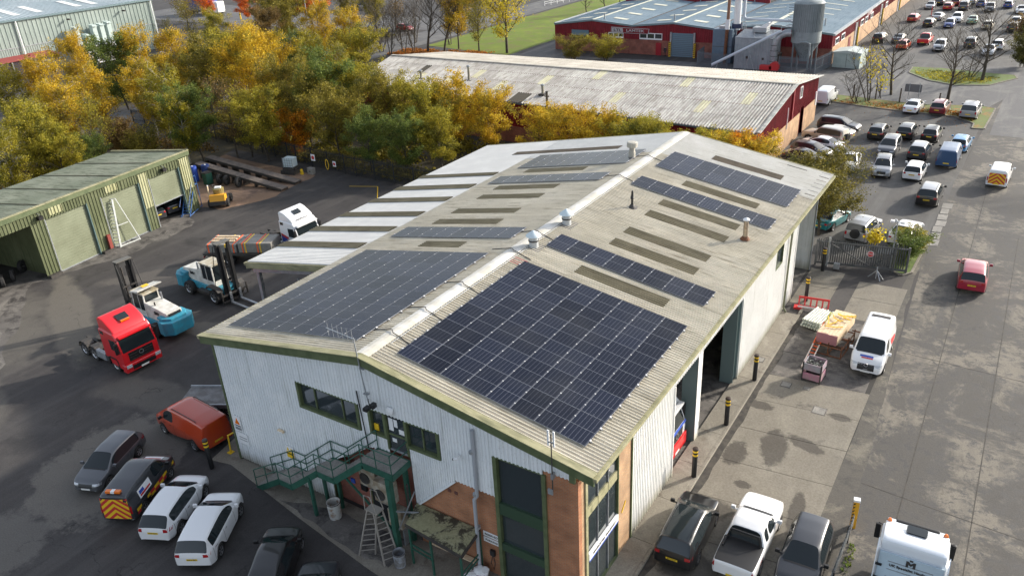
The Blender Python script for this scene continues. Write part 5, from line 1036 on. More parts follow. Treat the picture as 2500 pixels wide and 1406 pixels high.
# ---------------------------------------------------------------- lorries
def tractor(x, y, hd, col, label, six=True, deflect=.45, aerial=True, name='tractor_unit', rearwall=False, z=0, bev=.09):
    t = thing(name, label, 'lorry', (x, y, z), -R(hd)); pc = P_[col]
    # origin under the front bumper; +Y forward
    cab = MB().prism([(0, .45), (.05, 1.35), (.02, 1.66), (-.32, 2.75), (-.55, 3.0), (-2.2, 3.05), (-2.25, .95), (-1.75, .95), (-1.65, .55), (-.95, .5), (-.85, .45)], -1.24, 1.24, 'x'); c_ = cab.build('cab', pc, t, bevel=bev, seg=3, smooth=True)
    MB().prism([(-.5, 2.96), (-.75, 3.3), (-1.5, 3.3 + deflect), (-1.95, 3.3 + deflect * 1.25), (-2.2, 3.3 + deflect), (-2.2, 2.96)], -1.16, 1.16, 'x').build('roof_fairing', pc, t, bevel=bev + .05, seg=4, smooth=True)
    MB().add([(-1.12, .012, 1.72), (1.12, .012, 1.72), (1.09, -.295, 2.70), (-1.09, -.295, 2.70)], [(0, 1, 2, 3)]).build('windscreen', M_cglass, t)
    MB().box(-1.1, 1.1, -.3, -.02, 2.7, 2.84).build('sun_visor', pc if col != 'red' else P_['red'], t, bevel=.03)
    g_ = MB().box(-.85, .85, -.02, .055, 1.02, 1.62).build('grille', M_black, t)
    for k in range(3): MB().box(-.8, .8, .05, .075, 1.08 + k * .18, 1.11 + k * .18).build('grille_bar', M_dsteel, g_)
    MB().lathe([(.12, 0), (.16, 0), (.16, .02), (.12, .02), (.12, 0)], n=18).build('badge', M_alu, t).matrix_local = Matrix.Translation((0, .08, 1.4)) @ Matrix.Rotation(-PI / 2, 4, 'X')
    MB().box(-1.26, 1.26, -.35, .1, .3, .85).build('bumper', pc, t, bevel=.07, seg=3); MB().box(-.8, .8, .08, .12, .42, .7).build('lower_grille', M_black, t); MB().box(-.27, .27, .115, .135, .36, .48).build('number_plate', M_plateW, t)
    for sg in (1, -1):
        MB().box(min(sg * .82, sg * 1.2), max(sg * .82, sg * 1.2), .04, .12, .62, .84).build('headlight', M_lens, t, bevel=.03)
        MB().prism([(-.35, 1.75), (-1.15, 1.75), (-1.2, 2.5), (-.5, 2.55)], sg * 1.236, sg * 1.25, 'x').build('side_window', M_cglass, t)
        MB().prism([(-1.65, 2.7), (-2.05, 2.7), (-2.05, 2.95), (-1.65, 2.95)], sg * 1.236, sg * 1.25, 'x').build('sleeper_window', M_cglass, t)
        MB().box(min(sg * 1.28, sg * 1.5), max(sg * 1.28, sg * 1.5), -.22, -.08, 1.75, 2.5).build('mirror', M_black, t, bevel=.04); MB().tube([(sg * 1.2, -.3, 2.6), (sg * 1.4, -.15, 2.55)], .03, 5).build('mirror_arm', M_black, t)
        MB().box(min(sg * .95, sg * 1.22), max(sg * .95, sg * 1.22), -3.6, -2.4, .45, 1.0).build('fuel_tank', M_galv, t, bevel=.06)
        MB().prism([(-.7, .45), (-.75, .95), (-.95, 1.12), (-1.7, 1.12), (-1.9, .95), (-1.95, .45), (-1.85, .45), (-1.75, .9), (-1.6, 1.0), (-1.0, 1.0), (-.85, .9), (-.8, .45)], sg * .95, sg * 1.26, 'x').build('wheel_arch', M_black, t)
    MB().box(-1.02, 1.02, -1.2, -.75, 3.36 + deflect * .2, 3.4 + deflect * .2).build('roof_light_bar', M_black, t) if False else None
    MB().add([(-.38, -.95, 3.41 + deflect * .15), (.38, -.95, 3.41 + deflect * .15), (.38, -1.4, 3.32 + deflect * .92), (-.38, -1.4, 3.32 + deflect * .92)], [(0, 1, 2, 3)]).build('roof_hatch', M_cglass, t).location = (0, 0, .03)
    for sg in (1, -1): MB().box(sg * .43 - .12, sg * .43 + .12, -6.0, -2.2, .75, .98).build('chassis_rail', M_dsteel, t)
    tw_, rm_ = wheel_meshes(.5, .3); tw2, rm2 = wheel_meshes(.5, .55)
    for sg in (1, -1):
        w_ = obj('wheel', tw_, t, (sg * 1.03, -1.35, .5)); obj('rim', rm_, w_, (0, 0, 0), (0, 0, 0 if sg > 0 else PI))
        for yy in ((-4.0, -5.25) if six else (-4.6,)):
            w_ = obj('wheel', tw2, t, (sg * .92, yy, .5)); obj('rim', rm2, w_, (0, 0, 0), (0, 0, 0 if sg > 0 else PI))
            MB().prism([(yy - .62, .6), (yy - .5, .95), (yy - .25, 1.1), (yy + .25, 1.1), (yy + .5, .95), (yy + .62, .6), (yy + .58, .6), (yy + .46, .9), (yy + .22, 1.05), (yy - .22, 1.05), (yy - .46, .9), (yy - .58, .6)], sg * .64, sg * 1.22, 'x').build('mudguard', M_dsteel, t)
    MB().lathe([(0, 1.12), (.5, 1.12), (.5, 1.18), (.1, 1.2)], n=18).build('fifth_wheel', M_dsteel, t).location = (0, -4.6, 0)
    MB().box(-.3, .3, -3.4, -2.5, .98, 1.1).build('catwalk', M_dsteel, t); MB().tube([(-.2, -2.3, 1.4), (-.2, -3.0, 1.2), (.1, -3.6, 1.15)], .03, 6).build('air_line', M_black, t)
    return t
t = tractor(-23.6, 3.3, 93, 'brightred', 'bright red three-axle tractor unit parked in the yard')
MB().box(-.3, .3, -.92, -.8, 3.42, 3.52).build('amber_light', M_orange, t)
# white yard lorry behind the lean-to roof
t = tractor(-27.2, 22.1, 92, 'white', 'white lorry with lettered roof fairing, half hidden behind the white lean-to roof', six=False)
o_ = obj('lettering', text_mesh('MAURICE HILL', .22, M_dsteel), t, (0, -.6, 3.3), (R(50), 0, PI)); o_.location = (0, -.52, 3.18)
for sg in (1, -1):
    MB().prism([(-1.2, 1.1), (-2.1, 1.2), (-2.1, 1.75), (-1.5, 1.55)], sg * 1.245, sg * 1.255, 'x').build('side_stripe', M_bluep, t); MB().prism([(-1.3, 1.5), (-2.1, 1.75), (-2.1, 1.95), (-1.2, 1.7)], sg * 1.256, sg * 1.262, 'x').build('side_stripe', M_redp, t)
# flatbed trailer with strapped concrete blocks behind it
t = thing('flatbed_trailer', 'low flatbed trailer behind the white lorry carrying strapped loads', 'trailer', (-29.2, 19.6, 0), -R(64))
MB().box(-1.25, 1.25, -5.6, .7, .95, 1.12).build('deck', M_dsteel, t); 
for sg in (1, -1): MB().box(sg * .5 - .1, sg * .5 + .1, -5.6, .7, .6, .95).build('frame_rail', M_dsteel, t)
tw_, rm_ = wheel_meshes(.45, .5)
for yy in (-4.6, -3.4):
    for sg in (1, -1): w_ = obj('wheel', tw_, t, (sg * .95, yy, .45)); obj('rim', rm_, w_, (0, 0, 0), (0, 0, 0 if sg > 0 else PI))
for sg in (1, -1): MB().box(sg * 1.0 - .15, sg * 1.0 + .15, -5.65, -5.6, .7, .85).build('tail_light', M_red, t)
def onbed(nm, lab, cat, y0, y1, hw_, z1, m, straps, px=0):
    q = thing(nm, lab, cat, (-29.2, 19.6, 0), -R(64)); MB().box(px - hw_, px + hw_, y0, y1, 1.12, z1).build('block', m, q, bevel=.05)
    for k, (y, mm) in enumerate(straps): MB().box(px - hw_ - .02, px + hw_ + .02, y - .05, y + .05, 1.1, z1 + .02).build('strap', mm, q)
    return q
onbed('concrete_load', 'grey concrete block held by orange and yellow straps on the flatbed', 'load', -2.5, .4, 1.0, 1.95, M_concl, [(-2.1, M_orp), (-1.85, M_yelp), (-.8, M_orp), (-.55, M_yelp)])
q = onbed('crate_load', 'pale open skip with timbers and orange straps on the tail of the flatbed', 'load', -5.3, -2.65, 1.05, 1.85, M_concl, [(-5.1, M_orp), (-2.9, M_orp), (-3.6, M_yelp)])
for k in range(3): MB().box(-.7 + k * .5, -.5 + k * .5, -5.0, -3.0, 1.87, 1.97).build('timber', M_wood, q)
# recovery/lorry front inside the workshop bay
t = tractor(10.25, 11.1, 90, 'white', 'red, white and blue lorry nose showing in the nearest workshop bay', six=True)
t.location = (10.0, 11.35, 0); MB().box(-1.27, 1.27, -.3, .13, .28, .98).build('lower_panel', P_['brightred'], t, bevel=.05); MB().prism([(.0, 1.6), (.07, 1.58), (.05, 1.69), (-.02, 1.7)], -1.26, 1.26, 'x').build('blue_band', M_bluep, t)
# lorry bottom right, seen from behind
t = tractor(21.35, 8.35, 0, 'lorwhite', 'white sleeper lorry seen from behind, dark lettering and emblem on its back wall', six=True, deflect=.2, bev=.2)
t.location = (21.5, 8.7, 0); t.rotation_euler[2] = R(2.5)
MB().box(-1.13, 1.13, -2.31, -2.24, 1.0, 3.0).build('back_wall', mat('pale_blue_panel', (.5, .62, .7), .4, col2=(.45, .55, .62), scale=1), t)
for k in range(4): MB().box(-.8, .8, -2.325, -2.31, 1.4 + k * .4, 1.43 + k * .4).build('rib', M_galv, t)
obj('lettering', text_mesh('UK Specialist Haulier', .16, M_dsteel, bold=True), t, (-.05, -2.335, 2.45), (PI / 2, 0, 0))
e_ = MB().prism([(-.17, 2.6), (-.17, 2.9), (-.09, 2.9), (0, 2.8), (.09, 2.9), (.17, 2.9), (.17, 2.6), (.08, 2.6), (.08, 2.76), (0, 2.68), (-.08, 2.76), (-.08, 2.6)], -2.335, -2.325, 'y').build('emblem', M_dsteel, t); MB().box(-.06, .06, -2.335, -2.325, 2.91, 2.99).build('crest', M_dsteel, e_)
for sg in (1, -1):
    b_ = MB().lathe([(.09, 0), (.09, .12), (.05, .2), (0, .21)], n=12).build('beacon', M_orange, t); b_.location = (sg * 1.02, -.75, 3.22); MB().box(-.03, .03, -.03, .03, -.15, 0).build('bracket', M_galv, b_)
    for z in (1.6, 2.3): MB().box(sg * 1.1 - .12, sg * 1.1 + .12, -2.38, -2.31, z, z + .08).build('hinge', M_black, t)
    MB().prism([(-2.2, 1.0), (-2.75, 1.0), (-2.6, 3.2), (-2.2, 3.55)], sg * 1.22, sg * 1.26, 'x').build('side_fairing', P_['lorwhite'], t)
MB().box(-.8, .8, -.62, -.5, 3.2, 3.3).build('light_bar', M_black, t, bevel=.04); MB().box(-.35, .35, -1.45, -.98, 3.5, 3.56).build('sunroof', M_cglass, t)
# far lorries at the top
t = thing('curtain_lorry', 'blue curtain-sided lorry at the top edge on the estate road', 'lorry', (-178, 133, 0), -R(35))
MB().box(-1.3, 1.3, -11, 0, 1.1, 4.2).build('curtain_body', P_['blue'], t); MB().box(-1.3, 1.3, .3, 2.4, .6, 3.4).build('cab', P_['white'], t, bevel=.1); MB().box(-1.25, 1.25, -11.1, 1, .7, 1.1).build('chassis', M_black, t); MB().box(-1.32, 1.32, -11.1, -11, 1.1, 4.2).build('rear_door', P_['white'], t)
for yy in (1.2, -2.2, -8.5, -9.8): 
    for sg in (1, -1): obj('wheel', tw_, t, (sg * 1.0, yy, .5))
t.rotation_euler[2] = R(-85); t.location = (-176, 132, 0)
t = thing('box_lorry', 'dark box lorry at the top edge behind a lamp post', 'lorry', (-139, 152, 0), R(60)); MB().box(-1.3, 1.3, -7, 0, 1.1, 4.0).build('box_body', M_dsteel, t); MB().box(-1.2, 1.2, .2, 2.2, .6, 3.2).build('cab', P_['blue'], t, bevel=.1)
for yy in (1.2, -5.5): 
    for sg in (1, -1): obj('wheel', tw_, t, (sg * 1.0, yy, .5))

# ---------------------------------------------------------------- forklifts
M_fblue = mat('machine_blue', (.035, .3, .42), .45, col2=(.05, .24, .33), scale=2.5, coords='obj'); M_fwhite = mat('machine_white', (.66, .66, .62), .5, col2=(.5, .49, .44), scale=2, coords='obj')
def forklift(x, y, hd, label, mast_h=3.9, hoodup=False, forks=True):
    t = thing('heavy_forklift', label, 'forklift', (x, y, 0), -R(hd))   # origin between axles, +Y = forks
    MB().box(-.75, .75, -2.4, 1.5, .55, 1.05).build('chassis', M_fblue, t, bevel=.05)
    MB().prism([(-.8, -2.6), (-1.15, -2.8), (-1.2, -3.4), (-.75, -3.95), (.75, -3.95), (1.2, -3.4), (1.15, -2.8), (.8, -2.6)], .5, 1.5, 'z').build('counterweight', M_fblue, t, bevel=.08, seg=3)
    MB().prism([(-.6, -3.65), (-.95, -3.1), (-.95, -2.5), (.95, -2.5), (.95, -3.1), (.6, -3.65)], 1.5, 1.68, 'z').build('counterweight_top', M_fblue, t, bevel=.05)
    hd_ = MB().prism([(-3.2, 1.5), (-3.2, 1.9), (-.75, 2.2), (-.75, 1.05), (-2.3, 1.05)], -.6, .6, 'x').build('engine_hood', M_fwhite, t, bevel=.05)
    for sg in (1, -1): obj('lettering', text_mesh('SMV', .34, M_black, bold=True), hd_, (sg * .612, -2.0, 1.65), (PI / 2, 0, sg * PI / 2))
    MB().box(-.45, .45, -3.32, -3.2, 1.45, 1.85).build('radiator', M_black, t)
    # cab frame
    for sx in (-.6, .6):
        for yy in (-.7, .75): MB().beam((sx, yy, 1.1), (sx * .92, yy * .9 if yy > 0 else yy, 2.75), .09, .09).build('cab_pillar', M_fwhite, t)
    MB().box(-.62, .62, -.75, .75, 1.05, 1.5).build('cab_base', M_fwhite, t, bevel=.03)
    for sg in (1, -1): 
        dr_ = MB().prism([(-.62, 1.5), (.66, 1.5), (.6, 2.66), (-.62, 2.66)], sg * .575, sg * .6, 'x').build('cab_door', M_cglass, t); MB().box(sg * .6 - .02, sg * .6 + .02, -.1, -.04, 1.5, 2.66).build('door_post', M_fwhite, dr_)
    MB().add([(-.56, .74, 1.45), (.56, .74, 1.45), (.52, .66, 2.68), (-.52, .66, 2.68)], [(0, 1, 2, 3)]).build('front_glass', M_cglass, t); MB().add([(-.56, -.72, 1.6), (.56, -.72, 1.6), (.54, -.7, 2.68), (-.54, -.7, 2.68)], [(0, 1, 2, 3)]).build('rear_glass', M_cglass, t)
    MB().box(-.64, .64, -.8, .78, 2.72, 2.84).build('cab_roof', mat('grubby_cream', (.52, .5, .42), .6, col2=(.35, .3, .2), scale=3), t, bevel=.04)
    if hoodup:
        MB().prism([(.2, 2.95), (.2, 3.02), (-.6, 3.2), (-.85, 3.25), (-.85, 3.18), (-.6, 3.1)], -.95, .95, 'x').build('raised_panel', M_fwhite, t); MB().box(-.25, .25, -.4, -.1, 3.18, 3.22).build('sticker', M_yelp, t)
    for sg in (1, -1): MB().box(min(sg * .62, sg * 1.15), max(sg * .62, sg * 1.15), -.9, .5, .55, .75).build('side_step', M_dsteel, t); MB().prism([(.3, 1.1), (.5, 1.35), (1.6, 1.35), (1.9, 1.1), (1.8, 1.1), (1.55, 1.28), (.55, 1.28), (.4, 1.1)], sg * .75, sg * 1.2, 'x').build('front_mudguard', M_dsteel, t)
    MB().tube([(.5, -1.2, 1.9), (.5, -1.2, 2.7)], .07, 8).build('exhaust', M_galv, t); MB().tube([(-.35, -1.6, 2.0), (-.35, -1.6, 2.35)], .05, 8).build('air_intake', M_black, t)
    tf, rf = wheel_meshes(.58, .6); tb, rb_ = wheel_meshes(.56, .4)
    for sg in (1, -1):
        w_ = obj('wheel', tf, t, (sg * .92, 1.15, .58)); obj('rim', rf, w_, (0, 0, 0), (0, 0, 0 if sg > 0 else PI))
        w_ = obj('wheel', tb, t, (sg * .98, -2.1, .56)); obj('rim', rb_, w_, (0, 0, 0), (0, 0, 0 if sg > 0 else PI))
    ms = MB()
    for sg in (1, -1): ms.box(sg * .5 - .09, sg * .5 + .09, 1.75, 2.0, .2, mast_h); ms.box(sg * .36 - .06, sg * .36 + .06, 1.9, 2.12, .25, mast_h - .15)
    mo = ms.build('mast', mat('mast_black', (.016, .016, .017), .5), t)
    for z in (.7, 1.7, 2.7, mast_h - .08): MB().box(-.58, .58, 1.72, 1.78, z, z + .12).build('cross_member', M_dsteel, mo)
    MB().box(-.6, .6, 1.6, 2.15, mast_h, mast_h + .07).build('mast_head', mat('mast_grey', (.12, .115, .1), .6), t)
    for sg in (1, -1): MB().tube([(sg * .2, 1.95, .4), (sg * .2, 1.95, mast_h - .5)], .06, 8).build('lift_ram', M_dsteel, t); MB().tube([(sg * .66, 1.7, mast_h - .1), (sg * .68, .9, 1.2)], .03, 5).build('tilt_hose', M_black, t)
    if forks:
        MB().box(-1.15, 1.15, 2.14, 2.24, .75, .87).build('carriage', M_dsteel, t); MB().box(-1.15, 1.15, 2.14, 2.24, .25, .36).build('carriage', M_dsteel, t)
        for sg in (1, -1): MB().box(sg * 1.1 - .04, sg * 1.1 + .04, 2.14, 2.24, .25, 1.2).build('carriage_post', M_dsteel, t); MB().prism([(2.24, 1.0), (2.24, .1), (4.5, .1), (4.6, .13), (2.33, .2), (2.33, 1.0)], sg * .42 - .09, sg * .42 + .09, 'x').build('fork', M_galv, t)
    return t
forklift(-28.65, 7.45, -88, 'blue and white forklift behind the red lorry, counterweight towards the camera', 4.7, hoodup=True, forks=True)
forklift(-28.15, 12.95, 93, 'blue and white forklift with lowered forks pointing at the big roof', 4.8)

# flatbed car trailer half hidden behind the left corner of the building
t = thing('car_trailer', 'grey flat car trailer with perforated ramps behind the orange van', 'trailer', (-14.9, 3.3, 0), R(-62))
MB().box(-1.0, 1.0, -3.0, 3.2, .55, .63).build('deck', mat('deck_grey', (.2, .2, .2), .6, col2=(.12, .115, .11), scale=2), t)
for sg in (1, -1):
    MB().box(sg * 1.0 - .05, sg * 1.0 + .05, -3.0, 3.2, .5, .75).build('side_rail', M_galv, t); MB().box(sg * .6 - .25, sg * .6 + .25, 1.2, 3.1, .64, .7).build('ramp', M_galv, t)
    for k in range(5): MB().box(sg * .6 - .18, sg * .6 + .18, 1.35 + k * .36, 1.55 + k * .36, .7, .706).build('ramp_hole', M_black, t)
    for yy in (-.6, .3): w_ = obj('wheel', CARS['hatch']['wheel'][0], t, (sg * 1.08, yy, .32)); obj('rim', CARS['hatch']['wheel'][1], w_, (0, 0, 0), (0, 0, 0 if sg > 0 else PI))
MB().beam((-.6, 3.2, .6), (0, 4.4, .5), .08, .1).build('drawbar', M_galv, t); MB().beam((.6, 3.2, .6), (0, 4.4, .5), .08, .1).build('drawbar', M_galv, t); MB().box(-.15, .15, 3.4, 3.7, .6, 1.0).build('winch', M_black, t)

# ================================================================ OTHER BUILDINGS
def bil(P, u, v): return P[0].lerp(P[1], u).lerp(P[3].lerp(P[2], u), v)
def corrq(name, par, P, pitch, depth, m, prof='t', nu=1, nv=1, gap=0.0, off=0, mats=None, rnd=None):
    """quad P (A,B,C,D; ribs run A->D) split in nu x nv separate sheets"""
    P = [Vector(p) for p in P]
    for i in range(nu):
        for j in range(nv):
            q = [bil(P, (i + a) / nu, (j + b_) / nv) for a, b_ in ((0, 0), (1, 0), (1, 1), (0, 1))]
            lift = Vector((0, 0, -.02 * (nv - 1 - j)))
            MB().corr(*[v + lift for v in q], pitch, depth, 0, prof, off).build(name, (rnd(i, j) if rnd else m), par, fix='')
def wallbox(mb, a, b, z0, z1, th=.2):
    a = Vector((*a, 0)); b = Vector((*b, 0)); d = (b - a).normalized(); n = Vector((d.y, -d.x, 0)) * th
    return mb.prism([(a.x, a.y), (b.x, b.y), (b.x - n.x, b.y - n.y), (a.x - n.x, a.y - n.y)], z0, z1, 'z')
# ---- maroon unit with asbestos roof
t = thing('maroon_unit', 'long low maroon unit with weathered corrugated asbestos roof and buff brick base', 'building', (0, 0, 0))
NL, NR, RL_, RR_, BL, BR = (-55.9, 58.9, 4.95), (.55, 54.9, 4.8), (-56.2, 68.0, 6.7), (.55, 67.84, 6.75), (-54.6, 79.0, 5.3), (.55, 79.5, 5.35)
rr = random.Random(8)
def asb(i, j):
    if (i, j) in ((9, 1), (17, 2), (27, 2), (38, 1), (44, 3), (22, 1), (33, 3), (52, 2), (14, 1), (48, 1)): return M_yel
    if (i, j) in ((8, 2), (26, 0), (27, 0), (24, 0)): return mat('blackened_sheet', (.035, .03, .02), .8)
    return M_asb
corrq('roof_sheet', t, [NL, NR, RR_, RL_], .336, .11, M_asb, 's', 56, 4, rnd=asb)
corrq('roof_sheet', t, [RL_, RR_, BR, BL], .336, .1, M_asb2, 's', 28, 3)
MB().beam(V(*RL_) + V(0, 0, .08), V(*RR_) + V(0, 0, .08), .5, .06).build('ridge_capping', M_asb2, t)
corrq('cladding_panel', t, [(-55.6, 59.2, 1.9), (.3, 55.3, 1.9), (.3, 55.3, 4.75), (-55.6, 59.2, 4.9)], .25, .05, M_mar, 't', 28, 1)
MB().beam(V(-55.9, 58.85, 4.8), V(.55, 54.85, 4.68), .16, .16).build('gutter', mat('gutter_grey', (.06, .075, .09), .5), t)
wallbox(MB(), (-55.6, 59.25), (.3, 55.35), 0, 1.9, -.2).build('brick_base', M_brickR, t)
nseg = [(55.3, 67.84, 4.75, 6.65), (67.84, 79.4, 6.65, 5.25)]
for a, b, za, zb_ in nseg:
    n = 12
    for k in range(n):
        y0 = a + (b - a) * k / n; y1 = a + (b - a) * (k + 1) / n; z0 = za + (zb_ - za) * k / n; z1 = za + (zb_ - za) * (k + 1) / n
        if 71.9 < (y0 + y1) / 2 < 73.4: lo = 3.2
        else: lo = 2.75
        MB().corr((.3, y0, lo), (.3, y1, lo), (.3, y1, z1), (.3, y0, z0), .25, .04, 0, 'n').build('cladding_panel', M_mar, t, fix='')
MB().box(.1, .34, 55.3, 71.9, 0, 2.76).build('brick_base', M_brickB, t); MB().box(.1, .34, 73.4, 79.4, 0, 2.76).build('brick_base', M_brickB, t)
dr = MB().box(-.1, .0, 71.9, 73.4, 0, 3.2).build('door', mat('maroon_paint', (.16, .015, .02), .5), t); MB().box(.0, .36, 71.8, 71.9, 0, 3.2).box(.0, .36, 73.4, 73.5, 0, 3.2).build('door_frame', MATS['maroon_paint'], dr)
wn = MB().box(.3, .42, 70.9, 71.0, 4.6, 5.7).box(.3, .42, 71.7, 71.8, 4.6, 5.7).box(.3, .42, 70.9, 71.8, 4.5, 4.62).box(.3, .42, 70.9, 71.8, 5.68, 5.78).build('window_frame', M_whitep, t); MB().box(.36, .38, 71, 71.7, 4.62, 5.68).build('pane', M_glass, wn)
MB().box(.3, .5, 67.7, 68.1, 3.0, 6.3).build('cable_tray', M_mar, t); MB().tube([(.42, 66.2, 4.6), (.42, 66.2, 2.3)], .05, 6).build('pipe', M_whitep, t)
MB().box(.3, .44, 78.6, 78.9, 2.0, 3.6).build('white_board', M_whitep, t)
for A, B in ((NR, RR_), (RR_, BR)): MB().beam(V(*A) + V(.12, 0, .06), V(*B) + V(.12, 0, .06), .35, .08).build('verge_tile', mat('verge_stone', (.5, .49, .45), .8, col2=(.3, .3, .28), scale=1.5), t)
MB().box(-55.7, -55.5, 59.2, 79, 0, 4.9).build('end_wall', M_mar, t); wallbox(MB(), (.3, 79.4), (-54.4, 78.9), 0, 5.2, .2).build('rear_wall', M_mar, t)
for x, y, z, h, lab in ((-38.6, 62.2, 5.6, 1.7, 'tall pale flue standing on the asbestos roof'), (-45.9, 61.6, 5.45, .9, 'short leaning vent on the asbestos roof'), (-26.2, 59.6, 5.4, 1.0, 'small grey vent beside the dark pole on the asbestos roof')):
    q = thing('roof_flue', lab, 'flue', (x, y, z)); MB().tube([(0, 0, -.2), (0, 0, h)], .16, 10).build('pipe', mat('old_flue', (.4, .38, .3), .8, col2=(.25, .22, .16), scale=2), q, smooth=True); MB().lathe([(.24, h), (.24, h + .12), (0, h + .25)], n=10).build('cap', M_galv, q); MB().box(-.4, .4, -.4, .4, -.15, .1).build('flashing', M_dsteel, q)
# ---- red and blue-grey laminate works
t = thing('laminate_works', 'big multi-span works with blue grey roof, maroon fascia and roller door', 'building', (0, 0, 0))
xs = [-54.5, -46.7, -38.9, -31.3, -24.2, -15.0, -5.3]; zz = [4.6, 5.5, 4.8, 5.5, 4.8, 5.75, 4.7]
for k in range(6):
    y1 = 142.4 if k < 4 else 205
    P = [(xs[k], y1, zz[k]), (xs[k], 111.9, zz[k]), (xs[k + 1], 111.9, zz[k + 1]), (xs[k + 1], y1, zz[k + 1])]
    n = 8 if k < 4 else 24; corrq('roof_sheet', t, P, .55, .03, M_blue, 'n', n, 1)
    up = zz[k + 1] > zz[k]
    for y in ([115.5 + 6.0 * j for j in range(5)] if k < 4 else [117 + 5.5 * j for j in range(15)]):
        w_ = 1.25 if k < 4 else .5
        a = .38 if up else .3; b_ = .72 if up else .64
        x0 = xs[k] + (xs[k + 1] - xs[k]) * a; x1 = xs[k] + (xs[k + 1] - xs[k]) * b_; z0 = zz[k] + (zz[k + 1] - zz[k]) * a + .07; z1 = zz[k] + (zz[k + 1] - zz[k]) * b_ + .07
        if k >= 4: x0, x1, z0, z1 = xs[k] + (xs[k + 1] - xs[k]) * .2, xs[k] + (xs[k + 1] - xs[k]) * .62, zz[k] + (zz[k + 1] - zz[k]) * .2 + .08, zz[k] + (zz[k + 1] - zz[k]) * .62 + .08
        MB().quad((x0, y, z0), (x1, y, z1), (x1, y + w_, z1), (x0, y + w_, z0)).build('rooflight', M_glight, t)
    MB().beam((xs[k], 111.8, zz[k] - .02), (xs[k + 1], 111.8, zz[k + 1] - .02), .25, .3).build('verge_trim', mat('trim_bluegrey', (.16, .22, .25), .5), t)
    npan = 3
    for j in range(npan):
        a, b_ = j / npan, (j + 1) / npan; l = lambda p, q, t_: p + (q - p) * t_
        MB().corr((l(xs[k], xs[k + 1], a), 111.95, 2.5), (l(xs[k], xs[k + 1], b_), 111.95, 2.5), (l(xs[k], xs[k + 1], b_), 111.95, l(zz[k], zz[k + 1], b_) - .1), (l(xs[k], xs[k + 1], a), 111.95, l(zz[k], zz[k + 1], a) - .1), .4, .05, 0, 'n').build('cladding_panel', M_mar, t, fix='')
for x, z in ((-46.7, 5.55), (-31.3, 5.55)): MB().beam((x, 111.9, z), (x, 142.4, z), .5, .05).build('ridge_capping', M_glight, t)
MB().beam((-15, 111.9, 5.82), (-15, 205, 5.82), .6, .05).build('ridge_capping', M_glight, t)
for x, z in ((-38.9, 4.84), (-24.2, 4.84)): MB().beam((x, 112, z), (x, 142 if x < -30 else 205, z), .4, .05).build('valley_gutter', M_dsteel, t)
MB().box(-54.5, -5.4, 111.98, 112.2, 0, 2.5).build('brick_base', M_brickR, t); MB().box(-54.5, -54.3, 112.2, 142, 0, 4.6).build('end_wall', M_mar, t)
MB().beam((-54.55, 112, 4.62), (-54.55, 142.4, 4.62), .3, .3).build('gutter', M_galv, t)
# road-facing side wall
corrq('cladding_panel', t, [(-5.3, 112, 2.7), (-5.3, 205, 2.7), (-5.3, 205, 4.6), (-5.3, 112, 4.6)], .4, .04, M_mar, 'n', 24, 1)
MB().box(-5.5, -5.28, 112.2, 128.6, 0, 2.7).box(-5.5, -5.28, 130.6, 151, 0, 2.7).box(-5.5, -5.28, 153, 205, 0, 2.7).build('brick_base', M_brickB, t)
MB().beam((-5.2, 111.8, 4.62), (-5.2, 205, 4.62), .45, .3).build('gutter', M_galv, t)
for y in (128.6, 151.0, 171):
    dr = MB().box(-5.35, -5.22, y, y + 2, 0, 3.9).build('loading_door', M_dark, t); MB().box(-5.3, -5.1, y - .3, y, 0, 4.0).build('door_post', M_whitep, dr); MB().box(-5.25, -5.05, y + 2, y + 2.25, 0, 2.9).build('door_post', M_yelp, dr)
for y in (113.6, 117.8, 132.4, 136.2, 141, 155.5): 
    wn = MB().box(-5.28, -5.2, y, y + 2.4, 2.75, 3.75).build('window', M_whitep, t)
    for j in range(2): MB().box(-5.2, -5.18, y + .15 + j * 1.1, y + 1.05 + j * 1.1, 2.9, 3.6).build('pane', M_glass, wn)
MB().box(-5.28, -5.22, 123.8, 125.4, 0, 2.3).build('side_door', MATS['maroon_paint'], t)
# front features
for x0, x1, z0, z1 in ((-37.5, -33.3, 2.55, 3.65), (-43.5, -40.6, 2.6, 3.5)):
    wn = MB().box(x0, x1, 111.88, 111.98, z0, z1).build('window', M_whitep, t)
    for j in range(3): w_ = (x1 - x0) / 3; MB().box(x0 + j * w_ + .12, x0 + (j + 1) * w_ - .08, 111.86, 111.88, z0 + .25, z1 - .12).build('pane', M_glass, wn)
rd = MB().box(-31.4, -27.7, 111.7, 111.9, 0, 3.85).build('roller_door', mat('door_blue', (.12, .19, .24), .5), t)
for k in range(12): MB().box(-31.3, -27.8, 111.68, 111.7, .3 * k + .27, .3 * k + .3).build('slat_line', M_dsteel, rd)
for x in (-31.75, -27.6): MB().box(x, x + .3, 111.6, 111.9, 0, 4.0).build('door_frame', M_galv, rd)
for x in (-31.9, -27.45):
    p_ = MB().box(x, x + .35, 111.4, 111.6, 0, 2.4).build('guard_post', M_yelp, rd)
    for k in range(7): MB().prism([(x, .1 + k * .34), (x + .35, .25 + k * .34), (x + .35, .42 + k * .34), (x, .27 + k * .34)], 111.385, 111.4, 'y').build('stripe', M_black, p_)
MB().box(-34.4, -33.4, 111.85, 111.95, 0, 2.1).build('side_door', mat('door_red', (.3, .01, .02), .5), t)
MB().box(-50.9, -47.4, 111.8, 111.95, 2.2, 3.7).build('shutter_opening', M_dark, t); MB().box(-50.9, -47.4, 111.76, 111.8, 2.75, 3.7).build('shutter', MATS['door_blue'], t)
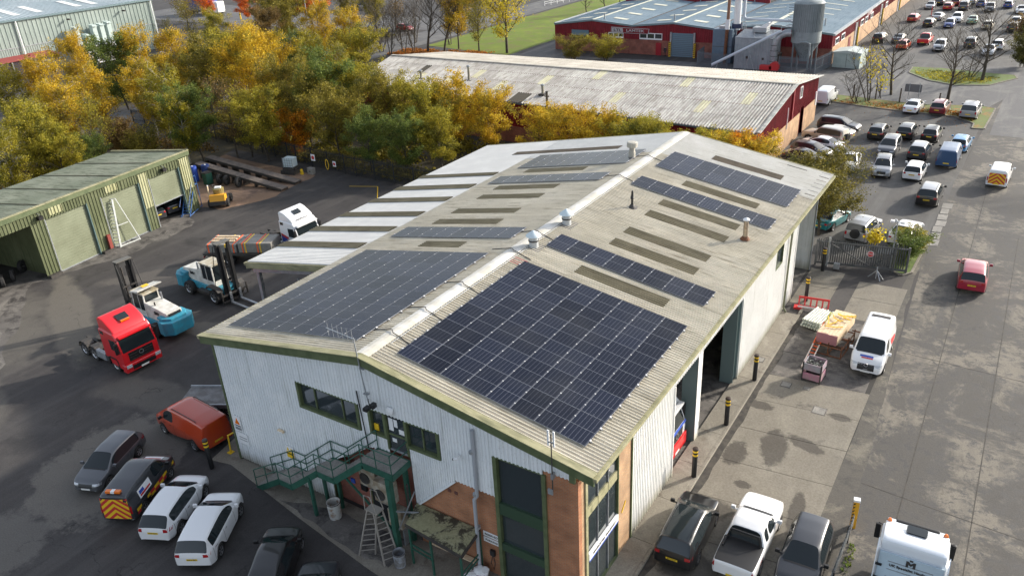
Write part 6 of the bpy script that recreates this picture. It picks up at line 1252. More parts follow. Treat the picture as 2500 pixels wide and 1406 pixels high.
sg = thing('company_sign', 'outlined grey lettered company sign on the maroon gable', 'sign', (-39.4, 111.8, 3.95))
MB().prism([(-3.6, -.45), (3.55, -.5), (3.75, .4), (-3.5, .5)], 0, .08, 'y').build('outline', mat('sign_grey', (.42, .4, .42), .5), sg); MB().prism([(-3.5, -.38), (3.46, -.42), (3.64, .33), (-3.42, .42)], -.02, 0, 'y').build('backing', M_mar, sg)
MB().prism([(-3.4, -.34), (-1.2, -.35), (-1.3, .36), (-3.35, .38)], -.04, -.02, 'y').build('logo_panel', MATS['sign_grey'], sg)
obj('lettering', text_mesh('LTL', .62, mat('ink_maroon', (.06, .01, .015), .5), bold=True), sg, (-2.3, -.06, 0), (PI / 2, 0, 0), (1.5, 1, 1)); obj('lettering', text_mesh('LAMTEK', .62, MATS['sign_grey'], bold=True), sg, (1.1, -.05, -.02), (PI / 2, 0, 0), (1.5, 1, 1))
sg = thing('company_sign', 'small white lettered company sign on the long side wall', 'sign', (-5.2, 139.5, 4.1)); MB().box(0, .04, -2.6, 2.6, -.35, .35).build('outline', MATS['sign_grey'], sg); MB().box(.04, .05, -2.5, 2.5, -.28, .28).build('backing', M_mar, sg); obj('lettering', text_mesh('LTL LAMTEK', .5, M_whitep, bold=True), sg, (.07, 0, 0), (PI / 2, 0, PI / 2), (1.3, 1, 1))
MB().box(-54.5, -24, 142.4, 142.7, 3.5, 6.6).build('rear_block_wall', M_mar, t); corrq('rear_roof_sheet', t, [(-54.5, 175, 7.2), (-54.5, 142.3, 6.6), (-24, 142.3, 6.6), (-24, 175, 7.2)], .8, .04, M_blue, 'n', 6, 1)
for x in (-50, -44, -38, -32, -27): MB().box(x, x + .15, 142.2, 142.4, 4.8, 6.6).build('pilaster', M_galv, t)
for x, y, z in ((-45.3, 114, 5.4), (-32.2, 114.5, 5.5), (-8, 118, 5.1)):
    MB().tube([(x, y, z - .2), (x, y, z + 1.0)], .13, 8).build('vent_pipe', M_galv, t)
# ---- silo, boiler house, ducting
M_silo = ribstain('silo_steel', (.16, .19, .2), (.2, .23, .245), (.09, .11, .12), 'z', s=.2, rough=.5); M_silop = mat('silo_plate', (.24, .275, .285), .5, col2=(.18, .21, .22), scale=1)
s = thing('dust_silo', 'tall ribbed dust silo with cone bottom inside a palisade pen', 'silo', (-8.3, 107.6, 0))
mb = MB(); n = 72
mb.lathe([(2.1, 5.8), (2.1, 9.7)], n=36); mb.build('ribbed_drum', M_silop, s, smooth=True)
for k in range(44): a = 2 * PI * k / 44; MB().box(-.05, .05, -.06, .06, 5.8, 9.7).build('rib', M_silo, s).matrix_local = Matrix.Rotation(a, 4, 'Z') @ Matrix.Translation((2.12, 0, 0))
MB().lathe([(2.16, 9.65), (2.2, 9.8), (1.9, 10.1), (.5, 10.4), (0, 10.4)], n=36).build('roof_cone', M_silop, s, smooth=True); MB().lathe([(2.14, 4.2), (2.14, 5.85)], n=36).build('plain_band', M_silop, s, smooth=True)
MB().lathe([(2.1, 4.2), (.75, 2.0), (.75, 1.4)], n=36).build('hopper', M_silo, s, smooth=True); MB().lathe([(.5, 10.4), (.5, 10.9), (0, 10.9)], n=14).build('filter_top', M_rust, s)
for k in range(4): a = PI / 4 + k * PI / 2; MB().tube([(2.0 * math.cos(a), 2.0 * math.sin(a), 0), (2.0 * math.cos(a), 2.0 * math.sin(a), 4.4)], .12, 6).build('leg', M_silo, s)
MB().tube([(1.2, -2.3, .5), (1.2, -2.3, 4.3), (.6, -2.3, 4.5), (-.4, -2.2, 4.4)], .14, 8).build('drop_pipe', M_silop, s, smooth=True)
lad = MB()
for z in [5.2 + .35 * k for k in range(13)]: lad.box(-2.9, -2.2, -.3, -.25, z, z + .05)
lad.build('ladder_cage', M_dsteel, s)['kind'] = 'stuff'
MB().box(-3.4, -2.1, -.8, .8, 5.2, 5.3).build('platform', M_dsteel, s)
for y in (-.8, .8): MB().beam((-3.4, y, 6.3), (-2.1, y, 6.3), .05, .05).build('handrail', MATS['maroon_paint'], s)
b = thing('boiler_house', 'grey ribbed steel boiler enclosure with raised roof vents', 'enclosure', (-15.6, 107.2, 0))
corrq('wall_panel', b, [(-2.9, -1.6, 0), (2.9, -1.6, 0), (2.9, -1.6, 4.7), (-2.9, -1.6, 4.7)], .4, .06, mat('enclosure_grey', (.3, .33, .35), .5, col2=(.24, .27, .29), scale=.6), 't', 6, 1)
corrq('wall_panel', b, [(2.9, -1.6, 0), (2.9, 3, 0), (2.9, 3, 4.7), (2.9, -1.6, 4.7)], .4, .06, MATS['enclosure_grey'], 't', 4, 1)
corrq('roof_panel', b, [(-2.9, 3, 5.3), (-2.9, -1.7, 4.7), (2.9, -1.7, 4.7), (2.9, 3, 5.3)], .5, .06, M_galv, 't', 4, 1); MB().box(-2.85, 2.85, -1.5, 3, .0, 4.6).build('core', MATS['enclosure_grey'], b)
MB().box(-1.0, 1.2, .6, 2.4, 5.2, 5.9).build('roof_vent', MATS['enclosure_grey'], b); MB().prism([(-.2, 5.9), (1.2, 5.9), (1.6, 6.7), (1.4, 6.75)], .5, 2.5, 'y').build('vent_flap', M_whitep, b)
for x, z in ((-1.0, 1.6), (1.5, 1.5)): MB().box(x, x + .3, -1.72, -1.6, z, z + .35).build('wall_hatch', M_dsteel, b)
for y in (-1.6, 3): 
    for x in (-2.8, 0, 2.8): MB().box(x, x + .06, y, y + .06, 5.0, 6.0).build('rail_post', M_galv, b)
    MB().beam((-2.8, y, 6.0), (2.86, y, 6.0), .06, .06).build('rail', M_galv, b)
c_ = thing('screw_conveyor', 'long sloping pale conveyor tube rising past the boiler enclosure', 'conveyor', (0, 0, 0)); MB().tube([(-21.2, 103.2, .8), (-11.4, 105.0, 6.0)], .22, 10).build('tube', mat('pale_galv', (.5, .55, .6), .4), c_, smooth=True)
for p, q in (((-20.6, 103.1, 0), (-20.3, 103.4, 1.2)), ((-21.2, 103.2, 0), (-21.2, 103.2, .8)), ((-16.2, 104.0, 0), (-15.4, 104.2, 3.8)), ((-14.8, 104.2, 0), (-15.9, 104.1, 3.5))): MB().tube([p, q], .06, 6).build('leg', M_galv, c_)
b = thing('filter_box', 'tall blue grey filter cabinet left of the boiler enclosure', 'enclosure', (-21.6, 109.6, 0)); MB().box(-1.6, 1.6, -1, 1.3, 0, 5.3).build('cabinet', mat('cabinet_blue', (.13, .19, .25), .5, col2=(.1, .15, .2), scale=1), b, bevel=.05); MB().box(-1.5, 1.5, -1.04, -1, 2.6, 2.66).build('panel_joint', M_dsteel, b); MB().box(-.8, .8, -.4, .6, 5.3, 5.7).build('top_fan', M_galv, b)
c_ = thing('rusty_stack', 'slim rust-streaked flue with a white middle section', 'flue', (-20.9, 108.3, 0)); MB().tube([(0, 0, 0), (.1, 0, 5.4)], .26, 10).build('lower_pipe', M_rust, c_, smooth=True); MB().tube([(.1, 0, 5.4), (.15, 0, 6.9)], .36, 10).build('sleeve', M_whitep, c_, smooth=True); MB().tube([(.15, 0, 6.9), (.2, 0, 12)], .24, 10).build('upper_pipe', mat('rust2', (.25, .13, .08), .7), c_, smooth=True)
c_ = thing('white_stack', 'white flue stack with ladder behind the rusty one', 'flue', (-20.0, 110.6, 0)); MB().tube([(0, 0, 5), (0, 0, 13)], .55, 14).build('pipe', M_whitep, c_, smooth=True); MB().lathe([(.8, 5.3), (.8, 6.0)], n=14).build('base', mat('navy', (.02, .03, .08), .5), c_)
for sx in (.9, 1.3): MB().tube([(sx, 0, 5), (sx, 0, 13)], .05, 5).build('ladder_rail', M_galv, c_)
for k in range(14): MB().tube([(.9, 0, 5.3 + k * .5), (1.3, 0, 5.3 + k * .5)], .04, 4).build('rung', M_galv, c_)
c_ = thing('duct_pipe', 'pale horizontal duct running from the stacks to the silo', 'pipe', (0, 0, 0)); MB().tube([(-18.6, 109.5, 12), (-18.6, 109.5, 7.3), (-18.2, 109.5, 6.9), (-11.2, 109, 6.9), (-10.6, 109, 6.6), (-10.6, 109, 4.6)], .22, 10).build('pipe', MATS['pale_galv'], c_, smooth=True)
c_ = thing('elbow_duct', 'fat grey segmented elbow duct left of the silo', 'pipe', (0, 0, 0)); MB().tube([(-12.3, 105.5, .8), (-12.3, 105.5, 3.6), (-12.1, 105.5, 4.6), (-11.6, 105.6, 5.3), (-10.9, 105.8, 5.6), (-10.2, 106, 5.6)], .55, 14).build('duct', M_galv, c_, smooth=True)
for z in (1.4, 2.2, 3.0, 3.8): MB().lathe([(.57, 0), (.6, .04), (.57, .08)], n=14).build('flange', M_dsteel, c_).location = (-12.3, 105.5, z)
c_ = thing('red_fan', 'bright red fan housing on the ground beside the silo pen', 'machine', (-12.3, 104.6, 0)); MB().lathe([(0, -.4), (.75, -.4), (.75, .4), (0, .4)], n=18).build('scroll_housing', M_redp, c_).matrix_local = Matrix.Translation((.5, 0, .8)) @ Matrix.Rotation(PI / 2, 4, 'X'); MB().box(-1.7, .2, -.4, .4, .3, 1.0).build('motor', M_redp, c_, bevel=.1); MB().box(-1.7, 1.3, -.5, .5, 0, .3).build('base_frame', M_dsteel, c_)
c_ = thing('generator_box', 'dark hooded machine behind the red fan', 'machine', (-13.0, 107.2, 0)); MB().box(-1.2, 1.2, -.9, .9, 0, 2.4).build('casing', M_dsteel, c_, bevel=.06); MB().box(-1, 1, -.95, -.9, .5, 1.9).build('louvre', M_black, c_)
def palisade(name, label, cat, pts, h, m, pitch=.15, wd=.07, post=2.75, stuff=True, group=None, rails=(.35, .85)):
    t = thing(name, label, cat, (0, 0, 0), group=group); mb = MB()
    for a, b_ in zip(pts[:-1], pts[1:]):
        A = Vector((*a, 0)); B = Vector((*b_, 0)); L = (B - A).length; d = (B - A) / L; nn = Vector((d.y, -d.x, 0)); n = int(L / pitch)
        for k in range(n):
            p = A + d * (k + .5) * pitch; v = [p - d * wd / 2, p + d * wd / 2]
            pale = MB().add([v[0] + V(0, 0, .08) + nn * .02, v[1] + V(0, 0, .08) + nn * .02, v[1] + V(0, 0, h - .12) + nn * .02, p + V(0, 0, h) + nn * .02, v[0] + V(0, 0, h - .12) + nn * .02, p + V(0, 0, .08) + nn * .045, p + V(0, 0, h - .1) + nn * .045], [(0, 1, 2, 3, 4), (0, 5, 6, 4), (5, 1, 2, 6)])
            if stuff: mb.add(pale.v, pale.f)
            else: pale.build('pale', m, t, fix='')
        for r_ in rails: MB().beam(A + V(0, 0, h * r_), B + V(0, 0, h * r_), .05, .06).build('rail', m, t)
        for k in range(int(L / post) + 1): p = A + d * min(k * post, L); MB().box(p.x - .05, p.x + .05, p.y - .05, p.y + .05, 0, h - .15).build('post', m, t)
    if stuff: mb.build('pales', m, t, fix='')['kind'] = 'stuff'
    return t
M_pal = mat('palisade_grey', (.12, .14, .16), .5); M_palb = mat('palisade_black', (.02, .022, .024), .5)
palisade('palisade_fence', 'grey palisade pen around the foot of the silo', 'fence', [(-11.2, 104.6), (-5.8, 104.4), (-4.9, 111)], 2.5, M_pal)
palisade('palisade_fence', 'grey palisade fence in front of the blue grey filter cabinet', 'fence', [(-25.2, 110.5), (-24.6, 105.9), (-19.2, 104.6)], 2.3, M_pal)
c_ = thing('substation_box', 'pale green grey electricity cabinet with sloping lid at the works corner', 'cabinet', (-2.6, 112.6, 0), R(-4)); MB().box(-2, 2, -1.9, 1.9, 0, 2.2).build('casing', mat('cabinet_green', (.33, .4, .37), .6, col2=(.4, .46, .43), scale=1), c_); MB().prism([(-2.15, 2.2), (-2.15, 2.3), (0, 2.62), (2.15, 2.3), (2.15, 2.2)], -2.05, 2.05, 'y').build('lid', mat('cabinet_lid', (.42, .47, .45), .6), c_); MB().box(-.02, .02, -1.93, -1.9, .1, 2.1).build('door_joint', M_dsteel, c_); MB().prism([(.9, 1.4), (1.3, 1.4), (1.1, 1.8)], -1.93, -1.9, 'y').build('warning_sign', M_yelp, c_)
# ---- sage green warehouse far left
t = thing('sage_warehouse', 'large sage green clad warehouse with grey sheet roof at the top left', 'building', (0, 0, 0))
corrq('cladding_panel', t, [(-141, 20, 5.2), (-141, 89, 5.2), (-141, 89, 10), (-141, 20, 10)], .9, .08, M_sage, 'n', 20, 1)
corrq('cladding_panel', t, [(-141.02, 20, 0), (-141.02, 89, 0), (-141.02, 89, 5.15), (-141.02, 20, 5.15)], .45, .05, M_sage, 'n', 20, 1)
corrq('roof_sheet', t, [(-140.8, 20, 10), (-140.8, 89.3, 10), (-160, 89.3, 12.2), (-160, 20, 12.2)], .7, .06, M_groof, 'n', 22, 1)
corrq('roof_sheet', t, [(-160, 20, 12.2), (-160, 89.3, 12.2), (-180, 89.3, 10), (-180, 20, 10)], .9, .06, M_groof, 'n', 12, 1)
corrq('roof_sheet', t, [(-180, 20, 10), (-180, 89.3, 10), (-200, 89.3, 12.2), (-200, 20, 12.2)], .9, .06, M_groof, 'n', 12, 1)
MB().beam((-140.8, 20, 10), (-140.8, 89.3, 10), .4, .35).build('gutter', mat('gutter_slate', (.12, .18, .2), .5), t); MB().box(-200, -141.1, 88.9, 89.2, 0, 10).build('end_wall', M_sage, t); MB().beam((-160, 20, 12.3), (-160, 89, 12.3), 1.0, .1).build('ridge_capping', M_groof, t)
MB().beam((-141, 20, 5.18), (-141, 89, 5.18), .12, .14).build('flashing', M_galv, t)
for y in (22, 31, 34.5, 45, 48.5, 58, 61.5, 66, 74, 77.5, 84):
    MB().quad((-144, y, 10.45), (-144, y + 1.4, 10.45), (-151, y + 1.4, 11.28), (-151, y, 11.28)).build('rooflight', mat('rooflight_bright', (.7, .73, .72), .4), t)
    MB().quad((-167, y, 11.52), (-167, y + 1.6, 11.52), (-174, y + 1.6, 10.75), (-174, y, 10.75)).build('rooflight', MATS['rooflight_bright'], t)
for y in (59.8, 88.6): MB().tube([(-140.7, y, 9.8), (-140.6, y, .2)], .13, 6).build('downpipe', M_whitep, t)
for y in (69.5, 81.5): MB().box(-140.6, -139.6, y, y + .25, 8.6, 8.9).build('flood_lamp', M_dsteel, t)
t = thing('red_roof_annex', 'low dark annex with a red roof against the sage warehouse', 'building', (0, 0, 0)); MB().prism([(-141, 3.7), (-137.5, 3.3), (-137.5, 3.42), (-141, 3.82)], 30, 64.5, 'y').build('roof', mat('annex_red', (.26, .05, .045), .6), t); MB().box(-141, -137.8, 30, 64.3, 0, 3.3).build('wall', mat('annex_dark', (.035, .025, .03), .8), t)
for y in (55.4, 59.6, 63): MB().box(-137.75, -137.6, y, y + .15, 0, 3.3).build('post', M_galv, t)
wn = MB().box(-137.78, -137.7, 61, 62.6, 1.2, 2.6).build('window', M_galv, t); MB().box(-137.7, -137.68, 61.1, 62.5, 1.3, 2.5).build('pane', M_glass, wn)
t = thing('plant_frame', 'white framed glazed plant deck in front of the sage warehouse', 'plant deck', (0, 0, 0)); MB().box(-140.7, -137, 70, 79, .2, 3.4).build('core', mat('plant_grey', (.2, .19, .17), .6), t)
for k in range(7): y = 70 + k * 1.5; MB().box(-137, -136.85, y - .06, y + .06, 0, 3.6).build('upright', M_whitep, t)
for z in (.3, 1.6, 2.5, 3.5): MB().box(-137.02, -136.84, 70, 79, z - .07, z + .07).build('rail', M_whitep, t)
MB().box(-140.8, -136.8, 69.8, 79.2, 3.55, 3.65).build('deck', M_galv, t)
for k, (y, h) in enumerate(((69.9, 3.6), (71.7, 2.0), (73.6, 3.5), (75.2, 3.5), (76.8, 3.7))):
    q = thing('duct_cowl', ['tallest pale duct cowl at the left end of the plant deck', 'short pale duct cowl second from the left on the plant deck', 'pale duct cowl in the middle of the plant deck', 'pale duct cowl second from the right on the plant deck', 'pale duct cowl at the right end of the plant deck'][k], 'duct', (-139.3, y, 3.65), 0, 'duct cowls on the plant deck'); MB().box(-.6, .6, -.45, .45, .2, h).build('duct', mat('duct_pale', (.42, .5, .48), .5), q); MB().prism([(-.6, h), (.9, h - .3), (.9, h - .2), (-.6, h + .1)], -.5, .5, 'y').build('hood', MATS['duct_pale'], q)
# ---- green shed with roller doors
S0 = Vector((-45.9, 25.0, 0)); sa = math.atan2(-.993, .116)
t = thing('green_shed', 'low green corrugated shed with roller doors at the left of the yard', 'building', tuple(S0), sa)
SL = 30
def sp(x0, x1, z0, z1, m=M_shed, y=0, nm='cladding_panel'):
    n = max(1, round((x1 - x0) / 1.2))
    for i in range(n): a = x0 + (x1 - x0) * i / n; b_ = x0 + (x1 - x0) * (i + 1) / n; MB().corr((b_, y, z0), (a, y, z0), (a, y, z1), (b_, y, z1), .3, .05, 0, 'n').build(nm, m, t, fix='')
sp(0, 1.3, 0, 5.85); sp(.15, 1.2, 2.4, 5.5, M_shedp, .06, 'faded_panel'); sp(1.3, 5.1, 4.75, 5.85); sp(5.1, 6.1, 0, 5.85); sp(5.2, 6.05, 2.2, 5.5, M_shedp, .06, 'faded_panel'); sp(6.1, 10.3, 4.75, 5.85); sp(8.4, 9.6, 4.95, 5.75, M_shedp, .06, 'faded_panel'); sp(10.3, 11.6, 0, 5.85); sp(11.6, 15.7, 4.75, 5.85); sp(13.9, 15.1, 4.95, 5.75, M_shedp, .06, 'faded_panel'); sp(15.7, 16.9, 0, 5.85); sp(16.9, SL, 4.75, 5.85)
def shutter(x0, x1, z0, lab=None):
    s_ = MB().box(x0, x1, -.25, -.2, z0, 4.8).build('roller_door', M_shut, t); n = int((4.75 - z0) / .24)
    for k in range(n): MB().box(x0 + .02, x1 - .02, -.2, -.17, z0 + .02 + k * .24, z0 + .20 + k * .24).build('slat', M_shut, s_)
    MB().box(x0, x1, -.22, -.12, z0 - .03, z0 + .06).build('bottom_rail', M_galv, s_)
    for x in (x0 - .02, x1 - .06): MB().box(x, x + .08, -.3, .03, 0, 4.8).build('guide', M_galv if x > x0 else mat('guide_teal', (.1, .16, .16), .5), s_)
shutter(1.4, 5.05, 2.0); shutter(6.15, 10.25, .05); shutter(11.65, 15.65, .05)
MB().prism([(.02, 6.0), (.02, 5.6), (.12, 5.6), (.12, 6.0)], -.15, SL, 'x').build('eave_trim', M_trimd, t)
MB().box(-.15, SL, -.2, .12, 5.98, 6.06).build('eave_capping', M_trim, t)
for i in range(25): x0, x1 = SL * i / 25, SL * (i + 1) / 25; MB().corr((x0, -.1, 6.0), (x1, -.1, 6.0), (x1, -11, 4.95), (x0, -11, 4.95), .2, .045, 0, 't').build('roof_sheet', M_shedr, t, fix='')
for k in range(8): MB().beam((k * 3.8 + .4, -.1, 6.06), (k * 3.8 + .4, -11, 5.0), .09, .04).build('roof_rib', mat('dark_line', (.05, .05, .03), .9), t)  # dark lines laid down the roof slope
corrs = [(0, -11, 4.9), (0, 0, 5.95)]
MB().prism([(0, 0), (-11, 0), (-11, 4.9), (0, 5.95)], -.05, .05, 'x').build('end_wall', M_shed, t); MB().box(0, SL, -11.1, -11, 0, 4.9).build('rear_wall', M_shed, t)
for x in (5.6, 10.9, 16.3): MB().box(x - .05, x + .05, -11, -.3, 0, 4.9).build('partition', M_shed, t)
MB().beam((-.06, .1, 6.0), (-.06, -11, 4.95), .2, .25).build('verge_trim', M_trim, t); MB().box(15.75, 16.85, .0, .35, 0, .25).build('pier_base', M_dsteel, t); MB().box(10.35, 11.55, .0, .35, 0, .22).build('pier_base', M_dsteel, t)
MB().box(10.55, 10.85, .1, .3, .2, 1.5).build('fire_post', mat('dull_red', (.22, .04, .03), .7), t)
for x in (3.3, 14.9 + 1.2):
    q = MB().box(x - .2, x + .2, .1, .45, 5.0, 5.3).build('flood_lamp', M_black, t); MB().tube([(x, .05, 5.5), (x, .4, 5.4)], .03, 5).build('bracket', M_galv, q)
# dark vehicles inside the half-open bay, tyres in the open bay
for k, (x, y, lab) in enumerate(((-47.6, 20.9, 'dark car backed under the half-raised shutter, left one'), (-47.9, 22.9, 'dark car with yellow plate under the half-raised shutter, right one'))): car('hatch', x - 1.0, y + .2, -84, 'dgrey', lab)
def tyre_at(x, y, z, rot, lab, grp='old tyres in the open shed bay', s_=1.3):
    q = thing('old_tyre', lab, 'tyre', (x, y, z), rot, grp); o_ = MB(RX).lathe([(.2, -.13), (.46, -.15), (.52, -.1), (.52, .1), (.46, .15), (.2, .13)], n=20).build('carcass', M_tyre, q, smooth=True); MB(RX).lathe([(.2, -.12), (.2, .12)], n=16).build('inner_bead', M_black, o_); q.scale = (s_ * .8,) * 3; return q
for k, (x, y, z, rz) in enumerate(((-46.3, 6.6, .5, 1.1), (-46.0, 5.6, .5, 1.2), (-46.4, 4.7, .5, 1.0), (-46.2, 3.7, .5, 1.2), (-47.4, 8.0, .5, .6), (-47.3, 5.2, 1.3, 1.2))): tyre_at(x, y, z, rz, ['lorry tyre leaning at the front of the open bay, nearest its pier', 'second lorry tyre from the pier in the open bay', 'third lorry tyre from the pier in the open bay', 'farthest left lorry tyre in the open bay', 'lorry tyre at the back of the open bay by the partition', 'lorry tyre stacked on top of the others in the open bay'][k])
# ---- yard clutter
def aframe(name, label, m, P, Q, T, n, foot=True):
    t = thing(name, label, 'steps', (0, 0, 0)); return t
t = thing('podium_ladder', 'tall white aluminium platform ladder leaning triangle in front of the second roller door', 'ladder', (0, 0, 0)); ma = mat('ladder_white', (.6, .62, .6), .4, metal=.2)
A = [(-45.1, 14.9, 0), (-44.4, 15.2, 0)]; B = [(-45.2, 16.7, 0), (-44.4, 17.2, 0)]; T_ = [(-45.1, 15.7, 4.3), (-44.7, 15.8, 4.3)]
ladder(t, A[0], A[1], T_[0], T_[1], 14, ma, .05); 
for k in range(2): MB().beam(B[k], V(*T_[k]) + V(0, .3, 0), .07, .07).build('back_leg', ma, t)
for a, b_ in ((A[0], B[0]), (A[1], B[1]), (B[0], B[1]), (A[0], A[1])): MB().beam(V(*a) + V(0, 0, .08), V(*b_) + V(0, 0, .08), .07, .09).build('base_bar', ma, t)
MB().beam(V(*A[1]).lerp(V(*T_[1]), .45), V(*B[1]).lerp(V(*T_[1]), .45), .06, .06).build('cross_bar', ma, t); MB().beam(V(*T_[0]), V(*T_[1]) + V(0, .3, 0), .08, .06).build('top_bar', ma, t)
t = thing('safety_steps', 'blue mobile safety steps beside the right end of the green shed', 'steps', (-45.9, 23.9, 0), R(30)); mb_ = mat('steps_blue', (.04, .12, .32), .5)
ladder(t, (-.4, -1.2, 0), (.4, -1.2, 0), (-.4, 1.0, 2.4), (.4, 1.0, 2.4), 10, mb_, .03, 'tread')
for sx in (-.45, .45): MB().tube([(sx, 1.0, 0), (sx, 1.0, 3.3)], .035, 6).build('upright', mb_, t); MB().tube([(sx, 1.7, 0), (sx, 1.7, 3.3), (sx, 1.0, 3.3)], .035, 6).build('upright', mb_, t); MB().tube([(sx, -1.1, 1.0), (sx, 1.0, 3.3)], .03, 6).build('handrail', mb_, t); MB().tube([(sx, -1.3, .1), (sx, 1.8, .1)], .04, 6).build('base_bar', mb_, t)
MB().box(-.45, .45, 1.0, 1.7, 2.4, 2.45).build('platform', mb_, t)
t = thing('dumper', 'yellow and black wrecked site dumper by the shed corner', 'machine', (-45.0, 26.9, 0), R(40)); MB().box(-.8, .8, -1.3, 1.2, .3, .75).build('chassis', M_dsteel, t, bevel=.05); MB().prism([(-1.3, .7), (-1.1, 1.35), (-.2, 1.2), (-.2, .7)], -.75, .75, 'x').build('bonnet', mat('digger_yellow', (.7, .33, .02), .5), t, bevel=.04); MB().lathe([(0, 1.0), (.5, 1.0), (.55, 1.7), (.4, 1.75), (0, 1.72)], n=16).build('drum', mat('drum_olive', (.25, .2, .07), .6), t); MB().box(-.3, .3, -.25, .25, 1.75, 1.85).build('lid', M_whitep, t); MB().tube([(-.6, 1.0, .8), (-.9, 1.5, 1.6), (-.2, 1.8, 1.2)], .08, 6).build('boom', M_dsteel, t)
for sx in (-.85, .85):
    for yy in (-.8, .8): q = obj('wheel', tw0 if False else MB(RX).lathe([(.1, -.14), (.38, -.14), (.42, 0), (.38, .14), (.1, .14)], n=16).mesh('wheel', M_tyre), t, (sx, yy, .42))
t = thing('timber_post', 'thin orange timber post leaning on the shed corner', 'post', (-45.3, 25.9, 0)); MB().beam((0, 0, 0), (-.5, .4, 2.0), .1, .1).build('post', M_wood, t); MB().box(-.55, -.42, .35, .48, 2.0, 2.06).build('cap', M_whitep, t)
for k, (x, y, s_, lab, mm) in enumerate(((-53.9, 30.6, 1, 'tall blue plastic drum nearest the shed end', M_bluep), (-53.0, 31.6, .9, 'darker blue drum behind the tall blue one', mat('drum_navy', (.015, .04, .16), .5)), (-51.6, 30.6, .8, 'dark green wheelie bin by the drums', M_steelg))):
    q = thing('plastic_drum' if k < 2 else 'wheelie_bin', lab, 'drum' if k < 2 else 'bin', (x, y, 0)); 
    if k < 2: MB().lathe([(.0, 0), (.42, 0), (.46, .2), (.46, 1.4), (.42, 1.7), (0, 1.7)], n=18).build('barrel', mm, q, smooth=True); MB().lathe([(.1, 1.7), (.1, 1.76), (0, 1.76)], n=10).build('bung', M_whitep, q)
    else: MB().box(-.35, .35, -.4, .4, .05, 1.3).build('body', mm, q, bevel=.04); MB().box(-.38, .38, -.45, .45, 1.3, 1.38).build('lid', M_dsteel, q)
def ramp(p, q, label, w_=.95):
    t = thing('car_ramp', label, 'ramp', (0, 0, 0), 0, 'long rusty ramps in the yard corner'); A = V(*p); B = V(*q); d = (B - A); L = d.length; d.normalize(); side = V(-d.y, d.x, 0).normalized()
    MB().beam(A, B, w_, .12).build('deck', mat('old_steel', (.1, .085, .075), .8, col2=(.16, .13, .11), scale=2), t)
    for s_ in (-1, 1): MB().beam(A + side * s_ * w_ / 2 - V(0, 0, .1), B + side * s_ * w_ / 2 - V(0, 0, .1), .06, .25).build('side_beam', M_dsteel, t)
    for k in range(7): c = A.lerp(B, (k + .3) / 7.6); MB().box(c.x - .06, c.x + .06, c.y - .4, c.y + .4, 0, max(.1, c.z - .1)).build('trestle', M_dsteel, t)
    MB().beam(A.lerp(B, .05) - V(0, 0, .2), A.lerp(B, .25) - V(0, 0, 1.1), .07, .07).build('brace', M_dsteel, t)
ramp((-54.6, 31.9, 1.65), (-42.0, 32.7, .25), 'long rusty steel ramp, the one nearer the camera'); ramp((-55.4, 34.0, 1.65), (-42.3, 34.9, .25), 'long rusty steel ramp, the one behind the other')
for k, (x, y) in enumerate(((-50.4, 31.2), (-49.4, 31.3), (-47.6, 31.4))): tyre_at(x, y, .55, .3, ['leftmost worn tyre against the near rusty ramp', 'middle worn tyre against the near rusty ramp', 'small tyre farthest right against the near rusty ramp'][k], 'tyres beside the rusty ramps')
t = thing('water_tank', 'white caged plastic water tank on a pallet by the black fence', 'tank', (-45.9, 37.4, 0), R(12)); MB().box(-.6, .6, -.5, .5, .75, 1.75).build('tank', mat('tank_plastic', (.55, .65, .68), .4), t, bevel=.08, seg=3); MB().box(-.7, .7, -.6, .6, .45, .7).build('pallet', M_dsteel, t); MB().box(-.9, .9, -.8, .8, 0, .42).build('plinth', M_dsteel, t)
for x in (-.62, -.3, 0, .3, .62): MB().beam((x, -.53, .7), (x, -.53, 1.8), .03, .03).build('cage_bar', M_galv, t)
for z in (.95, 1.25, 1.55, 1.8): MB().beam((-.62, -.53, z), (.62, -.53, z), .03, .03).build('cage_bar', M_galv, t)
t = thing('concrete_block', 'small pale concrete block at the foot of the black fence', 'block', (-43.4, 38.0, 0)); MB().box(-.4, .4, -.25, .25, 0, .7).build('block', M_concl, t, bevel=.03); MB().box(-.1, .1, -.26, -.25, .3, .4).build('lifting_slot', M_dark, t)
t = thing('warning_cone', 'little yellow wet-floor style marker beside the concrete block', 'marker', (-44.3, 37.4, 0)); MB().prism([(-.18, 0), (.18, 0), (.05, .6), (-.05, .6)], -.12, .12, 'y').build('board', M_yelp, t); MB().prism([(-.06, .2), (.06, .2), (0, .4)], -.13, -.12, 'y').build('symbol', M_black, t)
t = palisade('palisade_fence', 'long black palisade fence along the back of the yard', 'fence', [(-84, 43.5), (-66, 43.2), (-48, 40.2), (-38, 39.4), (-18.9, 38.9)], 2.35, M_palb)
for x, y, z, w_, h, mm, lab in ((-43.8, 38.9, 1.55, .6, .75, M_redp, 'red and white notice on the black fence nearest the water tank'), (-40.4, 38.7, 1.3, .45, .6, M_redp, 'small red notice farther right on the black fence')):
    q = thing('fence_sign', lab, 'sign', (x, y, z)); MB().box(-w_ / 2, w_ / 2, -.02, 0, -h / 2, h / 2).build('board', M_whitep, q); MB().lathe([(0, 0), (w_ * .36, 0), (w_ * .36, .02), (0, .02)], n=16).build('symbol', mm, q).matrix_local = Matrix.Translation((0, -.02, 0)) @ Matrix.Rotation(PI / 2, 4, 'X')
t = thing('hose_reel', 'yellow hose loops hung on the black fence', 'hose', (-41.6, 38.75, 1.1))
